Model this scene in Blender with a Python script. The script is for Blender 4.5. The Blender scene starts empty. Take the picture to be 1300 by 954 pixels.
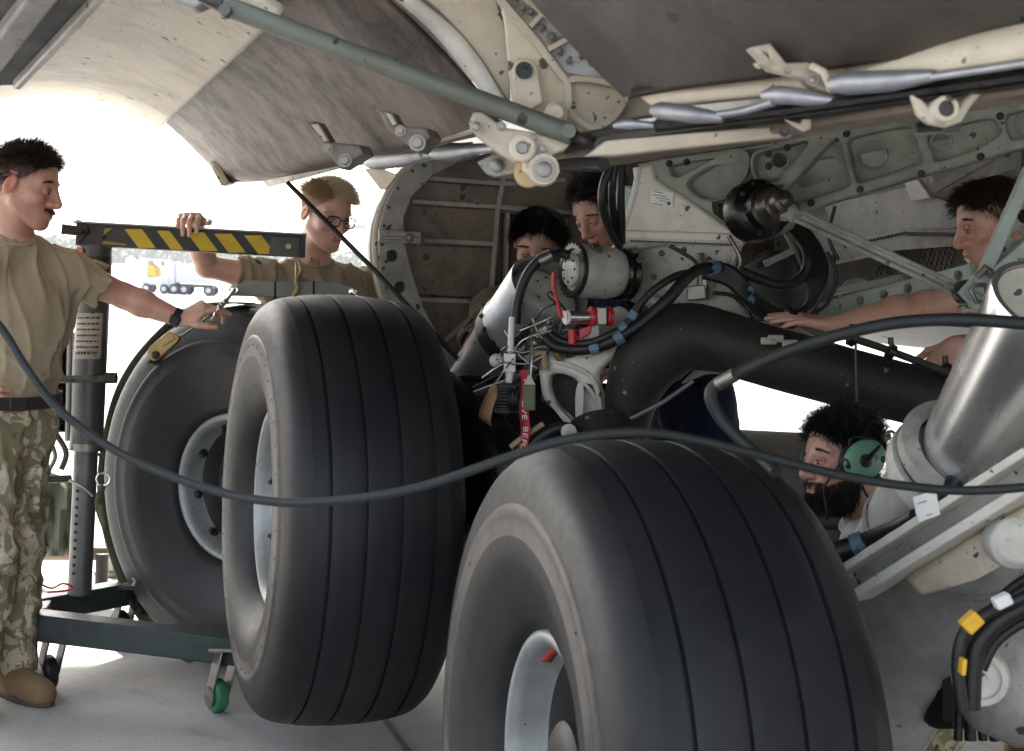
import bpy, bmesh, math, random
import numpy as np
from mathutils import Vector, Matrix
random.seed(7); rng = np.random.default_rng(11)
scene = bpy.context.scene
COL = scene.collection

# ------------------------------------------------------------------ camera
F = 1900.0; CX0, CY0 = 650.0, 433.0           # focal length in photo pixels, optical centre
PITCH = math.radians(2.38); ROLL = math.radians(2.8)
CAM = Vector((0, 0, 1.45))
FWD = Vector((0, math.cos(PITCH), -math.sin(PITCH)))
_r0 = Vector((1, 0, 0)); _u0 = Vector((0, math.sin(PITCH), math.cos(PITCH)))
RGT = math.cos(ROLL)*_r0 + math.sin(ROLL)*_u0
UPV = -math.sin(ROLL)*_r0 + math.cos(ROLL)*_u0
cd = bpy.data.cameras.new('camera'); cam = bpy.data.objects.new('camera', cd); COL.objects.link(cam)
cd.sensor_width = 36; cd.lens = 36*F/1300; cd.clip_start = .05; cd.clip_end = 5000
cd.shift_y = -(477-CY0)/1300
cam.matrix_world = Matrix(((RGT.x, UPV.x, -FWD.x, CAM.x), (RGT.y, UPV.y, -FWD.y, CAM.y), (RGT.z, UPV.z, -FWD.z, CAM.z), (0, 0, 0, 1)))
cd.dof.use_dof = True; cd.dof.focus_distance = 4.55; cd.dof.aperture_fstop = 7.5
scene.camera = cam

# ------------------------------------------------------------------ sun, sky, exposure
SUN = Vector((-.42, .66, .62)).normalized()
w = bpy.data.worlds.new('World'); scene.world = w; w.use_nodes = True
wn = w.node_tree.nodes; wl = w.node_tree.links
sky = wn.new('ShaderNodeTexSky'); sky.sky_type = 'NISHITA'; sky.sun_disc = False
sky.sun_elevation = math.asin(SUN.z); sky.sun_rotation = math.atan2(SUN.x, SUN.y)
sky.air_density = 1.0; sky.dust_density = 3.0; sky.ozone_density = 1.0; sky.altitude = 0
hsv = wn.new('ShaderNodeHueSaturation'); hsv.inputs['Saturation'].default_value = .5; wl.new(sky.outputs[0], hsv.inputs['Color'])
bg = wn['Background']; wl.new(hsv.outputs[0], bg.inputs[0]); bg.inputs[1].default_value = .15
sl = bpy.data.lights.new('sun', 'SUN'); so = bpy.data.objects.new('sun', sl); COL.objects.link(so)
sl.energy = 4.5; sl.angle = math.radians(.6); sl.color = (1, .965, .91)
so.rotation_euler = SUN.to_track_quat('Z', 'Y').to_euler(); so.location = SUN*60
vs = scene.view_settings; vs.view_transform = 'Standard'; vs.look = 'None'; vs.exposure = 2.05; vs.gamma = 1
scene.cycles.max_bounces = 8; scene.cycles.diffuse_bounces = 5; scene.cycles.glossy_bounces = 3
scene.cycles.use_adaptive_sampling = True
scene.cycles.use_denoising = True
scene.cycles.sample_clamp_indirect = 8

# ------------------------------------------------------------------ places in the world
def W(px, py, d):                              # the point seen at photo pixel (px, py), d metres ahead
    return CAM + d*(FWD + (px-CX0)/F*RGT - (py-CY0)/F*UPV)
def ray(px, py): return (FWD + (px-CX0)/F*RGT - (py-CY0)/F*UPV)
def RP(px, py, p0, n):                         # where that line of sight meets a plane
    r = ray(px, py); return CAM + r*((p0-CAM).dot(n)/r.dot(n))
AZ = math.radians(17.4)
AX = Vector((-math.sin(AZ), math.cos(AZ), 0))  # along the aircraft, nose end away
CXV = Vector((math.cos(AZ), math.sin(AZ), 0))  # towards its centre line
UZ = Vector((0, 0, 1))

# ------------------------------------------------------------------ materials
MATS = {}
def nodes_of(name):
    m = bpy.data.materials.new(name); m.use_nodes = True
    nt = m.node_tree; return m, nt, nt.nodes['Principled BSDF']
def nd(nt, t, **kw):
    n = nt.nodes.new(t)
    for k, v in kw.items():
        if k.startswith('i_'): n.inputs[int(k[2:])].default_value = v
        else: setattr(n, k, v)
    return n
def ramp(nt, fac, stops, interp='LINEAR'):
    r = nt.nodes.new('ShaderNodeValToRGB'); r.color_ramp.interpolation = interp
    e = r.color_ramp.elements
    while len(e) < len(stops): e.new(.5)
    for i, (p, c) in enumerate(stops):
        e[i].position = p; e[i].color = (*c, 1) if len(c) == 3 else c
    nt.links.new(fac, r.inputs[0]); return r.outputs[0]
def mixc(nt, fac, a, b, mode='MIX'):
    m = nt.nodes.new('ShaderNodeMix'); m.data_type = 'RGBA'; m.blend_type = mode; L = nt.links
    for sock, v in ((m.inputs[0], fac), (m.inputs[6], a), (m.inputs[7], b)):
        if isinstance(v, (int, float)): sock.default_value = v
        elif isinstance(v, (tuple, list)): sock.default_value = (*v, 1) if len(v) == 3 else v
        else: L.new(v, sock)
    return m.outputs[2]
def coords(nt, scale=(1, 1, 1), rot=(0, 0, 0)):
    tc = nt.nodes.new('ShaderNodeTexCoord'); mp = nt.nodes.new('ShaderNodeMapping')
    mp.inputs['Scale'].default_value = scale; mp.inputs['Rotation'].default_value = rot
    nt.links.new(tc.outputs['Object'], mp.inputs[0]); return mp.outputs[0]
def noise(nt, vec, scale, detail=4, rough=.55, dist=0):
    n = nd(nt, 'ShaderNodeTexNoise'); n.inputs['Scale'].default_value = scale; n.inputs['Detail'].default_value = detail
    n.inputs['Roughness'].default_value = rough; n.inputs['Distortion'].default_value = dist
    nt.links.new(vec, n.inputs[0]); return n.outputs[0]
def bump(nt, bs, h, strength, dist=.005):
    b = nd(nt, 'ShaderNodeBump'); b.inputs['Strength'].default_value = strength; b.inputs['Distance'].default_value = dist
    nt.links.new(h, b.inputs['Height']); nt.links.new(b.outputs[0], bs.inputs['Normal'])
def mth(nt, op, a, b=None):
    m = nd(nt, 'ShaderNodeMath', operation=op)
    for s, v in ((m.inputs[0], a), (m.inputs[1], b)):
        if v is None: continue
        if isinstance(v, (int, float)): s.default_value = v
        else: nt.links.new(v, s)
    return m.outputs[0]
def paint(name, base, dirt=(.10, .08, .06), amount=.5, rough=.5, metal=0, spots=.55, spot_scale=26, spot_col=(.03, .024, .02),
          grain=(1, 1, 1), streak=0, bumpy=.15, spec=.4):
    """old aircraft paint or metal: tone drift, grime, oil spatter, scratches"""
    m, nt, bs = nodes_of(name); L = nt.links
    v = coords(nt); vg = coords(nt, grain)
    n1 = noise(nt, vg, 3.2, 6, .62, .4); n2 = noise(nt, v, 14, 5, .65); n3 = noise(nt, v, 90, 3, .6)
    d = mth(nt, 'ADD', mth(nt, 'MULTIPLY', n1, .65), mth(nt, 'MULTIPLY', n2, .35))
    f = ramp(nt, d, [(.44, (0, 0, 0)), (.60, (1, 1, 1))])
    c = mixc(nt, mth(nt, 'MULTIPLY', f, amount), base, dirt)
    c = mixc(nt, mth(nt, 'MULTIPLY', n3, .22), c, (base[0]*.6, base[1]*.6, base[2]*.6))
    if streak:
        s = noise(nt, coords(nt, (grain[0]*150, grain[1]*24, 9.0), (.9, .5, .3)), 1.0, 4, .65)
        c = mixc(nt, mth(nt, 'MULTIPLY', ramp(nt, s, [(.52, (0, 0, 0)), (.8, (1, 1, 1))]), streak), c, (base[0]*1.3, base[1]*1.3, base[2]*1.3))
    if spots:
        vo = nd(nt, 'ShaderNodeTexVoronoi'); vo.inputs['Scale'].default_value = spot_scale
        wv = mixc(nt, .012, v, noise(nt, v, 60, 2), 'LINEAR_LIGHT'); L.new(wv, vo.inputs[0])
        sep = nd(nt, 'ShaderNodeSeparateColor'); L.new(vo.outputs['Color'], sep.inputs[0])
        size = mth(nt, 'MULTIPLY', mth(nt, 'POWER', sep.outputs[0], 3.0), .34)
        near = mth(nt, 'LESS_THAN', vo.outputs['Distance'], size)
        keep = mth(nt, 'LESS_THAN', sep.outputs[1], spots)
        c = mixc(nt, mth(nt, 'MULTIPLY', mth(nt, 'MULTIPLY', near, keep), .9), c, spot_col)
        vo2 = nd(nt, 'ShaderNodeTexVoronoi'); vo2.inputs['Scale'].default_value = spot_scale*2.9; L.new(wv, vo2.inputs[0])
        sp2 = nd(nt, 'ShaderNodeSeparateColor'); L.new(vo2.outputs['Color'], sp2.inputs[0])
        nr2 = mth(nt, 'LESS_THAN', vo2.outputs['Distance'], mth(nt, 'MULTIPLY', mth(nt, 'POWER', sp2.outputs[0], 2.5), .30))
        kp2 = mth(nt, 'LESS_THAN', mth(nt, 'ADD', sp2.outputs[1], mth(nt, 'MULTIPLY', n1, .6)), spots+.22)
        c = mixc(nt, mth(nt, 'MULTIPLY', mth(nt, 'MULTIPLY', nr2, kp2), .8), c, spot_col)
    L.new(c, bs.inputs['Base Color'])
    r = mth(nt, 'ADD', mth(nt, 'MULTIPLY', n2, .35), rough-.15); L.new(r, bs.inputs['Roughness'])
    bs.inputs['Metallic'].default_value = metal; bs.inputs['Specular IOR Level'].default_value = spec
    if bumpy: bump(nt, bs, mth(nt, 'ADD', n2, mth(nt, 'MULTIPLY', n3, .4)), bumpy, .004)
    MATS[name] = m; return m
def plain(name, col, rough=.5, metal=0, var=.25, scale=30, bumpy=.1, spec=.5):
    m, nt, bs = nodes_of(name); v = coords(nt)
    n = noise(nt, v, scale, 5, .6); n2 = noise(nt, v, scale*.15, 4)
    c = mixc(nt, mth(nt, 'MULTIPLY', n, 1.0), tuple(x*(1-var) for x in col), tuple(x*(1+var) for x in col))
    c = mixc(nt, mth(nt, 'MULTIPLY', n2, var), c, tuple(x*.7 for x in col))
    nt.links.new(c, bs.inputs['Base Color']); nt.links.new(mth(nt, 'ADD', mth(nt, 'MULTIPLY', n, .25), rough-.12), bs.inputs['Roughness'])
    bs.inputs['Metallic'].default_value = metal; bs.inputs['Specular IOR Level'].default_value = spec
    if bumpy: bump(nt, bs, n, bumpy, .002)
    MATS[name] = m; return m
cream = paint('cream_paint', (.62, .545, .43), (.2, .15, .1), .5, .5, spots=.5, spot_scale=30)
cream_clean = paint('cream_paint_clean', (.64, .56, .44), (.3, .23, .15), .35, .5, spots=.5, spot_scale=24, streak=.15)
off_white = paint('off_white_paint', (.66, .64, .57), (.2, .17, .12), .45, .42, spots=.35, spot_scale=34)
grey_green = paint('grey_green_paint', (.31, .33, .275), (.1, .085, .06), .6, .45, spots=.6, spot_scale=34)
grey_paint = paint('grey_paint', (.42, .41, .38), (.12, .1, .08), .6, .45, spots=.5, spot_scale=30)
casting = paint('casting_paint', (.50, .49, .44), (.09, .075, .055), .6, .4, spots=.55, spot_scale=40)
mint = paint('mint_paint', (.40, .47, .43), (.12, .11, .09), .4, .42, spots=.3, spot_scale=40)
liner = paint('liner_panel', (.135, .096, .070), (.026, .020, .016), .95, .5, spots=.45, spot_scale=16, streak=.4, bumpy=.25)
liner_dark = paint('liner_dark', (.080, .066, .056), (.04, .034, .03), .7, .5, spots=.15, spot_scale=14, streak=.2, bumpy=.25)
bulk = paint('bulkhead_metal', (.225, .18, .135), (.075, .06, .045), .9, .42, spots=.75, spot_scale=24, bumpy=.2)
bulk_pale = paint('bulkhead_flange', (.40, .39, .36), (.12, .1, .085), .6, .42, spots=.55, spot_scale=26)
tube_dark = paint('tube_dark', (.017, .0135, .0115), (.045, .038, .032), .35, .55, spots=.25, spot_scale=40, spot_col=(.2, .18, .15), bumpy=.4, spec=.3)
rod_green = paint('rod_green', (.145, .16, .13), (.08, .075, .05), .5, .45, spots=.25, spot_scale=30)
dolly_paint = paint('dolly_paint', (.035, .05, .047), (.012, .012, .012), .5, .42, spots=.0, bumpy=.2)
mast_paint = paint('mast_paint', (.075, .08, .08), (.2, .19, .17), .35, .4, spots=.2, metal=.35)
silver = paint('silver_wrap', (.40, .41, .43), (.12, .115, .11), .6, .42, metal=.7, spots=.1, bumpy=.3)
chrome = plain('chrome', (.78, .78, .77), .16, 1, .06, 8, .02)
steel = plain('steel', (.26, .245, .22), .42, .9, .25, 40)
dark_steel = plain('dark_steel', (.05, .046, .042), .42, .6, .35, 40)
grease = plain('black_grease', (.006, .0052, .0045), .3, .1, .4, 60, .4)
black_rubber = plain('black_rubber', (.007, .0072, .0078), .5, 0, .25, 60, .1)
black_plastic = plain('black_plastic', (.008, .008, .009), .4, 0, .2, 60, .05)
blue_tie = plain('blue_tie', (.09, .16, .23), .5)
white_plastic = plain('white_plastic', (.75, .74, .70), .45, 0, .1)
red_paint = plain('red_paint', (.40, .018, .025), .4, 0, .2)
orange_paint = plain('orange_paint', (.45, .05, .03), .5, 0, .3)
yellow_paint = paint('yellow_paint', (.72, .52, .03), (.2, .15, .03), .35, .5, spots=.15, spot_scale=60)
black_stripe = paint('black_stripe', (.035, .037, .04), (.1, .1, .1), .35, .5, spots=0)
yellow_tag = plain('yellow_tag', (.75, .42, .02), .5, 0, .15)
brass_cad = paint('brass_cad', (.34, .23, .09), (.12, .08, .03), .6, .45, metal=.4, spots=.2, spot_scale=60)
brown_paper = plain('brown_paper', (.30, .17, .08), .75, 0, .35, 40, .5)
olive_web = plain('olive_web', (.085, .088, .048), .85, 0, .35, 120, .5)
canvas = plain('olive_canvas', (.11, .12, .085), .9, 0, .3, 50, .5)
green_cup = plain('green_cup', (.16, .33, .22), .4, 0, .12, 20, .05)
tag_green = plain('tag_green', (.10, .12, .06), .6, 0, .4)
glass_dark = plain('dark_glass', (.02, .02, .025), .1, 0, .1, 5, 0)

def rubber_mat(name, base, dust, amt):
    m, nt, bs = nodes_of(name); v = coords(nt)
    n1 = noise(nt, v, 4, 6, .65, .5); n2 = noise(nt, v, 45, 4, .6); n3 = noise(nt, coords(nt, (3, 3, 3)), 140, 2)
    f = mth(nt, 'MULTIPLY', ramp(nt, n1, [(.38, (0, 0, 0)), (.72, (1, 1, 1))]), amt)
    c = mixc(nt, f, base, dust)
    c = mixc(nt, mth(nt, 'MULTIPLY', ramp(nt, n2, [(.55, (0, 0, 0)), (.8, (1, 1, 1))]), amt*.6), c, dust)
    nt.links.new(c, bs.inputs['Base Color'])
    nt.links.new(mth(nt, 'ADD', mth(nt, 'MULTIPLY', n2, .25), .38), bs.inputs['Roughness'])
    bs.inputs['Specular IOR Level'].default_value = .36
    bump(nt, bs, mth(nt, 'ADD', n2, mth(nt, 'MULTIPLY', n3, .5)), .3, .0015)
    MATS[name] = m; return m
tread_m = rubber_mat('tyre_rubber', (.0095, .0105, .0125), (.027, .0265, .0265), .5)
wall_m = rubber_mat('tyre_wall_rubber', (.007, .0076, .009), (.028, .0255, .0235), .5)
side_m = rubber_mat('tyre_dusty_rubber', (.03, .028, .027), (.14, .12, .10), .9)

def cloth_mat(name, col, scale=260, var=.18, rough=.9):
    m, nt, bs = nodes_of(name); v = coords(nt)
    n = noise(nt, v, 9, 5, .6); n2 = noise(nt, v, scale, 2, .5)
    c = mixc(nt, n, tuple(x*(1-var) for x in col), tuple(x*(1+var) for x in col))
    c = mixc(nt, mth(nt, 'MULTIPLY', n2, .35), c, tuple(x*.7 for x in col))
    nt.links.new(c, bs.inputs['Base Color']); bs.inputs['Roughness'].default_value = rough
    bs.inputs['Specular IOR Level'].default_value = .15
    bs.inputs['Sheen Weight'].default_value = .12
    bump(nt, bs, mth(nt, 'ADD', n2, mth(nt, 'MULTIPLY', n, 2.0)), .3, .003)
    MATS[name] = m; return m
tan_cloth = cloth_mat('tan_cloth', (.36, .285, .195))
olive_cloth = cloth_mat('olive_cloth', (.13, .115, .07))
navy_cloth = cloth_mat('navy_cloth', (.015, .02, .045))
white_cloth = cloth_mat('white_cloth', (.6, .6, .58))
belt_cloth = cloth_mat('belt_cloth', (.03, .028, .022))
boot_suede = cloth_mat('boot_suede', (.22, .14, .07))
boot_sole = plain('boot_sole', (.10, .07, .04), .8)
def camo_mat():
    m, nt, bs = nodes_of('camouflage_cloth')
    v = coords(nt, (1, 1, .62)); v2 = coords(nt, (1, 1, .8), (.5, .3, .9))
    tan, pale = (.50, .41, .285), (.58, .50, .37)
    green, brown, dark = (.235, .235, .13), (.27, .18, .11), (.10, .075, .05)
    c = mixc(nt, ramp(nt, noise(nt, v, 15, 3, .5, 1.2), [(.45, (0, 0, 0)), (.5, (1, 1, 1))]), tan, pale)
    c = mixc(nt, ramp(nt, noise(nt, v2, 12, 4, .55, 1.6), [(.50, (0, 0, 0)), (.515, (1, 1, 1))]), c, green)
    c = mixc(nt, ramp(nt, noise(nt, v, 17, 4, .55, 1.8), [(.58, (0, 0, 0)), (.59, (1, 1, 1))]), c, brown)
    c = mixc(nt, ramp(nt, noise(nt, v2, 24, 4, .6, 2.2), [(.655, (0, 0, 0)), (.665, (1, 1, 1))]), c, dark)
    n2 = noise(nt, coords(nt), 220, 2)
    c = mixc(nt, mth(nt, 'MULTIPLY', n2, .35), c, (.12, .1, .07))
    nt.links.new(c, bs.inputs['Base Color']); bs.inputs['Roughness'].default_value = .9; bs.inputs['Specular IOR Level'].default_value = .15
    bump(nt, bs, n2, .3, .002); return m
camo = camo_mat()
def skin_mat(name, col):
    m, nt, bs = nodes_of(name); L = nt.links; v = coords(nt)
    at = nd(nt, 'ShaderNodeAttribute', attribute_name='tint')
    n = noise(nt, v, 22, 5, .6); n2 = noise(nt, v, 260, 2, .6)
    c = mixc(nt, n, tuple(x*.80 for x in col), (min(1, col[0]*1.16), col[1]*1.10, col[2]*1.08))
    n4 = noise(nt, v, 60, 6, .72); c = mixc(nt, mth(nt, 'MULTIPLY', ramp(nt, n4, [(.45, (0, 0, 0)), (.7, (1, 1, 1))]), .5), c, (col[0]*.85, col[1]*.55, col[2]*.5))
    c = mixc(nt, 1.0, c, at.outputs['Color'], 'MULTIPLY')
    L.new(c, bs.inputs['Base Color']); bs.inputs['Roughness'].default_value = .40
    bs.inputs['Subsurface Weight'].default_value = .12; bs.inputs['Subsurface Radius'].default_value = (.012, .005, .003)
    bs.inputs['Subsurface Scale'].default_value = .6
    bump(nt, bs, mth(nt, 'ADD', n2, n4), .25, .0015); return m
skin_a = skin_mat('skin_tanned', (.56, .325, .24)); skin_b = skin_mat('skin_fair', (.66, .42, .33))
skin_c = skin_mat('skin_olive', (.46, .275, .20)); skin_e = skin_mat('skin_light', (.56, .33, .25))
hair_dark = plain('hair_dark', (.020, .013, .010), .38, 0, .4, 200, 0)
hair_black = plain('hair_black', (.007, .0065, .007), .34, 0, .4, 200, 0)
hair_brown = plain('hair_brown', (.035, .021, .013), .4, 0, .4, 200, 0)
hair_blond = plain('hair_blond', (.62, .47, .30), .42, 0, .4, 200, 0)
eye_white = plain('eye_white', (.6, .57, .54), .2, 0, .05, 20, 0)

# ------------------------------------------------------------------ object helpers
def link(name, me, mat=None, parent=None, kind=None, smooth=35, bevel=0, segs=2):
    o = bpy.data.objects.new(name, me); COL.objects.link(o)
    if mat and not me.materials: me.materials.append(mat)
    if parent: o.parent = parent; o.matrix_parent_inverse = Matrix.Identity(4); o.location = -tot(parent)
    if kind: o['kind'] = kind
    if smooth:
        me.polygons.foreach_set('use_smooth', [True]*len(me.polygons)); me.set_sharp_from_angle(angle=math.radians(smooth))
    if bevel:
        b = o.modifiers.new('bevel', 'BEVEL'); b.width = bevel; b.segments = segs; b.limit_method = 'ANGLE'; b.angle_limit = math.radians(40)
        b.use_clamp_overlap = True
    return o
LOC = {}
def tot(o):                                    # world place of an unrotated Empty or mesh that was built at world coordinates
    return LOC.get(o.name, Vector((0, 0, 0)))
def thing(name, label, cat, loc=(0, 0, 0), group=None):
    o = bpy.data.objects.new(name, None); COL.objects.link(o); o.empty_display_size = .1
    o.location = loc; LOC[o.name] = Vector(loc); o['label'] = label; o['category'] = cat
    if group: o['group'] = group
    return o
def tag(o, label, cat, group=None):
    o['label'] = label; o['category'] = cat
    if group: o['group'] = group
    return o
class MB:                                      # collects faces for one mesh
    def __init__(s): s.v = []; s.f = []
    def add(s, vs_, fs):
        k = len(s.v); s.v += [tuple(p) for p in vs_]; s.f += [tuple(i+k for i in f) for f in fs]; return s
    def box(s, c, u, v, n, hu, hv, hn):
        c, u, v, n = Vector(c), Vector(u)*hu, Vector(v)*hv, Vector(n)*hn
        P = [c+a*u+b*v+e*n for e in (-1, 1) for b in (-1, 1) for a in (-1, 1)]
        fl = [(0, 2, 3, 1), (4, 5, 7, 6), (0, 1, 5, 4), (2, 6, 7, 3), (0, 4, 6, 2), (1, 3, 7, 5)]
        if u.cross(v).dot(n) < 0: fl = [f[::-1] for f in fl]
        return s.add(P, fl)
    def bar(s, a, b, w_, h_, up=UZ):           # box between two points
        a, b = Vector(a), Vector(b); d = b-a; u = d.normalized(); v = u.cross(up)
        if v.length < 1e-4: v = u.cross(Vector((1, 0, 0)))
        v.normalize(); n = v.cross(u).normalized()
        return s.box((a+b)/2, u, v, n, d.length/2, w_/2, h_/2)
    def tube(s, path, r, n=12, caps=True, closed=False):
        P = [Vector(p) for p in path]; m = len(P); R = r if hasattr(r, '__len__') else [r]*m
        T = []
        for i in range(m):
            a, b = P[max(i-1, 0)], P[min(i+1, m-1)]
            if closed: a, b = P[i-1], P[(i+1) % m]
            T.append((b-a).normalized())
        ref = Vector((0, 0, 1)) if abs(T[0].z) < .9 else Vector((1, 0, 0))
        x = T[0].cross(ref).normalized(); rings = []
        vs_ = []; fs = []
        for i in range(m):
            x = (x - T[i]*x.dot(T[i]));
            x = x.normalized() if x.length > 1e-6 else T[i].orthogonal().normalized()
            y = T[i].cross(x)
            for j in range(n):
                t = 2*math.pi*j/n; vs_.append(P[i]+(math.cos(t)*x+math.sin(t)*y)*R[i])
        for i in range(m if closed else m-1):
            for j in range(n):
                a, b = i*n+j, i*n+(j+1) % n; k = ((i+1) % m)*n
                fs.append((a, b, k+(j+1) % n, k+j))
        if caps and not closed: fs += [tuple(range(n))[::-1], tuple((m-1)*n+j for j in range(n))]
        return s.add(vs_, fs)
    def lathe(s, o, ax, prof, n=48, close=False):   # prof: (along, radius)
        o, ax = Vector(o), Vector(ax).normalized(); x = ax.orthogonal().normalized(); y = ax.cross(x)
        vs_ = []; fs = []; m = len(prof)
        for (h, r) in prof:
            for j in range(n):
                t = 2*math.pi*j/n; vs_.append(o+ax*h+(math.cos(t)*x+math.sin(t)*y)*r)
        for i in range(m if close else m-1):
            k = ((i+1) % m)*n
            for j in range(n): fs.append((i*n+j, i*n+(j+1) % n, k+(j+1) % n, k+j))
        return s.add(vs_, fs)
    def disc(s, o, ax, r, h, n=24): return s.lathe(o, ax, [(0, .0001), (0, r), (h, r), (h, .0001)], n)
    def prism(s, pts, ext):                    # planar outline pushed along ext
        P = [Vector(p) for p in pts]; ext = Vector(ext); m = len(P)
        nrm = Vector((0, 0, 0))
        for i in range(m): nrm += (P[i]-P[0]).cross(P[(i+1) % m]-P[0])
        if nrm.dot(ext) > 0: P = P[::-1]
        return s.add(P+[p+ext for p in P], [tuple(range(m)), tuple(range(2*m-1, m-1, -1))]+[(i, i+m, (i+1) % m+m, (i+1) % m) for i in range(m)])
    def strip(s, A, B):                        # surface between two point rows
        m = len(A); return s.add(list(A)+list(B), [(i, i+1, m+i+1, m+i) for i in range(m-1)])
    def grid(s, rows):
        n = len(rows[0]); return s.add([p for r in rows for p in r], [(i*n+j, i*n+j+1, (i+1)*n+j+1, (i+1)*n+j) for i in range(len(rows)-1) for j in range(n-1)])
    def mesh(s, name):
        me = bpy.data.meshes.new(name); me.from_pydata(s.v, [], s.f); me.update(); return me
    def build(s, name, mat, parent=None, kind=None, bevel=0, smooth=35, fix=False, solid=0):
        me = s.mesh(name)
        if fix:
            bm = bmesh.new(); bm.from_mesh(me); bmesh.ops.recalc_face_normals(bm, faces=bm.faces); bm.to_mesh(me); bm.free()
        o = link(name, me, mat, parent, kind, smooth, bevel)
        if solid:
            sm = o.modifiers.new('solid', 'SOLIDIFY'); sm.thickness = solid; sm.offset = 0
        return o
def crv(pts, n=8, closed=False):               # smooth path through points (Catmull-Rom)
    P = [Vector(p) for p in pts]; out = []; m = len(P)
    rngi = range(m) if closed else range(m-1)
    for i in rngi:
        if closed: p0, p1, p2, p3 = P[i-1], P[i], P[(i+1) % m], P[(i+2) % m]
        else: p0, p1, p2, p3 = P[max(i-1, 0)], P[i], P[i+1], P[min(i+2, m-1)]
        for k in range(n):
            t = k/n; out.append(.5*((2*p1)+(p2-p0)*t+(2*p0-5*p1+4*p2-p3)*t*t+(3*p1-p0-3*p2+p3)*t**3))
    if not closed: out.append(P[-1])
    return out
def mirror_free(): pass
def plate(name, outline, holes, mat, parent, org, u, v, thick, bevel=.004, kind=None, rnd=True, smooth=40):
    """flat plate with openings: outlines are world points on the plane through org spanned by u, v"""
    cu = bpy.data.curves.new('tmp', 'CURVE'); cu.dimensions = '2D'; cu.fill_mode = 'BOTH'
    cu.extrude = max(thick/2-bevel, .0005); cu.bevel_depth = bevel; cu.bevel_resolution = 2; cu.offset = -bevel
    for pts in [outline]+holes:
        sp = cu.splines.new('POLY'); sp.points.add(len(pts)-1); sp.use_cyclic_u = True
        for i, p in enumerate(pts):
            q = Vector(p)-org; sp.points[i].co = (q.dot(u), q.dot(v), 0, 1)
    t = bpy.data.objects.new('tmp', cu); COL.objects.link(t)
    dg = bpy.context.evaluated_depsgraph_get()
    me = bpy.data.meshes.new_from_object(t.evaluated_get(dg))
    bpy.data.objects.remove(t); bpy.data.curves.remove(cu)
    n = u.cross(v); M = Matrix(((u.x, v.x, n.x, org.x), (u.y, v.y, n.y, org.y), (u.z, v.z, n.z, org.z), (0, 0, 0, 1)))
    me.transform(M); me.materials.clear(); me.name = name
    return link(name, me, mat, parent, kind, smooth)
def bolt(mb, p, ax, r, h, n=6):                # hex head on a washer
    mb.lathe(p, ax, [(0, .0001), (0, r*1.5), (h*.25, r*1.5), (h*.25, r), (h*.9, r), (h, r*.85), (h, .0001)], n if n > 6 else 12)
def text_mesh(name, txt, size, loc, xdir, ydir, mat, parent=None, kind=None, align='CENTER', extrude=.0004):
    cu = bpy.data.curves.new('tmp', 'FONT'); cu.body = txt; cu.size = size; cu.align_x = align; cu.align_y = 'CENTER'; cu.extrude = extrude
    t = bpy.data.objects.new('tmp', cu); COL.objects.link(t); dg = bpy.context.evaluated_depsgraph_get()
    me = bpy.data.meshes.new_from_object(t.evaluated_get(dg)); bpy.data.objects.remove(t); bpy.data.curves.remove(cu)
    x = Vector(xdir).normalized(); y = (Vector(ydir)-x*Vector(ydir).dot(x)).normalized(); z = x.cross(y); l = Vector(loc)
    me.transform(Matrix(((x.x, y.x, z.x, l.x), (x.y, y.y, z.y, l.y), (x.z, y.z, z.z, l.z), (0, 0, 0, 1))))
    me.materials.clear(); return link(name, me, mat, parent, kind, 0)
# ------------------------------------------------------------------ smooth solid bodies
def cap(a, b, ra, rb=None, k=.012, op='u'): return ('c', np.array(a, float), np.array(b, float), ra, ra if rb is None else rb, k, op)
def ell(c, r, R=None, k=.012, op='u'): return ('e', np.array(c, float), np.array(r, float), np.eye(3) if R is None else np.array(R, float), None, k, op)
def cutp(p, n, k=.002): return ('p', np.array(p, float), np.array(n, float), None, None, k, 's')   # removes the side n points to
def bbox(pr):
    t, a, b = pr[0], pr[1], pr[2]; pad = pr[5]+.012
    if t == 'c': m = max(pr[3], pr[4])+pad; return np.minimum(a, b)-m, np.maximum(a, b)+m
    if t == 'e': m = max(b)+pad; return a-m, a+m
    return np.full(3, -1e9), np.full(3, 1e9)
def dist(pr, P):
    t, a, b = pr[0], pr[1], pr[2]
    if t == 'c':
        d = b-a; q = P-a; h = np.clip((q@d)/max(d@d, 1e-12), 0, 1)
        return np.linalg.norm(q-h[:, None]*d, axis=1)-(pr[3]+(pr[4]-pr[3])*h)
    if t == 'e':
        q = (P-a)@pr[3].T; k0 = np.linalg.norm(q/b, axis=1); k1 = np.linalg.norm(q/(b*b), axis=1)
        return np.where(k1 > 1e-9, k0*(k0-1)/np.maximum(k1, 1e-9), -min(b))
    return -((P-a)@b)
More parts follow.
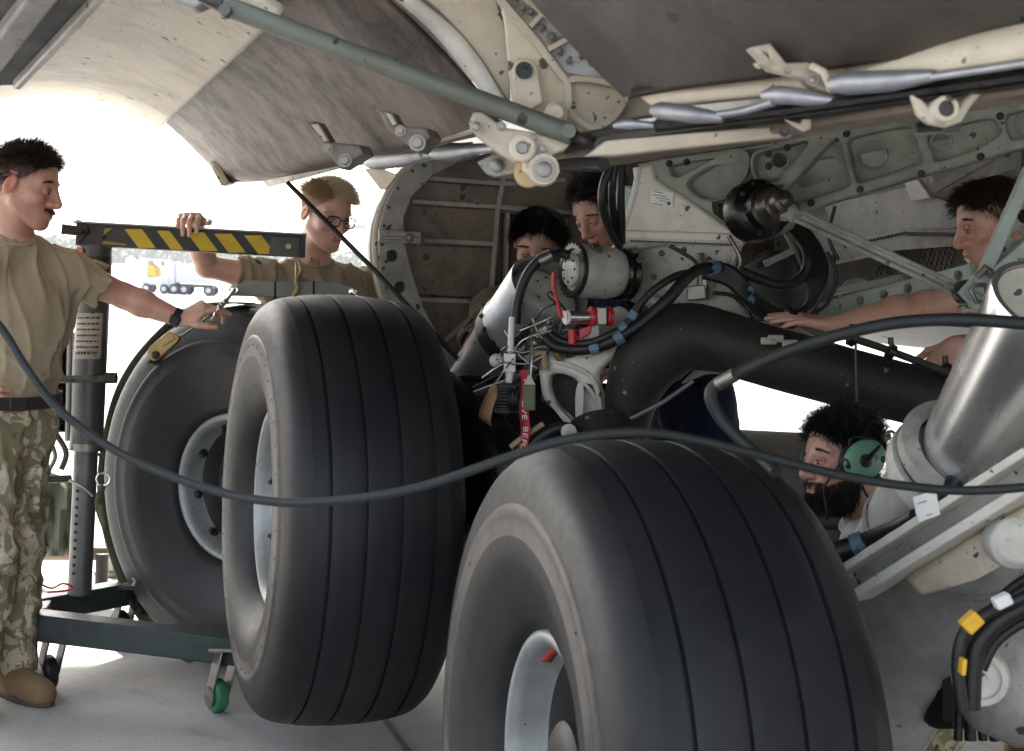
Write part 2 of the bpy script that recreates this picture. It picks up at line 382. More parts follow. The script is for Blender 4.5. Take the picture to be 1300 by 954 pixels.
def sdf_mesh(prims, res, post=None):
    N = 20; s = N*res
    bb = [bbox(p) for p in prims]
    blocks = {}
    for i, p in enumerate(prims):
        if p[6] != 'u': continue
        lo = np.floor(bb[i][0]/s).astype(int); hi = np.floor(bb[i][1]/s).astype(int)
        for x in range(lo[0], hi[0]+1):
            for y in range(lo[1], hi[1]+1):
                for z in range(lo[2], hi[2]+1): blocks[(x, y, z)] = 1
    g = np.arange(N+1); G = np.stack(np.meshgrid(g, g, g, indexing='ij'), -1).reshape(-1, 3)
    OFF = 1 << 19
    def key(I): I = I.astype(np.int64)+OFF; return (I[:, 0] << 42) | (I[:, 1] << 21) | I[:, 2]
    keys = []; verts = []; quads = []
    c8 = [(i, j, k) for i in (0, 1) for j in (0, 1) for k in (0, 1)]
    ed = [(a, b) for ai, a in enumerate(c8) for b in c8[ai+1:] if sum(abs(x-y) for x, y in zip(a, b)) == 1]
    for bk in blocks:
        b0 = np.array(bk)*N; lo = b0*res; hi = lo+s; ce = ((lo+hi)/2)[None]
        act = [i for i in range(len(prims)) if not ((bb[i][0] > hi).any() or (bb[i][1] < lo).any())]
        du = [dist(prims[i], ce)[0] for i in act if prims[i][6] == 'u']; half = s*.87
        if not du or min(du) > half+.05: continue
        if min(du) < -half-.03 and all(prims[i][6] == 'u' for i in act): continue
        P = (G+b0)*res
        v = np.full(len(P), .5)
        for i in act:
            p = prims[i]; d = dist(p, P); k = p[5]
            if p[6] == 'u':
                h = np.clip(.5+.5*(v-d)/k, 0, 1); v = v+(d-v)*h-k*h*(1-h)
            else:
                d = -d; h = np.clip(.5-.5*(v-d)/k, 0, 1); v = v+(d-v)*h+k*h*(1-h)
        if post is not None: v = post(P, v)
        if v.min() > 0 or v.max() < 0: continue
        V = v.reshape(N+1, N+1, N+1); S = V < 0
        cs = [V[a:N+a, b:N+b, c:N+c] for a, b, c in c8]; cn = sum((x < 0).astype(np.int8) for x in cs)
        A = np.argwhere((cn > 0) & (cn < 8))
        if len(A):
            acc = np.zeros((len(A), 3)); cnt = np.zeros(len(A))
            for a, b in ed:
                va = V[A[:, 0]+a[0], A[:, 1]+a[1], A[:, 2]+a[2]]; vb = V[A[:, 0]+b[0], A[:, 1]+b[1], A[:, 2]+b[2]]
                x = (va < 0) != (vb < 0); t = np.where(x, va/np.where(x, va-vb, 1), 0)
                acc += np.where(x[:, None], np.array(a)+t[:, None]*(np.array(b)-np.array(a)), 0); cnt += x
            keys.append(key(A+b0)); verts.append((A+b0+acc/cnt[:, None])*res)
        for ax in range(3):
            sl_ = [slice(0, N)]*3; s2 = list(sl_); s2[ax] = slice(1, N+1)
            s1_ = S[tuple(sl_)]; s2_ = S[tuple(s2)]
            E_ = np.argwhere(s1_ != s2_)
            if not len(E_): continue
            flip = s1_[E_[:, 0], E_[:, 1], E_[:, 2]]
            u, w_ = (ax+1) % 3, (ax+2) % 3; E_ = E_+b0
            def sh(du, dw):
                q = E_.copy(); q[:, u] += du; q[:, w_] += dw; return key(q)
            Q = np.stack([sh(-1, -1), sh(0, -1), sh(0, 0), sh(-1, 0)], 1)
            Q[~flip] = Q[~flip][:, ::-1]; quads.append(Q)
    K = np.concatenate(keys); Vt = np.concatenate(verts); K, ix = np.unique(K, return_index=True); Vt = Vt[ix]
    Q = np.concatenate(quads); I = np.searchsorted(K, Q); I = np.minimum(I, len(K)-1)
    ok = (K[I] == Q).all(1); return Vt, I[ok]
def np_mesh(name, V, Q):
    me = bpy.data.meshes.new(name); n = len(Q)
    me.vertices.add(len(V)); me.vertices.foreach_set('co', V.astype(np.float32).ravel())
    me.loops.add(4*n); me.loops.foreach_set('vertex_index', Q.astype(np.int32).ravel())
    me.polygons.add(n); me.polygons.foreach_set('loop_start', np.arange(0, 4*n, 4, dtype=np.int32))
    me.update(calc_edges=True); me.validate(); return me
def solid(name, prims, res, mat, parent=None, post=None, smooth=180, relax=0):
    V, Q = sdf_mesh(prims, res, post); me = np_mesh(name, V, Q)
    o = link(name, me, mat, parent, None, smooth)
    if relax:
        s = o.modifiers.new('relax', 'SMOOTH'); s.iterations = relax; s.factor = .5
    return o

# ------------------------------------------------------------------ people
def nv(v): v = np.array(v, float); return v/np.linalg.norm(v)
def frame(fwd, up):
    f = nv(fwd); u = np.array(up, float); u = nv(u-f*(u@f)); l = np.cross(u, f); return np.stack([f, l, u])   # rows
def head_prims(c, R, s, op=1.0):
    c = np.array(c, float)
    L = lambda p: c+s*(np.array(p) @ R)
    E = lambda p, r, k=.012, op='u', rot=None: ell(L(p), np.array(r)*s, R if rot is None else rot @ R, k*s, op)
    C = lambda a, b, ra, rb=None, k=.012, op='u': cap(L(a), L(b), ra*s, (ra if rb is None else rb)*s, k*s, op)
    p = [E((-.012, 0, .037), (.098, .077, .083), .01), E((.03, 0, -.02), (.060, .062, .088), .03)]
    for y in (-1, 1):
        p += [C((.0, y*.050, -.055), (.066, y*.016, -.098), .019, .018, .03),
              E((.060, y*.042, -.026), (.026, .022, .019), .02),
              C((.081, y*.010, .021), (.066, y*.046, .024), .0115, .009, .014)]
    p += [E((.076, 0, -.101), (.021, .024, .018), .02), E((.070, 0, -.066), (.027, .034, .030), .02)]
    for y in (-1, 1): p.append(ell(L((.097, y*.033, -.001)), np.array((.019, .018, .012))*s, R, .014*s, 's'))
    p += [C((.089, 0, .014), (.115, 0, -.031), .0085, .0115, .012), C((.09, 0, -.036), (.109, 0, -.036), .014, .0115, .008)]
    for y in (-1, 1): p += [E((.097, y*.0135, -.037), (.013, .008, .0085), .007)]
    for y in (-1, 1): p += [ell(L((.080, y*.032, -.001)), np.array((.0130, .0168, .0130))*s, R, .004*s), ell(L((.0955, y*.0325, -.0035)), np.array((.0085, .0125, .0034*op))*s, R, .0015*s, 's')]
    p += [C((.097, -.013, -.0615), (.097, .013, -.0615), .0058, None, .008), C((.095, -.012, -.0755), (.095, .012, -.0755), .0072, None, .008),
          C((.106, -.024, -.068), (.106, .024, -.068), .0026, None, .004, 's')]
    for y in (-1, 1): p.append(E((.105, y*.007, -.045), (.006, .004, .003), .003, 's'))
    for y in (-1, 1):
        a = .35; ro = np.array([[math.cos(a), y*math.sin(a)*.0-y*0, -math.sin(a)], [0, 1, 0], [math.sin(a), 0, math.cos(a)]])
        p += [E((-.012, y*.079, -.010), (.019, .009, .032), .006, 'u', ro), E((-.008, y*.090, -.006), (.010, .0075, .020), .005, 's', ro)]
    return p
def hand_prims(w_, f, n, t, curl=(.3, .35, .4, .45), spread=.10, thumb=.5, s=1.0, left=None):
    """wrist, finger direction, palm normal (the way fingers bend), thumb side; curl in radians per joint"""
    w_, f, n = np.array(w_, float), nv(f), np.array(n, float); n = nv(n-f*(n@f)); t = np.array(t, float); t = nv(t-f*(t@f)-n*(t@n))
    p = []; K = .005
    base = [(.088, .030), (.092, .0095), (.088, -.0105), (.080, -.029)]
    for (x, y) in base: p.append(cap(w_+f*.012*s+t*y*.55*s, w_+f*x*s+t*y*s, .0165*s, .0125*s, .012))
    p.append(cap(w_+f*.02*s+t*.018*s+n*.006*s, w_+f*.06*s+t*.034*s+n*.008*s, .016*s, .013*s, .012))
    lens = [(.043, .026, .021), (.048, .030, .022), (.044, .028, .022), (.034, .021, .019)]
    for i, ((x, y), ln) in enumerate(zip(base, lens)):
        a = w_+f*x*s+t*y*s; ang = 0; sp = spread*(1.5-i)*.6
        r = .0098 if i < 3 else .0085
        for j, l in enumerate(ln):
            c = curl[i]*(.9, 1.25, .8)[j]; ang += c
            d = nv(f*math.cos(ang)+n*math.sin(ang)+t*sp*math.cos(ang))
            b = a+d*l*s; r2 = r*.9; p.append(cap(a, b, r*s, r2*s, K)); a = b; r = r2
    a = w_+f*.028*s+t*.026*s+n*.006*s; d = nv(f*.75+t*.75+n*.25*(1+thumb)); b = a+d*.042*s
    p.append(cap(a, b, .0145*s, .0115*s, .008)); d2 = nv(f*.95+t*.30+n*.35*(1+thumb)); c = b+d2*.032*s
    p.append(cap(b, c, .0115*s, .0105*s, K)); d3 = nv(f*1.0+t*.1+n*.5*(1+thumb)); p.append(cap(c, c+d3*.026*s, .0105*s, .009*s, K))
    return p
def wrinkles(seed, amp, sc=1.0, axis=(0, 0, 1)):
    """cloth folds: patches of sharp bent ridges"""
    r = np.random.default_rng(seed); ax = nv(axis); D = []
    for i in range(8):
        d = r.normal(size=3); d = nv(d-ax*(d@ax)*(.9 if i % 3 else -.6)); d = d*r.uniform(38, 95)*sc
        D.append((d, r.uniform(0, 6.28), r.normal(size=3)*9, r.normal(size=3)*7, r.uniform(.6, 1.2)))
    def f(P, v):
        a = np.zeros(len(P))
        for d, ph, wq, mq, am in D:
            s = 1-np.abs(np.sin(.5*(P@d)+ph+1.3*np.sin(P@wq+ph*2))); mk = np.clip(np.sin(P@mq+ph*3)*1.6, 0, 1)
            a += am*mk*(s*s-.30)
        return v-amp*a
    return f
def limb(a, b, c, r, k=.02):                   # upper, mid joint, end; radii at four stations with a muscle belly
    a, b, c = (np.array(x, float) for x in (a, b, c))
    m = a+(b-a)*.45; q = b+(c-b)*.3
    return [cap(a, m, r[0], r[1], k), cap(m, b, r[1], r[2], k), cap(b, q, r[2], r[3], k), cap(q, c, r[3], r[4], k)]
def strands(name, head, mesh_src, region, mat, parent, count, length, width, comb, jitter=.35, lift=.6, curl=0, seed=1, seg=3):
    """short hair: tapered locks rooted on the scalp"""
    c, R, s = head; r = np.random.default_rng(seed); me = mesh_src; count = int(count*1.8); width = width*.68
    n = len(me.vertices); co = np.empty(n*3, np.float32); me.vertices.foreach_get('co', co); co = co.reshape(-1, 3)
    no = np.empty(n*3, np.float32); me.vertices.foreach_get('normal', no); no = no.reshape(-1, 3)
    loc = (co-np.array(c))@R.T/s; m = region(loc); idx = np.nonzero(m)[0]
    if not len(idx): return None
    pick = r.choice(idx, count); P = co[pick]+r.normal(size=(count, 3))*.002; Nn = no[pick]; lo = loc[pick]
    cd_ = comb(lo) @ R                          # per-root comb direction, world
    L = length(lo)*r.uniform(.55, 1.25, count)*s; jitter = jitter*1.35
    D = Nn*lift+cd_+r.normal(size=(count, 3))*jitter; D /= np.linalg.norm(D, axis=1)[:, None]
    sd = np.cross(D, Nn+.01); sd /= np.maximum(np.linalg.norm(sd, axis=1), 1e-6)[:, None]; up2 = np.cross(sd, D)
    vs_ = []; fs = []; k = 0
    ph = r.uniform(0, 6.28, count)
    rows = []
    for j in range(seg+1):
        t = j/seg
        bend = cd_*(t*t*.5)+np.array((0, 0, -1))*(t*t*.15)
        if curl: bend = bend+curl*(np.sin(ph+t*7)[:, None]*sd+np.cos(ph+t*7)[:, None]*up2)*t
        C = P+(D*t+bend*.6)*L[:, None]-Nn*.002*(1-t)
        wd = width*s*(1-.8*t)
        rows.append(np.stack([C+sd*wd, C-sd*wd*.5+up2*wd*.8, C-sd*wd*.5-up2*wd*.8], 1))
    A = np.stack(rows, 1).reshape(-1, 3)        # strand, row, corner
    S = np.arange(count)*(seg+1)*3; F_ = []
    for j in range(seg):
        for e in range(3):
            a = S+j*3+e; b = S+j*3+(e+1) % 3; F_.append(np.stack([a, b, b+3, a+3], 1))
    return link(name, np_mesh(name, A, np.concatenate(F_)), mat, parent, None, 180)
def tint_attr(me, fn):
    n = len(me.vertices); co = np.empty(n*3, np.float32); me.vertices.foreach_get('co', co); co = co.reshape(-1, 3)
    t = np.ones((n, 4), np.float32); t[:, :3] = fn(co)
    a = me.attributes.new('tint', 'FLOAT_COLOR', 'POINT'); a.data.foreach_set('color', t.ravel())
def sstep(a, b, x): t = np.clip((x-a)/(b-a), 0, 1); return t*t*(3-2*t)
def face_tint(head, stub=.0, hairline=None, scalp=(.25, .2, .18), lips=(1.0, .74, .72), blush=.2, beard=None):
    c, R, s = head
    def fn(co):
        p = (co-np.array(c))@R.T/s; x, y, z = p.T; t = np.ones((len(co), 3))
        near = (np.abs(p) < np.array((.16, .12, .15))).all(1)
        def mul(mask, col): nonlocal t; mk = (mask*near)[:, None]; t = t*(1-mk)+t*np.array(col)*mk
        mul(np.exp(-(((x-.07)/.03)**2+((np.abs(y)-.042)/.02)**2+((z+.03)/.022)**2))*blush*2.2, (1.0, .62, .60))
        mul(np.exp(-(((x-.115)/.018)**2+(y/.016)**2+((z+.035)/.014)**2))*blush*2.2, (1.0, .62, .60))
        mul(np.exp(-((np.abs(y)-.085)/.012)**2)*sstep(-.05, -.03, z)*(x < .02), (1.0, .68, .64))
        mul(sstep(.088, .094, x)*np.exp(-((np.abs(z+.069)-.006)/.0055)**4)*np.exp(-(y/.024)**4), lips)
        mul(sstep(.096, .092, x)*0+np.exp(-((z+.069)/.0014)**2)*np.exp(-(y/.024)**4)*(x > .085), (.35, .2, .2))
        jaw = sstep(-.035, -.06, z+.25*np.abs(y)*0)*sstep(.0, .03, x)
        mul(jaw*stub, (.62, .56, .56))
        mul(np.exp(-(((x-.085)/.012)**2+((np.abs(y)-.032)/.019)**2+((z-.003)/.009)**2)), (.72, .55, .52))
        if hairline is not None: mul(hairline(p).astype(float), scalp)
        if beard is not None: mul(beard(p).astype(float), (.22, .17, .15))
        return t
    return fn
def eyes(head, parent, look_down=.5, brow_mat=None, brow=(.0022, 1.0), lid=True):
    c, R, s = head; L = lambda p: Vector(np.array(c)+s*(np.array(p)@R))
    for y in (-1, 1):
        e = MB(); ax = L((.2, y*.033, -.1*look_down))-L((.080, y*.0325, 0))
        e.lathe(L((.0805, y*.0325, -.003))-ax.normalized()*0, ax, [(-.012*s, .001), (-.008*s, .008*s), (0, .0112*s), (.008*s, .0079*s), (.0102*s, .0046*s), (.0113*s, .0001)], 16)
        eo = e.build('eye', eye_white, parent, smooth=180)
        i = MB(); i.lathe(L((.0805, y*.0325, -.003)), ax, [(.0098*s, .0056*s), (.0112*s, .0040*s), (.0119*s, .0001)], 14); i.build('iris', glass_dark, eo, smooth=180)
        pts = [L((.0925-.5*abs(q)**2*.012, y*(.0325+q*.0155), -.0005-.4*look_down*.006+.004*(1-q*q))) for q in np.linspace(-1, 1, 7)]
        MB().tube(pts, [.0006*s, .0012*s, .0015*s, .0015*s, .0015*s, .0012*s, .0006*s], 6).build('eyelash', hair_black, parent, smooth=180)
        if brow_mat:
            b = MB(); rr = np.random.default_rng(5)
            for k in range(70):
                q = rr.uniform(-1, 1); a0 = np.array((.0905-.010*((q+1)/2)**2*1.6, y*(.033+q*.021), .0225+.004*(1-q*q)-.002*q+rr.normal()*.0016))
                d = np.array((-.2, y*1.0, .35*(1-q)))*.009
                b.tube([L(a0), L(a0+d*.5+np.array((.001, 0, 0))), L(a0+d)], [.0009*s, .0008*s, .0003*s], 3, False)
            b.build('eyebrow', brow_mat, parent, 'stuff', smooth=180)
def torso_prims(J, g=0.0, belly=0.0):
    """chest / belly / pelvis from joints; g grows it (clothing)"""
    ch, pv, nb = (np.array(J[k], float) for k in ('chest', 'pelvis', 'neck')); lat = nv(J['lat']); s = J.get('s', 1.0)
    up = nv(nb-pv); fw = np.cross(lat, up); Rr = np.stack([fw, lat, up]); wa = pv*.55+ch*.45
    p = [ell(ch+fw*.008, np.array((.112, .165, .185))*s+g, Rr, .05), ell(wa+fw*(.01+belly), np.array((.105+belly, .145, .16))*s+g, Rr, .06), ell(pv, np.array((.112, .162, .125))*s+g, Rr, .05)]
    for k, sg in (('shL', 1), ('shR', -1)):
        sh = np.array(J[k], float)
        p += [cap(nb-up*.035, sh, .052*s+g, .056*s+g, .04), cap(ch+up*.06+lat*sg*.08*s, sh-up*.02, .075*s+g, .058*s+g, .05)]
    return p, Rr
def arm_prims(J, side, g=0.0, s=1.0):
    return limb(J['sh'+side], J['el'+side], J['wr'+side], [x*s+g for x in (.054, .049, .040, .0435, .0275)], .02)
def person(label, J, head, skin, hands, shirt, trouser, hair_fn, neck_r=.058, sleeve=.55, boots=True, shirt_seed=1, belt=False, tintkw={}, group=None, long_sleeve=False, extra=None, legs=True):
    hc, R, s = head; hc = np.array(hc, float); feet = np.array(J['anL'], float)*.5+np.array(J['anR'], float)*.5
    root = thing('person', label, 'person', (feet[0], feet[1], 0), group)
    S = J.get('s', 1.0)
    skp = head_prims(hc, R, s, J.get('eye', 1.0))
    nb = np.array(J['neck'], float); nk = hc+s*(np.array((-.030, 0, -.055))@R); nk2 = hc+s*(np.array((.0, 0, -.075))@R)
    skp += [cap(nk, nb, neck_r*S*.95, neck_r*S*1.08, .02), cap(nk2, nb, neck_r*S*.75, neck_r*S*.95, .02)]
    tp, Rr = torso_prims(J, -.012)
    skp += tp
    for sd in 'LR':
        if J.get('el'+sd) is not None: skp += arm_prims(J, sd, 0, S)
    for h in hands: skp += hand_prims(**h)
    body = solid('body', skp, .0025 if J.get('fine', True) else .0042, skin, root, relax=1)
    tint_attr(body.data, face_tint(head, **tintkw))
    # shirt
    tp, Rr = torso_prims(J, .008); sp = list(tp)
    up = nv(nb-np.array(J['pelvis'], float))
    for sd in 'LR':
        if J.get('el'+sd) is None: continue
        a, b, w_ = (np.array(J[k+sd], float) for k in ('sh', 'el', 'wr'))
        if long_sleeve: sp += limb(a, b, w_, [x*S+.012 for x in (.056, .052, .046, .046, .034)], .02)
        else:
            e = a+(b-a)*sleeve; d = nv(b-a)
            sp += [cap(a, e+d*.05, .058*S+.014, .058*S+.015, .03)]
    cuts = []
    for sd in 'LR':
        if J.get('el'+sd) is None or long_sleeve: continue
        a, b = (np.array(J[k+sd], float) for k in ('sh', 'el')); e = a+(b-a)*sleeve; d = nv(b-a)
        cuts += [cap(e-d*.05, e+d*.10, .055*S, .0575*S, .003, 's'), cap(e+d*.20, e+d*.21, .20, .20, .003, 's')]
    cuts += [ell(nb+up*.055*S+Rr[0]*.012, (neck_r*S*1.12+.004, neck_r*S*1.12+.004, .075*S), Rr, .006, 's')]
    hem = J.get('hem', .05); pv = np.array(J['pelvis'], float)
    cuts.append(cutp(pv+up*hem, -up, .004)) if not J.get('untucked') else cuts.append(cutp(pv-up*.1, -up, .004))
    so_ = solid('shirt', sp+cuts, .005 if J.get('fine', True) else .007, shirt, root, wrinkles(shirt_seed, .0105, 1.0, up), relax=1)
    cpts = [Vector(nb+up*(-.004+.018*math.cos(t)*-1)+ (Rr[0]*math.cos(t)*1.0+Rr[1]*math.sin(t))*(neck_r*S*1.12+.003)+Rr[0]*.010) for t in np.linspace(0, 2*math.pi, 28, endpoint=False)]
    MB().tube(cpts, .006, 8, closed=True).build('collar', shirt, so_, smooth=180)
    # trousers
    if legs:
        pr = [ell(pv, np.array((.118, .168, .14))*S+.006, Rr, .05)]
        for sd in 'LR':
            h, k, a = (np.array(J[q+sd], float) for q in ('hp', 'kn', 'an'))
            d = nv(a-k); pr += [cap(h, k, .098*S, .075*S, .05), cap(k, k+(a-k)*.35, .075*S, .076*S, .03), cap(k+(a-k)*.35, a+(k-a)*.06, .076*S, .072*S, .03)]
        pr.append(cutp(pv+up*(hem+.012), up, .004))
        f = wrinkles(shirt_seed+9, .010, .85, up)
        to = solid('trousers', pr, .006 if J.get('fine', True) else .009, trouser, root, f, relax=1)
        if belt:
            bp = [Vector(pv+up*(hem-.004)+(Rr[0]*math.cos(t)*(.125*S+.004)+Rr[1]*math.sin(t)*(.170*S+.0045))) for t in np.linspace(0, 2*math.pi, 40, endpoint=False)]
            A = [p+Vector(up)*.021 for p in bp]; B = [p-Vector(up)*.021 for p in bp]
            m = MB(); m.strip(A+A[:1], B+B[:1]); bo = m.build('belt', belt_cloth, root, solid=.006, smooth=60)
        for sd in 'LR':
            a = np.array(J['an'+sd], float); fd = nv(J.get('foot'+sd, Rr[0])*np.array((1, 1, 0))); lt = np.cross((0, 0, 1), fd); z0 = J.get('ground'+sd, 0.0)
            hl = np.array((a[0], a[1], z0+.045))-fd*.035; toe = np.array((a[0], a[1], z0+.036))+fd*.165
            bpz = [cap((a[0], a[1], a[2]+.10), (a[0], a[1], z0+.08), .058, .052, .03), cap(hl+np.array((0, 0, .02)), toe, .046, .042, .03), cap(hl+fd*.08, toe-fd*.03, .05, .046, .03), cutp((0, 0, z0+.014), (0, 0, -1), .002)]
            bt = solid('boot', bpz, .005, boot_suede, root)
            sm = MB(); out = [Vector(hl+fd*x+lt*y)*1 for x, y in ((-.045, -.02), (-.03, -.042), (.05, -.045), (.12, -.052), (.185, -.045), (.232, -.025), (.24, 0), (.232, .025), (.185, .045), (.12, .052), (.05, .045), (-.03, .042), (-.045, .02))]
            for q in out: q.z = z0+.002
            sm.prism(out, (0, 0, .026)); sm.build('boot_sole', boot_sole, bt, bevel=.004)
            lc = MB()
            for q in range(5): 
                c_ = np.array((a[0], a[1], z0+.09+q*.024))+fd*(.062-.004*q); lc.tube([Vector(c_-lt*.024), Vector(c_+fd*.006), Vector(c_+lt*.024)], .003, 6)
            lc.build('boot_lace', boot_sole, bt, 'stuff')
    hair_fn(head, body.data, root)
    if extra: extra(root, head, J, body)
    return root
# ------------------------------------------------------------------ ground and far background
def ground_mat():
    m, nt, bs = nodes_of('apron_concrete'); v = coords(nt)
    n1 = noise(nt, v, .6, 6, .6); n2 = noise(nt, v, 9, 5, .65); n3 = noise(nt, v, 160, 2)
    c = mixc(nt, n1, (.36, .345, .325), (.54, .525, .495))
    n5 = noise(nt, v, 2.3, 6, .7, 1.2); c = mixc(nt, mth(nt, 'MULTIPLY', ramp(nt, n5, [(.56, (0, 0, 0)), (.66, (1, 1, 1))]), .4), c, (.2, .19, .175))
    c = mixc(nt, mth(nt, 'MULTIPLY', ramp(nt, n2, [(.45, (0, 0, 0)), (.75, (1, 1, 1))]), .45), c, (.27, .26, .245))
    c = mixc(nt, mth(nt, 'MULTIPLY', ramp(nt, n3, [(.35, (0, 0, 0)), (.7, (1, 1, 1))]), .45), c, (.22, .21, .195))
    nt.links.new(c, bs.inputs['Base Color']); bs.inputs['Roughness'].default_value = .85
    bump(nt, bs, mth(nt, 'ADD', n3, n2), .35, .004); return m
concrete = ground_mat()
g = MB(); S_ = 3000
g.add([(-S_, -S_, 0), (S_, -S_, 0), (S_, S_, 0), (-S_, S_, 0)], [(0, 1, 2, 3)])
g.build('ground', concrete, kind='structure')
tar = plain('joint_sealant', (.08, .078, .074), .8)
jm = MB()
for i in range(-6, 12):
    a = AX*(-8)+CXV*(i*4.57+1.1); b = AX*60+CXV*(i*4.57+1.1)
    jm.bar(a+UZ*.002, b+UZ*.002, .018, .003)
for i in range(-2, 12):
    a = CXV*(-30)+AX*(i*4.57+1.9); b = CXV*40+AX*(i*4.57+1.9)
    jm.bar(a+UZ*.003, b+UZ*.003, .018, .003)
jm.build('expansion_joint', tar, kind='structure')

# far wood behind the apron
lf = plain('far_foliage', (.07, .10, .05), .8, 0, .5, 2)
tm = MB(); r_ = random.Random(3)
for i in range(900):
    x = r_.uniform(-200, 260); y = 460+r_.uniform(-25, 60); h = r_.uniform(4.5, 7.5)+1.2*math.sin(x*.07)
    rr = r_.uniform(3, 6)
    for k in range(26):
        th = r_.uniform(0, 6.28); ph = r_.uniform(-.4, 1); q = Vector((math.cos(th)*rr, math.sin(th)*rr*.6, 0))*math.sqrt(max(0, 1-ph*ph))*r_.uniform(.5, 1)
        c = Vector((x, y, h*.6+ph*h*.4))+q; s = r_.uniform(.5, 1.0); n = Vector((r_.uniform(-1, 1), r_.uniform(-1, .2), r_.uniform(-.3, 1))).normalized(); u = n.orthogonal().normalized(); v = n.cross(u)
        tm.add([c+u*s, c+v*s*.7, c-u*s*.8, c-v*s], [(0, 1, 2, 3)])
    tm.bar((x, y, 0), (x, y, h*.7), .5, .5)
wood = tm.build('treeline', lf, kind='stuff', smooth=0)

# apron tug, cart and a parked aircraft far off
van_paint = plain('vehicle_paint', (.55, .56, .56), .4, 0, .08, 3); van_dark = plain('vehicle_dark', (.04, .04, .045), .5); van_yel = plain('vehicle_yellow', (.6, .42, .05), .5)
def wheels(parent, base, dx, ys, r):
    for y in ys:
        for sg in (-1, 1):
            p = base+dx*y+Vector((0, sg*.55, r)); m = MB(); m.lathe(p, (0, sg, 0), [(-.1, .001), (-.1, r*.9), (-.06, r), (.06, r), (.1, r*.9), (.1, .001)], 20)
            wo = m.build('wheel', van_dark, parent); h = MB(); h.disc(p+Vector((0, sg*.1, 0)), (0, sg, 0), r*.5, .03, 14); h.build('hub', van_paint, wo)
X1 = Vector((1, 0, 0)); Y1 = Vector((0, 1, 0))
tb = W(188, 371, 68); tb.z = 0
t = thing('service_tug', 'small pale tug with a yellow panel far across the apron', 'tug', tb)
m = MB(); m.box(tb+Vector((-.05, 0, .95)), X1, Y1, UZ, .16, .6, .55); m.build('cab_wall', van_paint, t, bevel=.04)
m = MB(); m.box(tb+Vector((.55, 0, .55)), X1, Y1, UZ, .5, .6, .18); m.build('deck', van_paint, t, bevel=.04)
m = MB(); m.prism([tb+Vector((.12, -.6, .75)), tb+Vector((.5, -.6, .75)), tb+Vector((.42, -.6, 1.2)), tb+Vector((.12, -.6, 1.35))], (0, 1.2, 0)); m.build('hood', van_yel, t, bevel=.03)
m = MB(); m.box(tb+Vector((.3, 0, 1.5)), X1, Y1, UZ, .55, .62, .03); m.build('canopy_roof', van_paint, t, bevel=.02)
for x in (-.15, .8):
    for y in (-.55, .55): m = MB(); m.bar(tb+Vector((x, y, .7)), tb+Vector((x, y, 1.48)), .05, .05); m.build('post', van_dark, t)
wheels(t, tb, X1, (.05, .85), .22)
tb = W(240, 371, 68); tb.z = 0
t = thing('box_trailer', 'white box trailer with dark wheels behind the tug on the apron', 'trailer', tb)
m = MB(); m.box(tb+Vector((.35, 0, .95)), X1, Y1, UZ, .85, .6, .42); m.build('box', van_paint, t, bevel=.03)
m = MB(); m.box(tb+Vector((-.72, 0, .85)), X1, Y1, UZ, .2, .55, .6); m.build('cab', van_paint, t, bevel=.06)
m = MB(); m.box(tb+Vector((-.93, 0, 1.1)), X1, Y1, UZ, .01, .45, .22); m.build('windscreen', glass_dark, t)
m = MB(); m.box(tb+Vector((.1, 0, .42)), X1, Y1, UZ, 1.05, .5, .07); m.build('chassis', van_dark, t)
wheels(t, tb, X1, (-.55, -.1, 1.0), .24)
pb = W(560, 352, 95); pb.z = 0
t = thing('parked_aircraft', 'pale grey transport aircraft parked far away, one wing reaching out', 'aircraft', pb)
far_grey = plain('far_aircraft_grey', (.36, .38, .39), .5, 0, .08, 1)
m = MB(); m.lathe(pb+Vector((9, 0, 3.6)), (0, 1, 0), [(-16, .05), (-15, .9), (-12, 1.8), (-8, 2.1), (8, 2.1), (14, 1.2), (18, .2)], 28); m.build('fuselage', far_grey, t)
m = MB(); m.prism([pb+Vector((9, -3, 4.6)), pb+Vector((-8, 1, 4.0)), pb+Vector((-8.2, 2.4, 4.0)), pb+Vector((9, 3, 4.6))], (0, 0, .35)); m.prism([pb+Vector((9, -3, 4.6)), pb+Vector((26, 1, 4.0)), pb+Vector((26.2, 2.4, 4.0)), pb+Vector((9, 3, 4.6))], (0, 0, .35)); m.build('wing', far_grey, t, fix=True)
for x in (-1.5, 4): m = MB(); m.lathe(pb+Vector((x, -3, 3.4)), (0, 1, 0), [(-1.6, .3), (-1.4, .75), (1, .8), (2.2, .4)], 20); m.build('engine', far_grey, t)
m = MB(); m.prism([pb+Vector((9, 13, 5)), pb+Vector((9, 17, 5)), pb+Vector((9, 18, 10)), pb+Vector((9, 15.5, 10))], (.3, 0, 0)); m.build('tail_fin', far_grey, t)
for q in ((9, -10), (7.6, 2), (10.4, 2)): m = MB(); m.tube([pb+Vector((q[0], q[1], 0)), pb+Vector((q[0], q[1], 2.5))], [.45, .2], 12); m.build('gear_leg', van_dark, t)

def flat(name, pts, d, mat, parent, th=.04, bevel=.004, nrm=None, holes=[]):
    n_ = (nrm or -FWD).normalized(); o_ = W(sum(p[0] for p in pts)/len(pts), sum(p[1] for p in pts)/len(pts), d)
    u_ = UPV.cross(n_).normalized(); v_ = n_.cross(u_)
    return plate(name, [RP(x, y, o_, n_) for x, y in pts], [[RP(x, y, o_, n_) for x, y in h] for h in holes], mat, parent, o_, u_, v_, th, bevel)
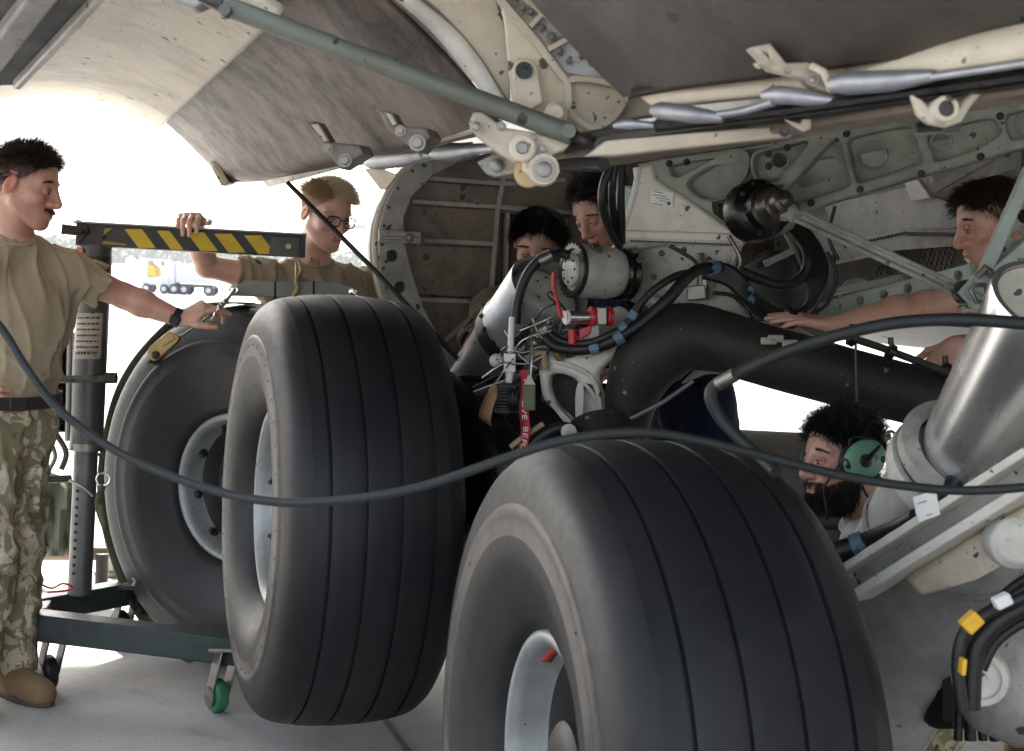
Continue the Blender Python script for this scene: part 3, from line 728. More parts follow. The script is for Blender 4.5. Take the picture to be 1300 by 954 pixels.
# ------------------------------------------------------------------ the aircraft over the gear
B0 = W(480, 330, 5.5)
air = thing('aircraft', 'grey transport aircraft whose open wheel well and belly rise over the gear', 'aircraft', (B0.x, B0.y, 0))
skin_grey = paint('aircraft_skin', (.36, .365, .36), (.2, .2, .19), .35, .45, spots=.08, spot_scale=8)
# belly and side of the fuselage
fo = AX*6.2+CXV*5.0; fo.z = 1.16+3.43
m = MB(); m.lathe(fo, AX, [(-16, 3.4), (-8, 3.43), (0, 3.43), (4.2, 3.43), (6, 3.2), (8, 2.5), (9.4, 1.3), (9.9, .02)], 72); fus = m.build('fuselage', skin_grey, air)
# unseen high wing slab, placed and trimmed for the shade it casts below
wz = 4.9
def ac(a, c, z): p = AX*a+CXV*c; p.z = z; return p
m = MB(); m.prism([ac(4.6, -8.5, wz+.5), ac(11.75, -8.5, wz+.5), ac(11.75, 4.6, wz), ac(4.6, 4.6, wz)], (0, 0, .5)); m.build('wing', skin_grey, air, fix=True)
# forward bulkhead of the wheel well
def B(px, py, off=0): return RP(px, py, B0-AX*off, AX)
pan = [(511, 277), (523, 248), (548, 224), (577, 207), (620, 194), (760, 186), (1050, 170), (1050, 440), (800, 480), (620, 490), (589, 459), (557, 430), (536, 391), (522, 347), (513, 312)]
bh = plate('forward_bulkhead', [B(x, y) for x, y in pan], [], bulk, air, B0, CXV, UZ, .02, .002)
fl = [(605, 186), (560, 192), (530, 206), (505, 227), (489, 255), (481, 282), (478, 310), (480, 345), (486, 372), (497, 398), (516, 425), (545, 450), (590, 478), (600, 470), (589, 459), (557, 430), (536, 391), (522, 347), (513, 312), (511, 277), (523, 248), (548, 224), (577, 208), (607, 199)]
def circ(fn, px, py, rx, ry=None, n=20, **k): return [fn(px+rx*math.cos(2*math.pi*i/n), py+(ry or rx)*math.sin(2*math.pi*i/n), **k) for i in range(n)]
ring = plate('bulkhead_flange', [B(x, y, .06) for x, y in fl], [circ(B, 497, 325, 7.2, off=.06), circ(B, 506.5, 365, 7.2, off=.06)], bulk_pale, air, B0-AX*.06, CXV, UZ, .05, .006)
for (x, y) in ((497, 325), (506.5, 365)):
    m = MB(); c = B(x, y, .02); m.disc(c, -AX, .023, .012, 20); m.build('hole_grommet', dark_steel, ring)
edge = [(600, 184), (560, 190), (530, 204), (503, 226), (487, 255), (479, 282), (476, 310), (478, 345), (484, 372), (495, 398), (514, 426), (543, 452), (588, 480)]
m = MB(); m.tube(crv([B(x, y, .06) for x, y in edge], 4), .012, 8); m.build('edge_seal', cream_clean, ring)
# sponson skin forward of the bulkhead
m = MB(); A_ = [B(x, y, .03) for x, y in edge]; m.strip(A_, [p+AX*2.4*1+CXV*.45*(i*0+1)+UZ*(-.0) for i, p in enumerate(A_)]); m.build('sponson_skin', skin_grey, air, solid=.02)
def rib(pts, w_=.016, h_=.017, mat=bulk_pale):
    m = MB(); P = [B(x, y, .022) for x, y in pts]
    for a, b in zip(P, P[1:]): m.bar(a, b, h_, w_, AX)
    m.build('rib', mat, bh, bevel=.003, fix=True)
rib([(545, 226.5), (639, 233.5), (718, 228.5)]); rib([(521.7, 255.7), (633, 263), (721, 269.5), (800, 270)]); rib([(538, 305), (629, 310)])
rib([(533, 380.5), (620, 384)]); rib([(564, 432.5), (618.5, 387)]); rib([(643.5, 205), (632, 265), (629, 309), (623, 384)]); rib([(718, 277), (718, 340)], .012, .02)
m = MB(); m.bar(B(643, 271, .014), B(640, 380, .014), .012, .05, AX); m.build('splice_plate', bulk_pale, bh, bevel=.002, fix=True)
m = MB()
for k in range(30):
    for x0, x1 in ((637.5, 634.5), (649, 646)):
        f = k/29; m.disc(B(x0+(x1-x0)*f, 272+108*f, .026), -AX, .0042, .004, 8)
for (a, b) in (((545, 231), (639, 238)), ((522, 261), (630, 267)), ((536, 311), (628, 315)), ((534, 375), (618, 379)), ((640, 274), (720, 276))):
    for k in range(26): f = k/25; m.disc(B(a[0]+(b[0]-a[0])*f, a[1]+(b[1]-a[1])*f, .011), -AX, .0038, .004, 8)
m.build('rivet', dark_steel, bh, 'stuff')
m = MB(); c = B(507, 301, .10); m.box(c, CXV, UZ, AX, .078, .022, .012); lb = m.build('latch_bracket', bulk_pale, ring, bevel=.003)
m = MB(); m.bar(B(482, 302, .115), B(535, 303, .115), .012, .012); bolt(m, B(520, 302, .112), -AX, .013, .012, 12); m.build('latch_rod', steel, ring, bevel=.002)
m = MB()
for k in range(15):
    f = k/14; i = int(f*11.99); q = f*12-i; a, b = edge[i], edge[min(i+1, 12)]
    m.disc(B(a[0]+(b[0]-a[0])*q+9, a[1]+(b[1]-a[1])*q+1, .086), -AX, .006, .004, 8)
m.build('rivet', dark_steel, ring, 'stuff')
# roof, inner wall of the well
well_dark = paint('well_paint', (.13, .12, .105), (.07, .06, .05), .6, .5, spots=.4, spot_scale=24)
z1 = 2.12
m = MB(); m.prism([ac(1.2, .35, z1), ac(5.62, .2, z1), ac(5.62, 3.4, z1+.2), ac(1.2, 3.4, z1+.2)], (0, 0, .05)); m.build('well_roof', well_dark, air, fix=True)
ci = 2.95
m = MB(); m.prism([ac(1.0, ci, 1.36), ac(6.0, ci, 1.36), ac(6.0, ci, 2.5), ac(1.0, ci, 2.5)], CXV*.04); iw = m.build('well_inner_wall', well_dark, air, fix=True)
def I(px, py, off=0): return RP(px, py, CXV*(ci-off), CXV)
for z in (1.42, 1.62, 1.86, 2.05):
    m = MB(); m.bar(ac(1.2, ci-.03, z), ac(5.9, ci-.03, z), .05, .03); m.build('stringer', grey_paint, iw, bevel=.004)
for a in (2.6, 3.3, 4.0, 4.7, 5.3):
    m = MB(); m.bar(ac(a, ci-.045, 1.38), ac(a, ci-.045, 2.3), .035, .07, AX); m.build('wall_frame', grey_paint, iw, bevel=.004, fix=True)
# sheet panels seen between the truss and the tube
pz = W(1130, 300, 5.0); pn = (W(1230, 300, 4.6)-W(1040, 300, 5.3)).normalized()
pv = UPV-pn*UPV.dot(pn); pv.normalize(); pnn = pn.cross(pv)
def PZ(x, y, off=0): return RP(x, y, pz+pnn*off, pnn)
off_s = .04 if pnn.dot(FWD) < 0 else -.04
def pp(name, o2, mat, off=0, holes=[], th=.02): return plate(name, [PZ(x, y, off) for x, y in o2], [[PZ(x, y, off) for x, y in h] for h in holes], mat, air, pz+pnn*off, pn, pv, th, .003)
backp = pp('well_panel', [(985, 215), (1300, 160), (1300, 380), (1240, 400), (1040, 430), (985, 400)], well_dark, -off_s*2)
shade_plate = plate('hose_shade_plate', [W(x, y, 4.72) for x, y in ((928, 345), (975, 318), (1015, 322), (1040, 296), (1060, 330), (1056, 395), (1012, 412), (955, 408))], [], grease, air, W(1000, 360, 4.72), RGT, UPV, .04, .004)  # flat black plate standing in for the deep shade behind the hoses
p1_ = pp('sheet_panel', [(1045, 262), (1160, 236), (1232, 268), (1218, 290), (1150, 300), (1060, 320)], grey_paint, off_s)
p2_ = pp('sheet_panel', [(1150, 230), (1168, 228), (1185, 252), (1160, 256)], off_white, off_s*1.6)
p3_ = pp('rivet_ledge', [(1050, 312), (1150, 290), (1222, 291), (1222, 312), (1140, 318), (1060, 336)], grey_paint, off_s*1.5)
m = MB()
for k in range(22):
    f = k/21; m.disc(PZ(1152+68*f, 297+1*f, off_s*1.5+(.012 if off_s > 0 else -.012)), pnn*(1 if off_s > 0 else -1), .006, .006, 8); m.disc(PZ(1060+90*f, 316-20*f, off_s*1.5+(.012 if off_s > 0 else -.012)), pnn*(1 if off_s > 0 else -1), .005, .006, 8)
m.build('rivet', dark_steel, p3_, 'stuff')
m = MB()
for r__ in range(5):
    for k in range(16):
        m.disc(PZ(1120+k*6.2-r__*2, 322+r__*6.5-k*.5, -off_s*1.7), pnn*(1 if off_s > 0 else -1), .006, .005, 6)
m.build('rivet', steel, backp, 'stuff')
def stringer(a, b, w_, th, mat, name='stringer', holes=0, d=(4.8, 4.4), parent=None):
    A = W(*a, d[0]); Bq = W(*b, d[1]); u = (Bq-A).normalized(); v = (UPV-u*UPV.dot(u)).normalized(); L_ = (Bq-A).length
    out = [A+v*w_/2, A-v*w_/2, Bq-v*w_/2, Bq+v*w_/2]
    hs = []
    for k in range(holes):
        c = A+u*L_*(k+.5)/holes; hs.append([c+u*w_*.27*math.cos(t)+v*w_*.27*math.sin(t) for t in np.linspace(0, 2*math.pi, 14, endpoint=False)])
    return plate(name, out, hs, mat, parent or air, A, u, v, th, .004)
stringer((1025, 400), (1236, 346), .052, .03, mint, holes=7, d=(4.75, 4.3))
stringer((1055, 372), (1150, 352), .02, .03, grey_paint, d=(4.85, 4.6)); stringer((1090, 372), (1150, 352), .02, .02, grey_paint, d=(4.8, 4.6))
m = MB(); m.disc(W(1085, 375, 4.9), -FWD, .055, .06, 20); m.build('drain_cup', grey_paint, air, bevel=.006)
# triangular web panels behind the hoses
stringer((1010, 260), (1045, 330), .15, .02, grey_paint, d=(4.7, 4.7))
m = MB(); m.bar(W(970, 336, 4.6), W(1020, 312, 4.6), .02, .02); m.build('brace', grey_paint, air, bevel=.003)
m = MB(); m.bar(W(1038, 345, 4.6), W(1020, 312, 4.6), .02, .02); m.build('brace', grey_paint, air, bevel=.003)
m = MB(); m.prism([W(1175, 205, 4.6), W(1235, 190, 4.5), W(1290, 170, 4.4), W(1290, 215, 4.4), W(1220, 235, 4.5), W(1190, 245, 4.6)], FWD*.03); m.build('frame_web', grey_paint, air, bevel=.004)
m = MB(); m.bar(W(1185, 240, 4.5), W(1262, 196, 4.4), .03, .03); m.build('brace', grey_paint, air, bevel=.003)

# sill along the lip of the well: everything hangs at the same height
ZL = 1.754
def lipd(px, py, z=ZL): r = ray(px, py); return (z-CAM.z)/r.z
def LP(px, py, dd=0): return W(px, py, lipd(px, py)+dd)
dsill = lambda x: 2.87 if x < 640 else 2.87+(1.9-2.87)*(x-640)/660
def SP(x, y, dd=0): return W(x, y, dsill(x)+dd)
m = MB(); up_ = (SP(1300, 100)-SP(640, 200)).normalized()
for a, b, w_, h_ in (((640, 212), (1330, 98), .07, .05),):
    m.bar(SP(*a, .12), SP(*b, .12), w_, h_)
m.build('sill_beam', bulk, air, bevel=.006)
m = MB(); m.bar(SP(760, 190, .2), SP(1330, 92, .2), .12, .035); m.build('sill_web', cream, air, bevel=.004)
m = MB(); m.bar(SP(1010, 158, .06), SP(1170, 138, .06), .02, .02); m.build('copper_line', paint('copper_brown', (.26, .13, .06), (.1, .06, .03), .5, .5, spots=.3), air, bevel=.003)

# ------------------------------------------------------------------ raised gear door with brown liner
D0 = W(330, 230, 5.4)
def D(px, py): return RP(px, py, D0, AX)
dn = 2.87
door = thing('gear_door', 'raised landing gear door with scuffed brown liner, curving over the two airmen', 'gear door', (D0.x, D0.y, D0.z))
far_sk = [(-120, 190), (-60, 140), (0, 115), (35, 110), (70, 109), (110, 113), (150, 125), (185, 141), (208, 155)]
near_sk = [(53+(x-53)*2.0, 301+(y-301)*2.0) for x, y in far_sk]
m = MB(); A_ = crv([D(*p) for p in far_sk], 4); N_ = crv([W(x, y, dn) for x, y in near_sk], 4); M_ = [[a.lerp(b, t/6) for a, b in zip(A_, N_)] for t in range(7)]
m.grid(M_)
o = m.build('door_skin', cream_clean, door, solid=.03); o.modifiers['solid'].offset = 1
far_l = [(206, 137), (222, 152), (240, 168), (258, 186), (272, 201), (284, 214), (300, 219), (326, 219)]
near_l = [(345, -100), (430, -50), (500, 3), (555, 55), (600, 105), (628, 142), (636, 152), (640, 158)]
m = MB(); A2 = crv([D(*p)-UZ*.015 for p in far_l], 4); N2 = crv([W(x, y, dn-.02) for x, y in near_l], 4); M2 = [[a.lerp(b, t/8) for a, b in zip(A2, N2)] for t in range(9)]
m.grid(M2)
o = m.build('liner_panel', liner, door, solid=.02); o.modifiers['solid'].offset = 1
m = MB(); m.tube([M2[q][0] for q in range(9)], .012, 8); m.build('liner_edge', dark_steel, door)
m = MB(); a0, a1 = D(326, 217), D(343, 237); b0, b1 = W(604, 159, 2.95), W(604, 167, 2.95)
m.add([a0, a1, b1, b0], [(0, 1, 2, 3)]); m.build('lip_flange', cream, door, solid=.018)
m = MB(); m.prism([D(270, 208), D(277, 203), D(292, 214), D(326, 219), D(327, 224), D(298, 230), D(292, 236), D(285, 233)], AX*.12); m.build('corner_block', dark_steel, door, bevel=.006, fix=True)
flat('corner_fitting', [(276, 203), (292, 215), (326, 220), (326, 229), (300, 231), (292, 235)], 5.28, plain('corner_navy', (.03, .035, .05), .5), door, .05, .006)
flat('corner_plate', [(269, 207), (277, 203), (293, 233), (286, 236)], 5.25, cream, door, .05, .006)
m = MB(); m.bar(D(270, 206)-AX*.01, D(286, 235)-AX*.01, .035, .03); m.build('corner_plate', cream, door, bevel=.006)
# scratches and fasteners on the liner
m = MB()
for k in range(14):
    f = (k+.5)/14; q = M2[int(f*8)]; 
    for j in (2, len(q)-6): p = q[j]; m.disc(p, -UZ, .006, .004, 8)
m.build('fastener', dark_steel, door, 'stuff')
def arm(pts, d, mat, th=.05):
    r__ = thing('hinge_arm', '', 'hinge arm', W(pts[0][0], pts[0][1], d))
    return r__
def px2m(r, d): return r/F*d
for pts, d, (hx, hy) in (([(394, 158), (406, 156), (422, 182), (464, 186), (469, 197), (438, 216), (420, 189)], 3.55, (438, 204)), ([(488, 142), (499, 144), (509, 161), (548, 165), (554, 176), (536, 195), (500, 168)], 2.95, (530, 182))):
    t = flat('hinge_arm', pts, d, paint('hinge_paint', (.24, .22, .19), (.07, .06, .05), .7, .45, spots=.6, spot_scale=50) if 'hinge_paint' not in MATS else MATS['hinge_paint'], door, .06, .006, (-FWD-RGT*.4))
    m = MB(); bolt(m, W(hx, hy, d-.05), -FWD, .011, .012, 12); bolt(m, W(hx-22, hy-16, d-.05), -FWD, .007, .008, 12); m.build('bolt', steel, t, 'stuff')
    sl_ = flat('arm_tab', [(pts[0][0]+2, pts[0][1]+1), (pts[1][0]-1, pts[1][1]+1), (pts[2][0]-4, pts[2][1]-3), (pts[2][0]-9, pts[2][1]-1)], d-.045, cream, t, .012, .003, (-FWD-RGT*.4))
# silver wrapped line along the lip
def lump(path, rad, name='wrapped_line', parent=None, mat=silver): m = MB(); m.tube(crv(path, 5), np.interp(np.linspace(0, len(rad)-1, (len(path)-1)*5+1), range(len(rad)), rad)*.8, 14); return m.build(name, mat, parent or door, smooth=60)
lump([W(466, 208, 3.75), W(482, 204, 3.7), W(520, 199, 3.55), W(556, 192, 3.4)], [.012, .030, .028, .016])
lump([W(552, 195, 3.4), W(575, 193, 3.3), W(602, 190, 3.2), W(640, 187, 3.05)], [.018, .026, .016, .011])
m = MB(); m.tube([W(440, 205, 3.95), W(482, 201, 3.7)], .014, 10); m.build('line_sleeve', grease, door)
m = MB(); m.prism([W(462, 214, 3.9), W(486, 214, 3.8), W(505, 222, 3.75), W(490, 240, 3.8), W(482, 240, 3.85)], FWD*.03); m.build('seal_corner', cream, door, bevel=.004)

# ------------------------------------------------------------------ second door with dark liner over the foreground
door2 = thing('gear_door', 'dark lined landing gear door overhead with a cream lower lip', 'gear door', W(900, 60, 2.3))
fa = [(600, -160), (650, -60), (690, -8), (735, 42), (775, 85), (806, 119)]
na = [(1000, -420), (1120, -260), (1200, -160), (1260, -80), (1330, -20), (1400, 2)]
m = MB(); A_ = crv([W(x, y, 2.62-.03*i) for i, (x, y) in enumerate(fa)], 4); N_ = crv([W(x, y, 1.72+.03*i) for i, (x, y) in enumerate(na)], 4)
m.grid([[a.lerp(b, q/6) for a, b in zip(A_, N_)] for q in range(7)])
o = m.build('liner_panel', liner_dark, door2, solid=.03); o.modifiers['solid'].offset = 1
m = MB(); m.strip([W(804, 117, 2.45), W(972, 89, 2.3), W(1076, 71, 2.2), W(1300, 20, 1.9), W(1400, 0, 1.8)], [W(830, 136, 2.42), W(972, 121, 2.27), W(1076, 108, 2.17), W(1300, 76, 1.87), W(1400, 60, 1.77)]); m.build('lip_flange', cream_clean, door2, solid=.015)
m = MB(); m.tube([W(804, 118, 2.43), W(972, 90, 2.28), W(1076, 72, 2.18), W(1300, 21, 1.88)], .008, 8); m.build('liner_edge', dark_steel, door2)
lump([W(826, 141, 2.36), W(840, 141, 2.35), W(880, 146, 2.3), W(918, 150, 2.28)], [.008, .018, .017, .009], parent=door2)
lump([W(912, 146, 2.28), W(945, 141, 2.25), W(982, 130, 2.2)], [.008, .008, .008], parent=door2)
lump([W(968, 122, 2.22), W(990, 121, 2.2), W(1030, 125, 2.17), W(1066, 128, 2.15)], [.008, .018, .014, .006], parent=door2)
lump([W(1054, 108, 2.12), W(1075, 106, 2.1), W(1130, 103, 2.05), W(1186, 96, 2.0)], [.012, .021, .019, .010], parent=door2)
lump([W(1184, 98, 2.0), W(1240, 90, 1.93), W(1300, 81, 1.86), W(1380, 70, 1.8)], [.007, .007, .007, .007], parent=door2)
lump([W(780, 160, 2.5), W(800, 158, 2.48), W(832, 160, 2.45)], [.006, .012, .006], parent=door2)
m = MB(); m.tube([W(640, 196, 2.95), W(760, 176, 2.6), W(980, 146, 2.3), W(1300, 96, 1.95)], .016, 10); m.build('lip_tube', dark_steel, door2)
m = MB(); m.tube([W(835, 160, 2.4), W(1000, 140, 2.22), W(1200, 112, 2.02), W(1320, 95, 1.9)], .011, 10); m.build('seal_strip', grease, door2)
ha = flat('hinge_arm', [(950, 62), (974, 57), (994, 82), (1036, 80), (1066, 76), (1071, 92), (1056, 121), (1036, 117), (1016, 100), (976, 90)], 2.18, cream, door2, .03, .005, -FWD+RGT*.2, holes=[circ(lambda x, y: (x, y), 968, 75, 4, 6, 12)])
m = MB(); bolt(m, W(1031, 102, 2.15), -FWD, .006, .006, 12); bolt(m, W(1052, 104, 2.15), -FWD, .007, .006, 12); bolt(m, W(1000, 90, 2.15), -FWD, .004, .005, 12); m.build('bolt', steel, ha, 'stuff')
m = MB(); m.tube([W(1030, 84, 2.15), W(1046, 92, 2.14), W(1056, 116, 2.13)], .006, 8); m.build('arm_rib', cream, ha)
lu = flat('hinge_lug', [(1156, 122), (1168, 128), (1180, 140), (1214, 140), (1228, 122), (1246, 108), (1250, 114), (1232, 134), (1218, 156), (1200, 162), (1178, 158), (1164, 146)], 2.02, cream, door2, .02, .004)
m = MB(); c_ = W(1198, 140, 2.0); m.lathe(c_, -FWD, [(-.02, .011), (-.02, .0175), (.012, .0175), (.014, .016), (.014, .011)], 24, True); m.build('bushing', cream, lu)
m = MB(); m.disc(c_, -FWD, .011, .008, 16); m.build('hinge_pin', dark_steel, lu)
m = MB(); m.bar(W(1160, 165, 2.08), W(1216, 162, 2.08), .03, .012); m.build('lug_base', grease, lu)
# panel edge in the upper corner of view
fl_ = thing('gear_door', 'blurred grey inner face of an aft door panel above the left airman', 'gear door', W(40, 40, 2.6))
m = MB(); P_ = [W(22, 108, 3.0), W(128, -4, 2.6), W(190, -90, 2.3), W(-140, -90, 2.2), W(-140, 112, 3.0)]; m.prism(P_, UPV*.03+FWD*.02); m.build('inner_panel', paint('aft_panel', (.13, .125, .12), (.05, .048, .045), .7, .5, spots=.2, grain=(.4, 1, 6)), fl_, fix=True)
m = MB(); m.bar(W(21, 108, 2.98), W(150, -30, 2.5), .016, .02); m.build('edge_strip', off_white, fl_, bevel=.004)
m = MB(); m.bar(W(-30, 100, 2.9), W(62, -20, 2.5), .05, .03); m.build('stiffener', grey_paint, fl_, bevel=.006)

# ------------------------------------------------------------------ hinge rib and its links
def Z(x, y): return (590+x/3.975, y/3.975)
hr = thing('hinge_rib', 'cream cast hinge rib with bolted bays between the two gear doors', 'hinge', W(720, 100, 2.75))
flat('side_panel', [(480, -60), (560, -40), (626, -10), (644, 42), (647, 90), (648, 134), (635, 118), (615, 83), (590, 50), (555, 12), (500, -30)], 2.84, cream_clean, hr, .02, .004)
m = MB(); oa = [(470, -45), (530, -2), (565, 25), (590, 50), (615, 83), (635, 116), (650, 138)]; ia = [(455, -38), (505, 0), (545, 35), (578, 73), (610, 113), (632, 148), (640, 152)]
m.strip(crv([W(x, y, 2.82) for x, y in oa], 4), crv([W(x, y, 2.84) for x, y in ia], 4)); m.build('side_flange', off_white, hr, solid=.012)
web = flat('rib_web', [(626, -40), (640, 30), (645, 85), (650, 134), (700, 146), (718, 160), (750, 177), (800, 152), (829, 149), (831, 118), (806, 118), (761, 68), (721, 38), (690, 10), (660, -25)], 2.74, cream, hr, .03, .005)
def bar_path(pts, w_, d, name, mat=cream, parent=hr, th=.02):
    P = crv([W(*Z(x, y), d) for x, y in pts], 4); m = MB()
    A = []; n_ = -FWD
    L1, L2, L3, L4 = [], [], [], []
    for i, p in enumerate(P):
        t = (P[min(i+1, len(P)-1)]-P[max(i-1, 0)]).normalized(); s = t.cross(n_).normalized()
        L1.append(p+s*w_/2); L2.append(p-s*w_/2); L3.append(p-s*w_/2+FWD*th); L4.append(p+s*w_/2+FWD*th)
    for a, b in ((L1, L2), (L2, L3), (L4, L1)): m.strip(a, b)
    for i_ in (0, -1): m.add([L1[i_], L2[i_], L3[i_], L4[i_]], [(0, 1, 2, 3)])
    return m.build(name, mat, parent, bevel=.003, fix=True)
bar_path([(150, -60), (190, 10), (335, 180), (480, 370), (520, 430), (518, 560)], .012, 2.70, 'rib_rail')
bar_path([(300, -40), (345, 10), (520, 150), (680, 270), (860, 470)], .012, 2.68, 'rib_rail', cream_clean)
bar_path([(420, 250), (540, 185)], .009, 2.70, 'cross_rib'); bar_path([(330, 135), (385, 75)], .009, 2.70, 'cross_rib')
bar_path([(515, 405), (620, 400), (790, 432)], .010, 2.70, 'cross_rib')
bar_path([(790, 432), (815, 490), (745, 600), (640, 645), (545, 580), (518, 540)], .010, 2.70, 'pocket_rim')
flat('bay_floor', [Z(x, y) for x, y in ((420, 230), (530, 190), (690, 290), (800, 410), (640, 390), (510, 370))], 2.722, paint('bay_floor', (.52, .55, .55), (.2, .18, .15), .5, .5, spots=.5, spot_scale=60), hr, .006, .001)
flat('bay_floor', [Z(x, y) for x, y in ((345, 150), (390, 90), (515, 170), (430, 225))], 2.722, MATS['bay_floor'], hr, .006, .001)
lg = flat('lug_plate', [Z(240+65+65*math.cos(t), 360-62*math.sin(t)) for t in np.linspace(0, math.pi, 9)]+[Z(245, 540), Z(330, 560), Z(395, 520)], 2.70, cream_clean, hr, .02, .004)
m = MB()
for (x, y, r) in ((300, 358, .013), ): m.lathe(W(*Z(x, y), 2.685), -FWD, [(0, .001), (0, r*1.2), (.004, r*1.2), (.004, r*.6), (-.004, r*.5), (-.004, .001)], 20)
m.build('lug_bolt', grease, lg)
m = MB()
for (x, y, r) in ((330, 65, .007), (285, 45, .008), (238, 0, .009), (385, 145, .008), (435, 190, .009), (470, 262, .009), (525, 312, .006), (563, 228, .006), (590, 288, .006), (640, 322, .006), (630, 268, .005)): bolt(m, W(*Z(x, y), 2.712), -FWD, r*.7, .010, 6)
m.build('bolt', steel, hr, 'stuff')
m = MB(); m.lathe(W(*Z(462, 572), 2.66), -FWD, [(-.05, .001), (-.05, .021), (.0, .021), (.012, .012), (.012, .001)], 20); m.build('pin_boss', cream, hr)
bc = flat('bell_crank', [Z(x, y) for x, y in ((22, 625), (45, 575), (90, 572), (200, 650), (330, 670), (545, 715), (500, 765), (440, 790), (480, 870), (440, 915), (390, 920), (330, 905), (290, 860), (290, 820), (240, 820), (150, 762), (60, 690))], 2.66, cream, hr, .035, .006)
m = MB(); m.lathe(W(*Z(292, 752), 2.63), -FWD, [(0, .001), (0, .024), (.015, .024), (.018, .020), (.018, .012), (.010, .012), (.010, .001)], 24); m.build('crank_boss', cream_clean, bc)
m = MB(); bolt(m, W(*Z(292, 752), 2.62), -FWD, .010, .012, 12); m.bar(W(*Z(276, 735), 2.605), W(*Z(308, 770), 2.605), .003, .004); m.build('crank_bolt', steel, bc)
m = MB(); m.lathe(W(*Z(398, 858), 2.63), -FWD, [(-.03, .001), (-.03, .027), (.012, .027), (.012, .001)], 28); m.build('crank_lug', cream_clean, bc)
m = MB(); m.lathe(W(*Z(325, 870), 2.67), -FWD, [(-.02, .001), (-.02, .027), (.012, .027), (.012, .001)], 28); m.build('rusty_bush', paint('rusty_cream', (.5, .36, .2), (.3, .12, .04), .6, .6, spots=.5), bc)
m = MB(); bolt(m, W(*Z(400, 858), 2.615), -FWD, .014, .01, 6); bolt(m, W(*Z(58, 640), 2.64), -FWD, .008, .008, 6); bolt(m, W(*Z(185, 640), 2.64), -FWD, .006, .008, 6); bolt(m, W(*Z(390, 755), 2.635), -FWD, .006, .01, 6); bolt(m, W(*Z(345, 700), 2.64), -FWD, .005, .01, 6); m.build('bolt', steel, bc, 'stuff')
sg_ = flat('side_lug', [Z(x, y) for x, y in ((65, 820), (150, 780), (195, 830), (190, 870), (150, 890), (110, 880))], 2.8, grey_paint, hr, .02, .004)
m = MB(); bolt(m, W(*Z(162, 838), 2.785), -FWD, .013, .012, 6); m.build('side_nut', steel, sg_)
m = MB(); m.tube([W(*Z(480, 840), 2.7), W(*Z(600, 830), 2.66), W(*Z(700, 830), 2.6)], .013, 12); m.build('swivel_pipe', dark_steel, hr)
lk = thing('link_bar', 'long cream link bar with bolted ends under the silver wrapped line', 'link', W(880, 178, 2.3))
flat('bar', [(744, 199), (768, 180), (990, 160), (1002, 160), (1007, 168), (1000, 175), (780, 198)], 2.33, cream_clean, lk, .025, .004, -FWD+RGT*.25)
m = MB(); bolt(m, W(767, 187, 2.36), -FWD, .011, .008, 12); bolt(m, W(996, 167, 2.22), -FWD, .006, .008, 12); m.build('bar_bolt', dark_steel, lk, 'stuff')
flat('end_link', [(996, 152), (1016, 158), (1020, 147), (1030, 150), (1029, 164), (1020, 168), (1006, 160)], 2.25, cream, lk, .012, .003)
# telescopic door strut
ds = thing('door_actuator', 'green grey telescopic door strut slanting across the upper doors', 'strut', W(500, 90, 3))
a, b = W(286, 8, 2.74), W(728, 172, 2.62)
m = MB(); m.tube([a, a.lerp(b, .02), a.lerp(b, .5), b.lerp(a, .01), b], [.016, .0185, .0185, .0185, .016], 28); m.build('outer_tube', rod_green, ds, smooth=50)
m = MB(); m.tube([b, W(738, 176, 2.6), W(748, 181, 2.58)], [.010, .010, .007], 14); m.build('rod_end', dark_steel, ds)
m = MB(); m.tube([W(255, -4, 2.76), W(270, 2, 2.75), a], [.010, .013, .015], 16); m.build('end_fitting', dark_steel, ds)
m = MB(); m.lathe(W(286, 14, 2.72), -FWD, [(-.02, .001), (-.02, .011), (.01, .011), (.01, .001)], 16); m.build('end_bolt', rod_green, ds)
m = MB(); m.lathe(a.lerp(b, .985)-FWD*.026, -FWD, [(-.02, .001), (-.02, .013), (.004, .013), (.004, .001)], 16); m.build('pin_head', rod_green, ds)
m = MB(); m.prism([W(205, -20, 2.8), W(240, -20, 2.8), W(262, 2, 2.78), W(245, 10, 2.78), W(215, 0, 2.8)], FWD*.06); m.build('clevis', grey_paint, ds, bevel=.006)
# thin stay from the door lip
st = thing('stay_cable', 'thin black stay running from the door lip down past the bulkhead', 'stay')
m = MB(); m.tube([W(365, 232, 4.95), W(478, 346, 4.85), W(592, 468, 4.75)], .0085, 8); me_ = m.mesh('x')
bpy.data.objects.remove(st); st = link('stay_rod', me_, black_rubber); tag(st, 'thin black stay rod slanting from the door lip down past the ringed bulkhead', 'stay rod')
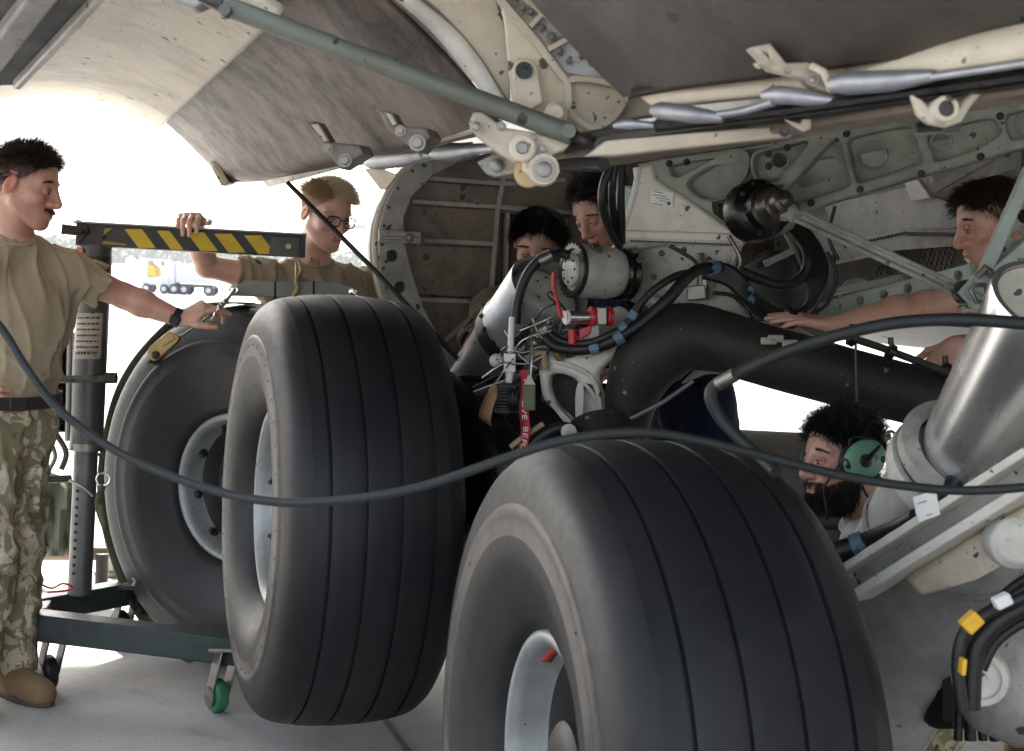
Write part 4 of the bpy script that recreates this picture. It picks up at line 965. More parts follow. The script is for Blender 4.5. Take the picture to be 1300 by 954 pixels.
# ------------------------------------------------------------------ wheels
def wheel(label, C, n, R=.635, Wd=.50, br=.297, marks=True, group='large aircraft wheels', dust=True):
    """n points out of the side we see"""
    n = Vector(n).normalized(); h = Wd/2
    t = thing('wheel_assembly', label, 'wheel', C, group)
    gz = [.17, .5, .83]
    prof = []
    def g(y): return [(y-.0050, R-.001-.036*(abs(y)/h)**2.2), (y-.0030, R-.010-.036*(abs(y)/h)**2.2), (y+.0030, R-.010-.036*(abs(y)/h)**2.2), (y+.0050, R-.001-.036*(abs(y)/h)**2.2)]
    half = []
    tread = []
    for y in np.linspace(-.74*h, .74*h, 25): tread.append((y, R-.036*(abs(y)/h)**2.2))
    for gy in (-.56*h, -.19*h, .19*h, .56*h):
        tread = [q for q in tread if abs(q[0]-gy) > .0075]; tread += g(gy)
    tread.sort(key=lambda q: q[0])
    m = MB(); m.lathe(C, n, tread, 144); tr = m.build('tread', tread_m, t, smooth=30)
    s_ = lambda sg: [(sg*.74*h, R-.036*.74**2.2-.0005), (sg*.82*h, R-.0275), (sg*.90*h, R-.044), (sg*.955*h, R-.066), (sg*.985*h, R-.092), (sg*1.0*h, R-.118), (sg*1.005*h, R-.128), (sg*1.02*h, R-.132), (sg*1.03*h, R-.142), (sg*1.02*h, R-.152), (sg*1.02*h, R-.165), (sg*1.03*h, R-.19), (sg*1.02*h, R-.22), (sg*.98*h, R-.255), (sg*.92*h, R-.285), (sg*.84*h, br+.030), (sg*.78*h, br+.016), (sg*.70*h, br+.005), (sg*.60*h, br)]
    for sg in (1, -1):
        pf = s_(sg); m = MB(); m.lathe(C, n, pf[:7], 128); m.lathe(C, n, pf[11:], 128); sw = m.build('sidewall', wall_m, t, smooth=50, fix=True)
        m = MB(); m.lathe(C, n, pf[6:12], 128); m.build('sidewall_ridge', side_m if dust else wall_m, t, smooth=50, fix=True)
        if sg > 0:
            m = MB(); x = n.orthogonal().normalized(); y = n.cross(x)
            for k in range(40 if br != .258 else 4):
                a = 2*math.pi*k/(40 if br != .258 else 4); d = x*math.cos(a)+y*math.sin(a); m.disc(C+n*1.02*h+d*(R-.158), n, .0032, .0015, 8)
            m.build('vent_dot', black_rubber, sw, 'stuff')
            m = MB(); r_ = random.Random(4)
            k = 0
            while k < 0:                       # raised serial marks moulded round the shoulder
                if r_.random() < .16: k += 3; continue
                a = 2*math.pi*k/220; d = x*math.cos(a)+y*math.sin(a); q = n.cross(d); c = C+n*.966*h+d*(R-.066); ax_ = (d*.7+n*-.25).normalized()
                for e in range(r_.randint(1, 3)):
                    m.box(c+q*r_.uniform(-.005, .005)+ax_*r_.uniform(-.006, .006), q, ax_, q.cross(ax_), r_.choice((.0009, .003)), r_.choice((.0055, .0010)), .0026)
                k += 1
            pass
    # rim, dish, hub
    m = MB(); m.lathe(C, n, [(.60*h, br+.002), (.66*h, br+.006), (.735*h, br+.004), (.755*h, br-.006), (.74*h, br-.018), (.64*h, br-.026), (.46*h, br-.033), (.42*h, br-.040)], 96)
    rim = m.build('rim', rim_paint, t, smooth=60)
    m = MB(); m.lathe(C, n, [(.42*h, br-.040), (.36*h, br-.055), (.24*h, br-.075), (.22*h, .105), (.34*h, .094), (.58*h, .088), (.62*h, .075), (.62*h, .03), (.56*h, .02), (.56*h, .001)], 64); dish = m.build('wheel_disc', rim_in if br < .29 else rim_mid, t, smooth=40)
    m = MB(); m.lathe(C, -n, [(.60*h, br), (.74*h, br), (.74*h, br-.02), (.45*h, br-.05), (.45*h, .001)], 64); m.build('inner_rim', rim_in, t, smooth=50)
    x = n.orthogonal().normalized(); y = n.cross(x)
    for k in range(9 if br != .258 else 0):
        a = 2*math.pi*(k+.35)/9; d = x*math.cos(a)+y*math.sin(a); p = C+n*.50*h+d*(br-.036)
        m = MB(); m.lathe(p, (n*.75-d*.6).normalized(), [(-.006, .016), (.0, .015), (.010, .010), (.020, .0075), (.034, .0065), (.036, .0001)], 12); m.lathe(p, (n*.55-d*.8).normalized(), [(0, .018), (.007, .018), (.007, .001)], 6); m.build('lug_bolt', dark_steel, rim, smooth=40)
    m = MB()
    for k in range(18):
        a = 2*math.pi*k/18; d = x*math.cos(a)+y*math.sin(a); bolt(m, C+n*.225*h+d*.145, n, .010, .014, 6)
    m.build('tie_bolt', steel, dish, 'stuff')
    if True:                                  # a loaded tyre spreads flat on the concrete
        for o in [t]+list(t.children_recursive):
            if o.type == 'MESH':
                off = Vector((0, 0, 0)) if o.parent is not t else Vector((0, 0, 0))
                for v_ in o.data.vertices:
                    if v_.co.z < .004: v_.co.z = .004
    return t
rim_paint = paint('rim_paint', (.34, .36, .355), (.14, .14, .13), .5, .4, spots=.2, spot_scale=40, metal=.3)
rim_mid = paint('rim_mid_paint', (.17, .175, .175), (.04, .04, .038), .6, .5, spots=.3, spot_scale=50)
rim_in = paint('rim_inner_paint', (.018, .018, .018), (.04, .038, .035), .4, .45, spots=.3, spot_scale=50)
F2 = W(316, 644, 4.40); n2 = Vector((-CXV.x, -CXV.y, 0))
az2 = math.radians(19.0); n2 = Vector((-math.cos(az2), -math.sin(az2), 0))
C2 = F2-n2*.25; print('C2', C2)
w2 = wheel('upright bald aircraft wheel on the gear, its plain grooved tread facing us', C2, n2, marks=False)
az3 = math.radians(17); n3 = Vector((-math.cos(az3), -math.sin(az3), .0))
F3 = W(650, 978, 2.86); C3 = F3-n3*.25; print('C3', C3)
w3 = wheel('nearest aircraft wheel, wide dark tyre with a red ringed rim in the foreground', C3, n3, br=.258)
m = MB(); x3 = UZ-n3*UZ.dot(n3); x3.normalize(); y3 = n3.cross(x3)
arc = [(x3*math.cos(t)+y3*math.sin(t)) for t in np.linspace(-.9, .75, 24)]
m.strip([C3+n3*.150+q*.2285 for q in arc], [C3+n3*.128+q*.2255 for q in arc]); o = m.build('red_mark', orange_paint, w3, solid=.002)
vd = (Vector((CAM.x, CAM.y, 0))-Vector(W(297, 630, 5.3)).xy.to_3d()).normalized()
n1 = Matrix.Rotation(math.radians(-44), 3, 'Z') @ vd
F1 = W(276, 622, 5.28); C1 = F1-n1*.25; print('C1', C1)
w1 = wheel('removed aircraft wheel held on the lift, olive strap round its tread', C1, n1, R=.66, dust=False, br=.262, marks=False)
# axle stub and brake between wheel and gear
# ------------------------------------------------------------------ main landing gear in the well
gear = thing('landing_gear', 'white cast landing gear leg with dark bent tube and hoses amid the well', 'landing gear', W(800, 420, 4.5))
TP = (W(1300, 190, 4.0)-W(800, 260, 4.55)).normalized(); T0 = W(980, 240, 4.35)
TV = (UPV-TP*UPV.dot(TP)).normalized(); TN = TP.cross(TV)
if TN.dot(FWD) > 0: TV2 = TV; TN = -TN
def T(x, y, off=0): return RP(x, y, T0+TN*off, TN)       # off: towards us
def tplate(name, out, holes, mat, parent, off=0, th=.03, bevel=.006):
    u = TP; v = TN.cross(TP)
    return plate(name, [T(x, y, off) for x, y in out], [[T(x, y, off) for x, y in h] for h in holes], mat, parent, T0+TN*off, u, v, th, bevel)
def sm(pts, n=5): return [(p.x, p.y) for p in crv([(x, y, 0) for x, y in pts], n, True)]
def c2(x, y, rx, ry=None, n=20): return circ(lambda a, b: (a, b), x, y, rx, ry, n)
# truss
truss = thing('truss_beam', 'grey green machined truss beam with round lightening holes across the well', 'beam', T(1050, 220))
rim_o = [(812, 210), (843, 203), (960, 186), (1080, 160), (1330, 122), (1330, 184), (1300, 189), (1252, 203), (1160, 228), (1095, 247), (1017, 271), (1004, 290), (975, 304), (936, 296), (907, 275), (871, 250), (848, 237), (835, 228)]
P1 = [(852, 212), (918, 198), (864, 226), (856, 224)]
P2 = sm([(878, 231), (905, 212), (936, 196), (950, 198), (951, 212), (944, 228), (926, 248), (903, 254), (884, 246)])
P3 = sm([(962, 199), (990, 190), (1028, 181), (1012, 205), (990, 230), (972, 228), (962, 222)])
P4 = sm([(998, 246), (1020, 222), (1058, 181), (1069, 180), (1075, 205), (1081, 234), (1050, 247), (1016, 257)])
P5 = sm([(1080, 180), (1100, 172), (1156, 163), (1164, 178), (1173, 205), (1150, 214), (1098, 232), (1088, 226), (1082, 200)])
P6 = sm([(1180, 172), (1210, 162), (1258, 152), (1268, 160), (1271, 171), (1240, 190), (1195, 205), (1186, 196)])
P7 = sm([(1278, 150), (1300, 142), (1330, 138), (1330, 168), (1300, 177), (1284, 176)])
tplate('truss_frame', rim_o, [P1, P2, P3, P4, P5, P6, P7], grey_green, truss, 0, .05, .008)
def grow(P, f=1.06): cx = sum(p[0] for p in P)/len(P); cy = sum(p[1] for p in P)/len(P); return [(cx+(x-cx)*f, cy+(y-cy)*f) for x, y in P]
for P, hs in ((P1, []), (P2, []), (P3, [c2(990, 203.5, 10.5)]), (P4, [sm([(1014, 229), (1028, 208), (1055, 199), (1063, 207), (1061, 222), (1022, 239)])]), (P5, [c2(1108.6, 197, 17)]), (P6, [c2(1195, 180, 12, 9)]), (P7, [c2(1305, 158, 14, 12)])):
    w__ = tplate('truss_web', grow(P, 1.04), hs, grey_green, truss, -.022, .008, .001)
    for h in hs:
        if len(h) == 20:
            cx = sum(p[0] for p in h)/20; cy = sum(p[1] for p in h)/20; rx = max(p[0] for p in h)-cx
            m = MB(); m.tube([T(cx+(rx+1.2)*math.cos(t), cy+(rx+1.2)*math.sin(t)*(.95), -.017) for t in np.linspace(0, 2*math.pi, 24, endpoint=False)], .004, 6, closed=True); m.build('hole_lip', grey_green, w__)
m = MB()
for x, y in ((976, 196), (976, 211), (1010, 262), (1030, 258), (1092, 241), (1170, 221), (1245, 199), (850, 208), (872, 206), (1075, 170), (1168, 160), (1270, 148), (1000, 188)): m.lathe(T(x, y, .024), TN, [(0, .001), (0, .011), (.003, .011), (.003, .006), (.010, .006), (.010, .001)], 12)
m.build('truss_bolt', dark_steel, truss, 'stuff')
# white upper casting with the data label
tplate('upper_casting', [(806, 214), (832, 209), (836, 228), (848, 236), (871, 250), (907, 274), (938, 296), (946, 304), (900, 304), (850, 304), (798, 299), (792, 290), (796, 274), (803, 258), (809, 238)], [], off_white, gear, .01, .05, .012)
m = MB(); m.tube(crv([T(812, 214, .03), T(806, 246, .03), T(797, 276, .03), T(790, 300, .03)], 5), [.012]*16, 10); m.build('casting_edge', off_white, gear)
m = MB(); m.lathe(T(802, 258, -.05), TN, [(0, .001), (0, .05), (.04, .05), (.05, .04), (.05, .001)], 24); m.build('casting_boss', mint, gear)
label = plate('data_label', [T(826, 240, .038), T(855, 245, .038), T(854, 263, .038), T(825, 260, .038)], [], white_plastic, gear, T(840, 250, .038), TP, TN.cross(TP), .002, .0004)
m = MB(); rr = random.Random(2)
for k, (y, x0, x1) in enumerate(((243, 829, 842), (247, 829, 846), (250, 833, 850), (253, 838, 852), (258, 828, 841))):
    x = x0
    while x < x1:
        l = rr.uniform(1, 3.2); a_, b_ = T(x, y+(x-826)*.16, .0405), T(min(x+l, x1), y+(x+l-826)*.16, .0405); m.bar(a_, b_, .0022, .0006, TN); x += l+rr.uniform(.4, 1)
m.bar(T(847, 258.5, .0405), T(851, 259, .0405), .009, .0006, TN)
m.build('label_print', plain('label_ink', (.05, .07, .16), .6), label, 'stuff', smooth=0)
for y0, y1, w_, mt in ((298, 303, .028, off_white), (304, 309, .02, casting)):
    m = MB(); m.bar(T(793, y0, .04), T(944, y1, .03), .02, w_); m.build('casting_rail', mt, gear, bevel=.006)
m = MB(); m.bar(T(800, 306, .052), T(930, 311, .045), .004, .005); m.build('rail_groove', grease, gear)
# middle yoke
tplate('yoke_web', [(786, 330), (800, 312), (850, 306), (945, 306), (932, 338), (925, 362), (952, 402), (900, 410), (850, 398), (800, 378)], [], casting, gear, -.03, .03, .01)
def rail(pts, rads, name='yoke_arm', mat=casting, off=.0, parent=None, n=14, flat_=1):
    m = MB(); P = crv([T(x, y, off) for x, y in pts], 5); m.tube(P, np.interp(np.linspace(0, len(rads)-1, len(P)), range(len(rads)), rads), n); return m.build(name, mat, parent or gear, smooth=70)
rail([(776, 342), (786, 320), (812, 309), (860, 302), (920, 300), (948, 304)], [.030, .028, .024, .02, .018, .014])
rail([(776, 342), (784, 362), (806, 374), (832, 384), (852, 394), (862, 404)], [.030, .028, .024, .022, .02, .018])
rail([(946, 304), (936, 318), (930, 336), (929, 345)], [.008, .008, .007, .006], off=.02)
m = MB(); m.lathe(T(797, 343, 0), TN, [(0, .001), (0, .026), (.008, .026), (.010, .012), (.02, .012), (.02, .007), (.012, .006), (.012, .001)], 20); m.build('pivot_bolt', dark_steel, gear)
m = MB(); m.tube([T(889, 322, .01), T(891, 345, .02), T(889, 375, .01)], [.012, .014, .012], 10); m.box(T(886, 372, .02), TP, TV, TN, .03, .022, .015); m.build('hose_bracket', steel, gear, bevel=.004)
m = MB(); m.bar(T(896, 345, .03), T(893, 378, .03), .010, .006, TN); m.build('bracket_tab', white_plastic, gear)
# hub motor left of the yoke
hn = (-RGT*math.cos(math.radians(26))-FWD*math.sin(math.radians(26))+UPV*.05).normalized()
hc = W(727, 343, 4.42)
m = MB(); m.lathe(hc, hn, [(-.17, .001), (-.17, .062), (-.145, .072), (-.12, .078), (-.04, .080), (-.005, .074), (0, .066)], 48); hub = m.build('hub_housing', casting, gear, smooth=50)
m = MB(); m.lathe(hc, hn, [(-.01, .080), (.003, .080), (.006, .076), (.006, .064), (-.008, .062), (-.008, .08)], 48); m.build('hub_clamp', dark_steel, hub)
m = MB(); m.lathe(hc, hn, [(-.006, .064), (-.006, .05), (.006, .050), (.012, .046), (.014, .001)], 40); face = m.build('hub_face', casting, hub, smooth=30)
m = MB(); hx = hn.orthogonal().normalized(); hy = hn.cross(hx)
for k in range(8): a = k*math.pi/4; m.disc(hc+hn*.012+(hx*math.cos(a)+hy*math.sin(a))*.036, hn, .0035, .004, 8)
for k in range(24): a = k*math.pi/12; m.box(hc+hn*.0+(hx*math.cos(a)+hy*math.sin(a))*.080, hn, (hx*math.cos(a)+hy*math.sin(a)), (hy*math.cos(a)-hx*math.sin(a)), .006, .003, .002)
m.build('hub_bolt', dark_steel, hub, 'stuff')
m = MB(); bx = hn*-.075+(-FWD*.6+UPV*.75).normalized()*.074+hc; bn = (-FWD*.75+UPV*.6).normalized(); m.lathe(bx, bn, [(-.01, .024), (.012, .02), (.016, .012), (.026, .011), (.026, .006), (.018, .005), (.018, .001)], 18); m.build('grease_port', steel, hub)
m = MB(); m.lathe(hc-hn*.15, -hn, [(0, .075), (.012, .080), (.026, .074), (.04, .08), (.05, .07)], 40); m.build('hub_boot', grease, hub)
# open barrel under the motor
ba, bb = W(604, 505, 4.85), W(698, 366, 4.5); bd = (bb-ba).normalized(); bL = (bb-ba).length
m = MB(); m.lathe(ba, bd, [(0, .115), (bL*.35, .122), (bL*.6, .128), (bL*.62, .136), (bL*.66, .136), (bL*.68, .130), (bL*.98, .130), (bL, .128), (bL*.99, .120), (bL*.5, .118)], 56); barrel = m.build('strut_barrel', paint('barrel_alloy', (.36, .37, .38), (.16, .16, .15), .5, .36, metal=.6, spots=.2), gear, smooth=40)
m = MB(); m.lathe(ba, bd, [(bL*.55, .128), (bL*.55, .138), (bL*.6, .14), (bL*.64, .138), (bL*.64, .128)], 56); m.build('barrel_band', dark_steel, barrel)
m = MB(); m.lathe(ba, bd, [(bL*.5, .116), (bL*.9, .112), (bL*.95, .100), (bL*.97, .07), (bL*.96, .001)], 48); m.build('barrel_piston', casting, barrel, smooth=60)
hs = [W(655, 412, 4.4), W(656, 390, 4.4), (W(662, 366, 4.4)), W(673, 343, 4.4), W(690, 328, 4.4), W(712, 322, 4.42), W(722, 326, 4.42)]
m = MB(); m.tube(crv(hs, 6), .0145, 12); ho = m.build('hose', black_rubber, gear)
m = MB(); m.tube([W(684, 332, 4.385), W(700, 324, 4.385)], .019, 12); m.build('hose_sleeve', steel, ho)
# lower lattice casting
Lp = W(735, 500, 4.35); LN = (-FWD-RGT*.25).normalized(); LU = UPV.cross(LN).normalized(); LV = LN.cross(LU)
def Lq(x, y, off=0): return RP(x, y, Lp+LN*off, LN)
lo = sm([(687, 463), (698, 452), (724, 454), (748, 445), (777, 442), (810, 424), (792, 444), (766, 468), (760, 482), (767, 505), (765, 545), (750, 556), (736, 553), (722, 536), (694, 509), (688, 486)], 4)
h1 = sm([(701, 478), (716, 475), (735, 485), (737, 510), (733, 538), (715, 521), (702, 499)], 4); h2 = sm([(741, 492), (752, 503), (757, 520), (757, 534), (743, 545), (739, 520)], 4)
low = plate('lower_casting', [Lq(x, y) for x, y in lo], [[Lq(x, y) for x, y in h1], [Lq(x, y) for x, y in h2]], off_white, gear, Lp, LU, LV, .06, .014)
plate('casting_web', [Lq(x, y, -.02) for x, y in grow(h2, 1.1)], [], off_white, low, Lp-LN*.02, LU, LV, .01, .001)
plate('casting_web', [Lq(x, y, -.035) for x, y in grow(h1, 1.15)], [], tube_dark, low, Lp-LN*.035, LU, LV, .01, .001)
m = MB(); m.tube(crv([Lq(690, 458, .02), Lq(716, 462, .03), Lq(745, 474, .03), Lq(757, 492, .03), Lq(762, 520, .03), Lq(760, 548, .02)], 5), [.008]*26, 8); m.build('casting_bead', off_white, low)
m = MB(); m.lathe(Lq(752, 428, .0), LN, [(-.04, .001), (-.04, .03), (.03, .03), (.034, .02), (.034, .001)], 20); m.build('clevis_pin', off_white, gear)
m = MB(); m.tube(crv([W(751, 452, 4.36), W(760, 436, 4.36), W(770, 420, 4.4), W(790, 400, 4.45)], 4), [.03, .028, .03, .035]*4+[.035], 12); m.build('casting_neck', off_white, gear)
# dark bent tube
tp_ = [(792, 575), (797, 530), (808, 485), (832, 448), (870, 428), (915, 434), (960, 448), (1010, 462), (1090, 484), (1215, 516)]
tr_ = [.062, .068, .085, .105, .098, .088, .086, .086, .084, .082]
P = crv([W(x, y, 4.32-.02*i) for i, (x, y) in enumerate(tp_)], 8); m = MB(); m.tube(P, np.interp(np.linspace(0, 9, len(P)), range(10), tr_), 36); tube = m.build('torque_tube', tube_dark, gear, smooth=60)
m = MB(); a_ = W(1086, 440, 4.08); m.tube([W(1086, 428, 4.06), W(1088, 520, 4.06)], .004, 6); m.build('tube_seam', grease, tube)
m = MB(); m.prism([W(866, 488, 4.5), W(884, 470, 4.5), W(910, 462, 4.5), W(936, 466, 4.5), W(925, 474, 4.5), W(895, 476, 4.5)], FWD*.05); m.build('tube_saddle', casting, gear, bevel=.006, fix=True)
m = MB(); m.tube([W(800, 532, 4.2), W(840, 512, 4.2), W(880, 484, 4.2)], .006, 8); m.build('drain_line', steel, gear)
m = MB()
for x, y in ((976, 433), (985, 430), (1003, 436)): m.box(W(x, y, 4.06), RGT, UPV, -FWD, .022, .01, .004)
m.build('bare_patch', casting, tube, 'stuff', bevel=.004)
# thin rail with clamps on top of the tube
m = MB(); m.tube([W(1070, 426, 4.1), W(1120, 442, 4.08), W(1205, 474, 4.05)], .011, 10); rl = m.build('control_rod', dark_steel, gear)
for x, y in ((1082, 430), (1131, 447), (1200, 470)):
    m = MB(); m.tube([W(x-4, y-2, 4.07), W(x+4, y+2, 4.07)], .022, 12); m.disc(W(x, y-9, 4.07), UPV, .008, .02, 8); m.build('rod_clamp', grease, rl)
# greasy pivot and its twin bar link
pn_ = (-FWD*.9+RGT*.35+UPV*.1).normalized(); pc = W(966, 266, 4.24)
m = MB(); m.lathe(pc, pn_, [(-.06, .001), (-.06, .088), (.0, .088), (.012, .080), (.02, .066), (.05, .062), (.055, .05)], 44); pv_ = m.build('pivot_housing', grease, gear, smooth=40)
m = MB(); m.lathe(pc, pn_, [(.04, .052), (.06, .052), (.07, .044), (.09, .042), (.095, .034), (.125, .032), (.13, .02), (.14, .018), (.146, .001)], 32); m.build('pivot_shaft', paint('pivot_steel', (.12, .105, .085), (.02, .016, .013), .7, .3, metal=.7, spots=.3), pv_, smooth=40)
m = MB()
for k in range(10): a = k*.628; x_ = pn_.orthogonal().normalized(); bolt(m, pc+pn_*.012+(x_*math.cos(a)+pn_.cross(x_)*math.sin(a))*.074, pn_, .006, .008, 6)
m.build('pivot_bolt', dark_steel, pv_, 'stuff')
link2 = thing('drag_link', 'slim twin bar link running from the greasy pivot down to the green bracket', 'link', W(1110, 320, 4.1))
da, db = W(1004, 270, 4.15), W(1236, 378, 3.7); dd = (db-da).normalized(); dv = dd.cross(-FWD).normalized()
m = MB(); m.bar(da+dv*.014, db+dv*.012, .012, .014, -FWD); m.bar(da-dv*.014, db-dv*.012, .012, .014, -FWD); m.build('link_flange', grey_green, link2, bevel=.003, fix=True)
m = MB(); m.bar(da+FWD*.01, db+FWD*.01, .022, .006, -FWD); m.build('link_web', grey_paint, link2, fix=True)
m = MB(); e_ = W(1226, 371, 3.68); m.lathe(e_, -FWD, [(-.02, .018), (-.02, .03), (.02, .03), (.02, .018)], 24, True); m.build('link_eye', dark_steel, link2)
m = MB(); bolt(m, W(1205, 364, 3.68), -FWD, .008, .01, 6); bolt(m, W(1232, 388, 3.66), -FWD, .010, .012, 6); bolt(m, W(1221, 392, 3.66), -FWD, .008, .012, 6); m.build('link_bolt', steel, link2, 'stuff')
m = MB(); m.tube([W(1013, 276, 4.12), W(1006, 270, 4.14), W(996, 268, 4.17)], [.02, .026, .03], 10); m.build('link_root', grey_green, link2)
# green bracket at the edge
vb = thing('web_bracket', 'pale green forked bracket with dark lightening holes beside the leaning airman', 'bracket', W(1270, 320, 3.6))
flat('bracket_web', [(1250, 352), (1306, 232), (1345, 232), (1345, 420), (1290, 405)], 3.62, grey_green, vb, .012, .002, holes=[c2(1300, 275, 9), c2(1291, 300, 6), c2(1292, 340, 12, 9), c2(1318, 305, 14), c2(1316, 380, 12)])
for a_, b_ in (((1247, 352), (1308, 214)), ((1252, 356), (1330, 290)), ((1240, 372), (1258, 340))):
    m = MB(); m.bar(W(*a_, 3.56), W(*b_, 3.56), .030, .03, -FWD); m.build('bracket_arm', mint, vb, bevel=.004)
flat('bracket_foot', [(1216, 372), (1244, 340), (1262, 352), (1262, 372), (1240, 396)], 3.58, mint, vb, .02, .004)
m = MB(); m.tube([W(1240, 352, 3.53), W(1252, 340, 3.52), W(1258, 346, 3.52)], .009, 10); m.tube([W(1232, 368, 3.54), W(1240, 384, 3.54), W(1252, 384, 3.54), W(1258, 372, 3.54), W(1250, 362, 3.54), W(1238, 362, 3.54)], .006, 8, closed=True); m.build('bracket_clip', steel, vb)
m = MB(); m.tube(crv([W(1262, 352, 3.5), W(1272, 352, 3.5), W(1270, 366, 3.5), W(1252, 372, 3.5)], 4), .012, 8); m.build('bracket_seal', grease, vb)
# hoses
def hose(name, pts, r, mat=black_rubber, parent=gear, ties=(), n=12, d=None):
    P = crv([W(*p) for p in pts], 7); m = MB(); m.tube(P, r, n); o = m.build(name, mat, parent, smooth=60)
    for f in ties:
        i = int(f*(len(P)-2)); q, q2 = P[i], P[i+1]; tt = (q2-q).normalized(); m = MB(); m.tube([q-tt*.012, q+tt*.012], r*1.22, n); m.box(q-FWD*r*1.25, tt, tt.cross(FWD).normalized(), FWD, .008, .006, .006); m.build('tie', blue_tie, o)
    return o
hose('hose', [(694, 430, 4.3), (706, 440, 4.28), (729, 444, 4.25), (760, 440, 4.22), (790, 426, 4.2), (819, 406, 4.2), (848, 380, 4.2), (871, 354, 4.22), (889, 342, 4.25), (915, 340, 4.3)], .0175, ties=(.33, .45, .97))
hose('hose', [(700, 424, 4.28), (716, 434, 4.25), (745, 436, 4.22), (775, 425, 4.2), (796, 411, 4.2), (813, 386, 4.2), (833, 366, 4.2), (860, 350, 4.22), (889, 344, 4.25), (915, 336, 4.3)], .011, ties=(.42, .5))
for k in range(5):
    o_ = k*4.5
    hose('hose', [(892, 338+o_*.6, 4.3), (925, 341+o_, 4.3), (945, 360+o_, 4.3), (965, 384+o_*.8, 4.35), (1000, 400+o_*.3, 4.38), (1028, 388-o_*.2, 4.4), (1046-o_*1.2, 350, 4.42), (1040-o_*1.4, 318, 4.45), (1016-o_, 284, 4.5)], .013, ties=(.3,) if k in (0, 3) else ())
hose('hose', [(940, 345, 4.32), (990, 362, 4.36), (1020, 350, 4.4), (1024, 320, 4.42), (1000, 290, 4.5)], .016); hose('hose', [(1000, 395, 4.3), (1010, 405, 4.25), (1004, 412, 4.25), (985, 404, 4.28)], .015)
hose('hose', [(776, 210, 3.9), (766, 236, 3.9), (765, 262, 3.92), (774, 290, 4.0), (786, 312, 4.1)], .0115); hose('hose', [(781, 208, 3.9), (777, 245, 3.92), (780, 280, 4.0), (787, 310, 4.1)], .010); hose('hose', [(789, 208, 3.92), (788, 250, 3.95), (789, 282, 4.0), (789, 308, 4.1)], .011)
hose('hose', [(560, 484, 4.6), (600, 480, 4.55), (640, 484, 4.5), (660, 480, 4.5)], .012)
# clutter by the barrel
m = MB(); m.tube([W(598, 503, 4.5), W(640, 488, 4.45), W(690, 462, 4.4)], .012, 12); m.build('push_rod', steel, gear)
m = MB(); m.tube([W(570, 530, 4.6), W(640, 498, 4.5)], .018, 12); m.build('push_rod', dark_steel, gear)
kn = thing('sensor_plug', 'black ribbed round plug with a white connector block wired above it', 'plug', W(645, 505, 4.3))
m = MB(); m.lathe(W(645, 507, 4.3), RGT*.96-FWD*.3, [(-.037, .001), (-.037, .038), (.03, .038), (.03, .034), (.036, .034), (.038, .001)], 36); m.build('plug_body', black_plastic, kn)
m = MB()
for k in range(24): a = k*math.pi/12; dq = (UPV*math.cos(a)+(-FWD*.96-RGT*.3)*math.sin(a)).normalized(); m.bar(W(645, 507, 4.3)-RGT*.033+dq*.038, W(645, 507, 4.3)+RGT*.026+dq*.038, .004, .004)
m.build('plug_rib', black_plastic, kn, 'stuff')
m = MB(); m.box(W(647, 461, 4.3), RGT, UPV, FWD, .017, .027, .014); cb = m.build('connector_block', white_plastic, kn, bevel=.003)
m = MB(); m.tube([W(647, 473, 4.3), W(646, 486, 4.3)], [.012, .010], 10); m.build('connector_foot', white_plastic, kn)
m = MB(); m.tube([W(648, 447, 4.3), W(649, 420, 4.32), W(650, 404, 4.34)], [.010, .009, .009], 10); m.build('connector_stem', white_plastic, kn)
m = MB(); m.bar(W(638, 459, 4.27), W(656, 464, 4.27), .004, .004); m.bar(W(642, 468, 4.27), W(652, 455, 4.27), .004, .004); m.build('connector_clip', dark_steel, cb)
wm = plain('bare_wire', (.5, .5, .48), .3, .8)
for pts in ([(640, 470, 4.27), (634, 480, 4.27), (628, 488, 4.27)], [(652, 446, 4.3), (664, 432, 4.28), (684, 424, 4.28), (700, 420, 4.28)], [(630, 456, 4.27), (640, 460, 4.26), (652, 458, 4.26)], [(676, 432, 4.3), (675, 460, 4.28), (674, 478, 4.28)], [(660, 420, 4.3), (690, 408, 4.28), (702, 402, 4.28)]): hose('lock_wire', pts, .0025, wm, kn if pts[0][0] < 660 else gear, n=6)
m = MB(); m.lathe(W(630, 458, 4.33), -FWD, [(-.02, .001), (-.02, .02), (.02, .02), (.022, .012), (.022, .001)], 18); m.build('sensor_cap', steel, gear)
m = MB(); m.tube([W(676, 450, 4.33), W(690, 448, 4.33), W(692, 470, 4.33)], .014, 10); m.build('lug_eye', paint('tan_lug', (.34, .25, .15), (.15, .1, .06), .5, .5, spots=.3), gear)
for k, (x, y) in enumerate(((662, 440), (672, 455), (700, 446), (684, 438), (710, 450))):
    m = MB(); m.lathe(W(x, y, 4.36), -FWD+RGT*.3*(k-2), [(-.03, .001), (-.03, .016), (.01, .016), (.012, .010), (.02, .010), (.02, .001)], 14); m.build('fitting', steel if k % 2 else grey_paint, gear)
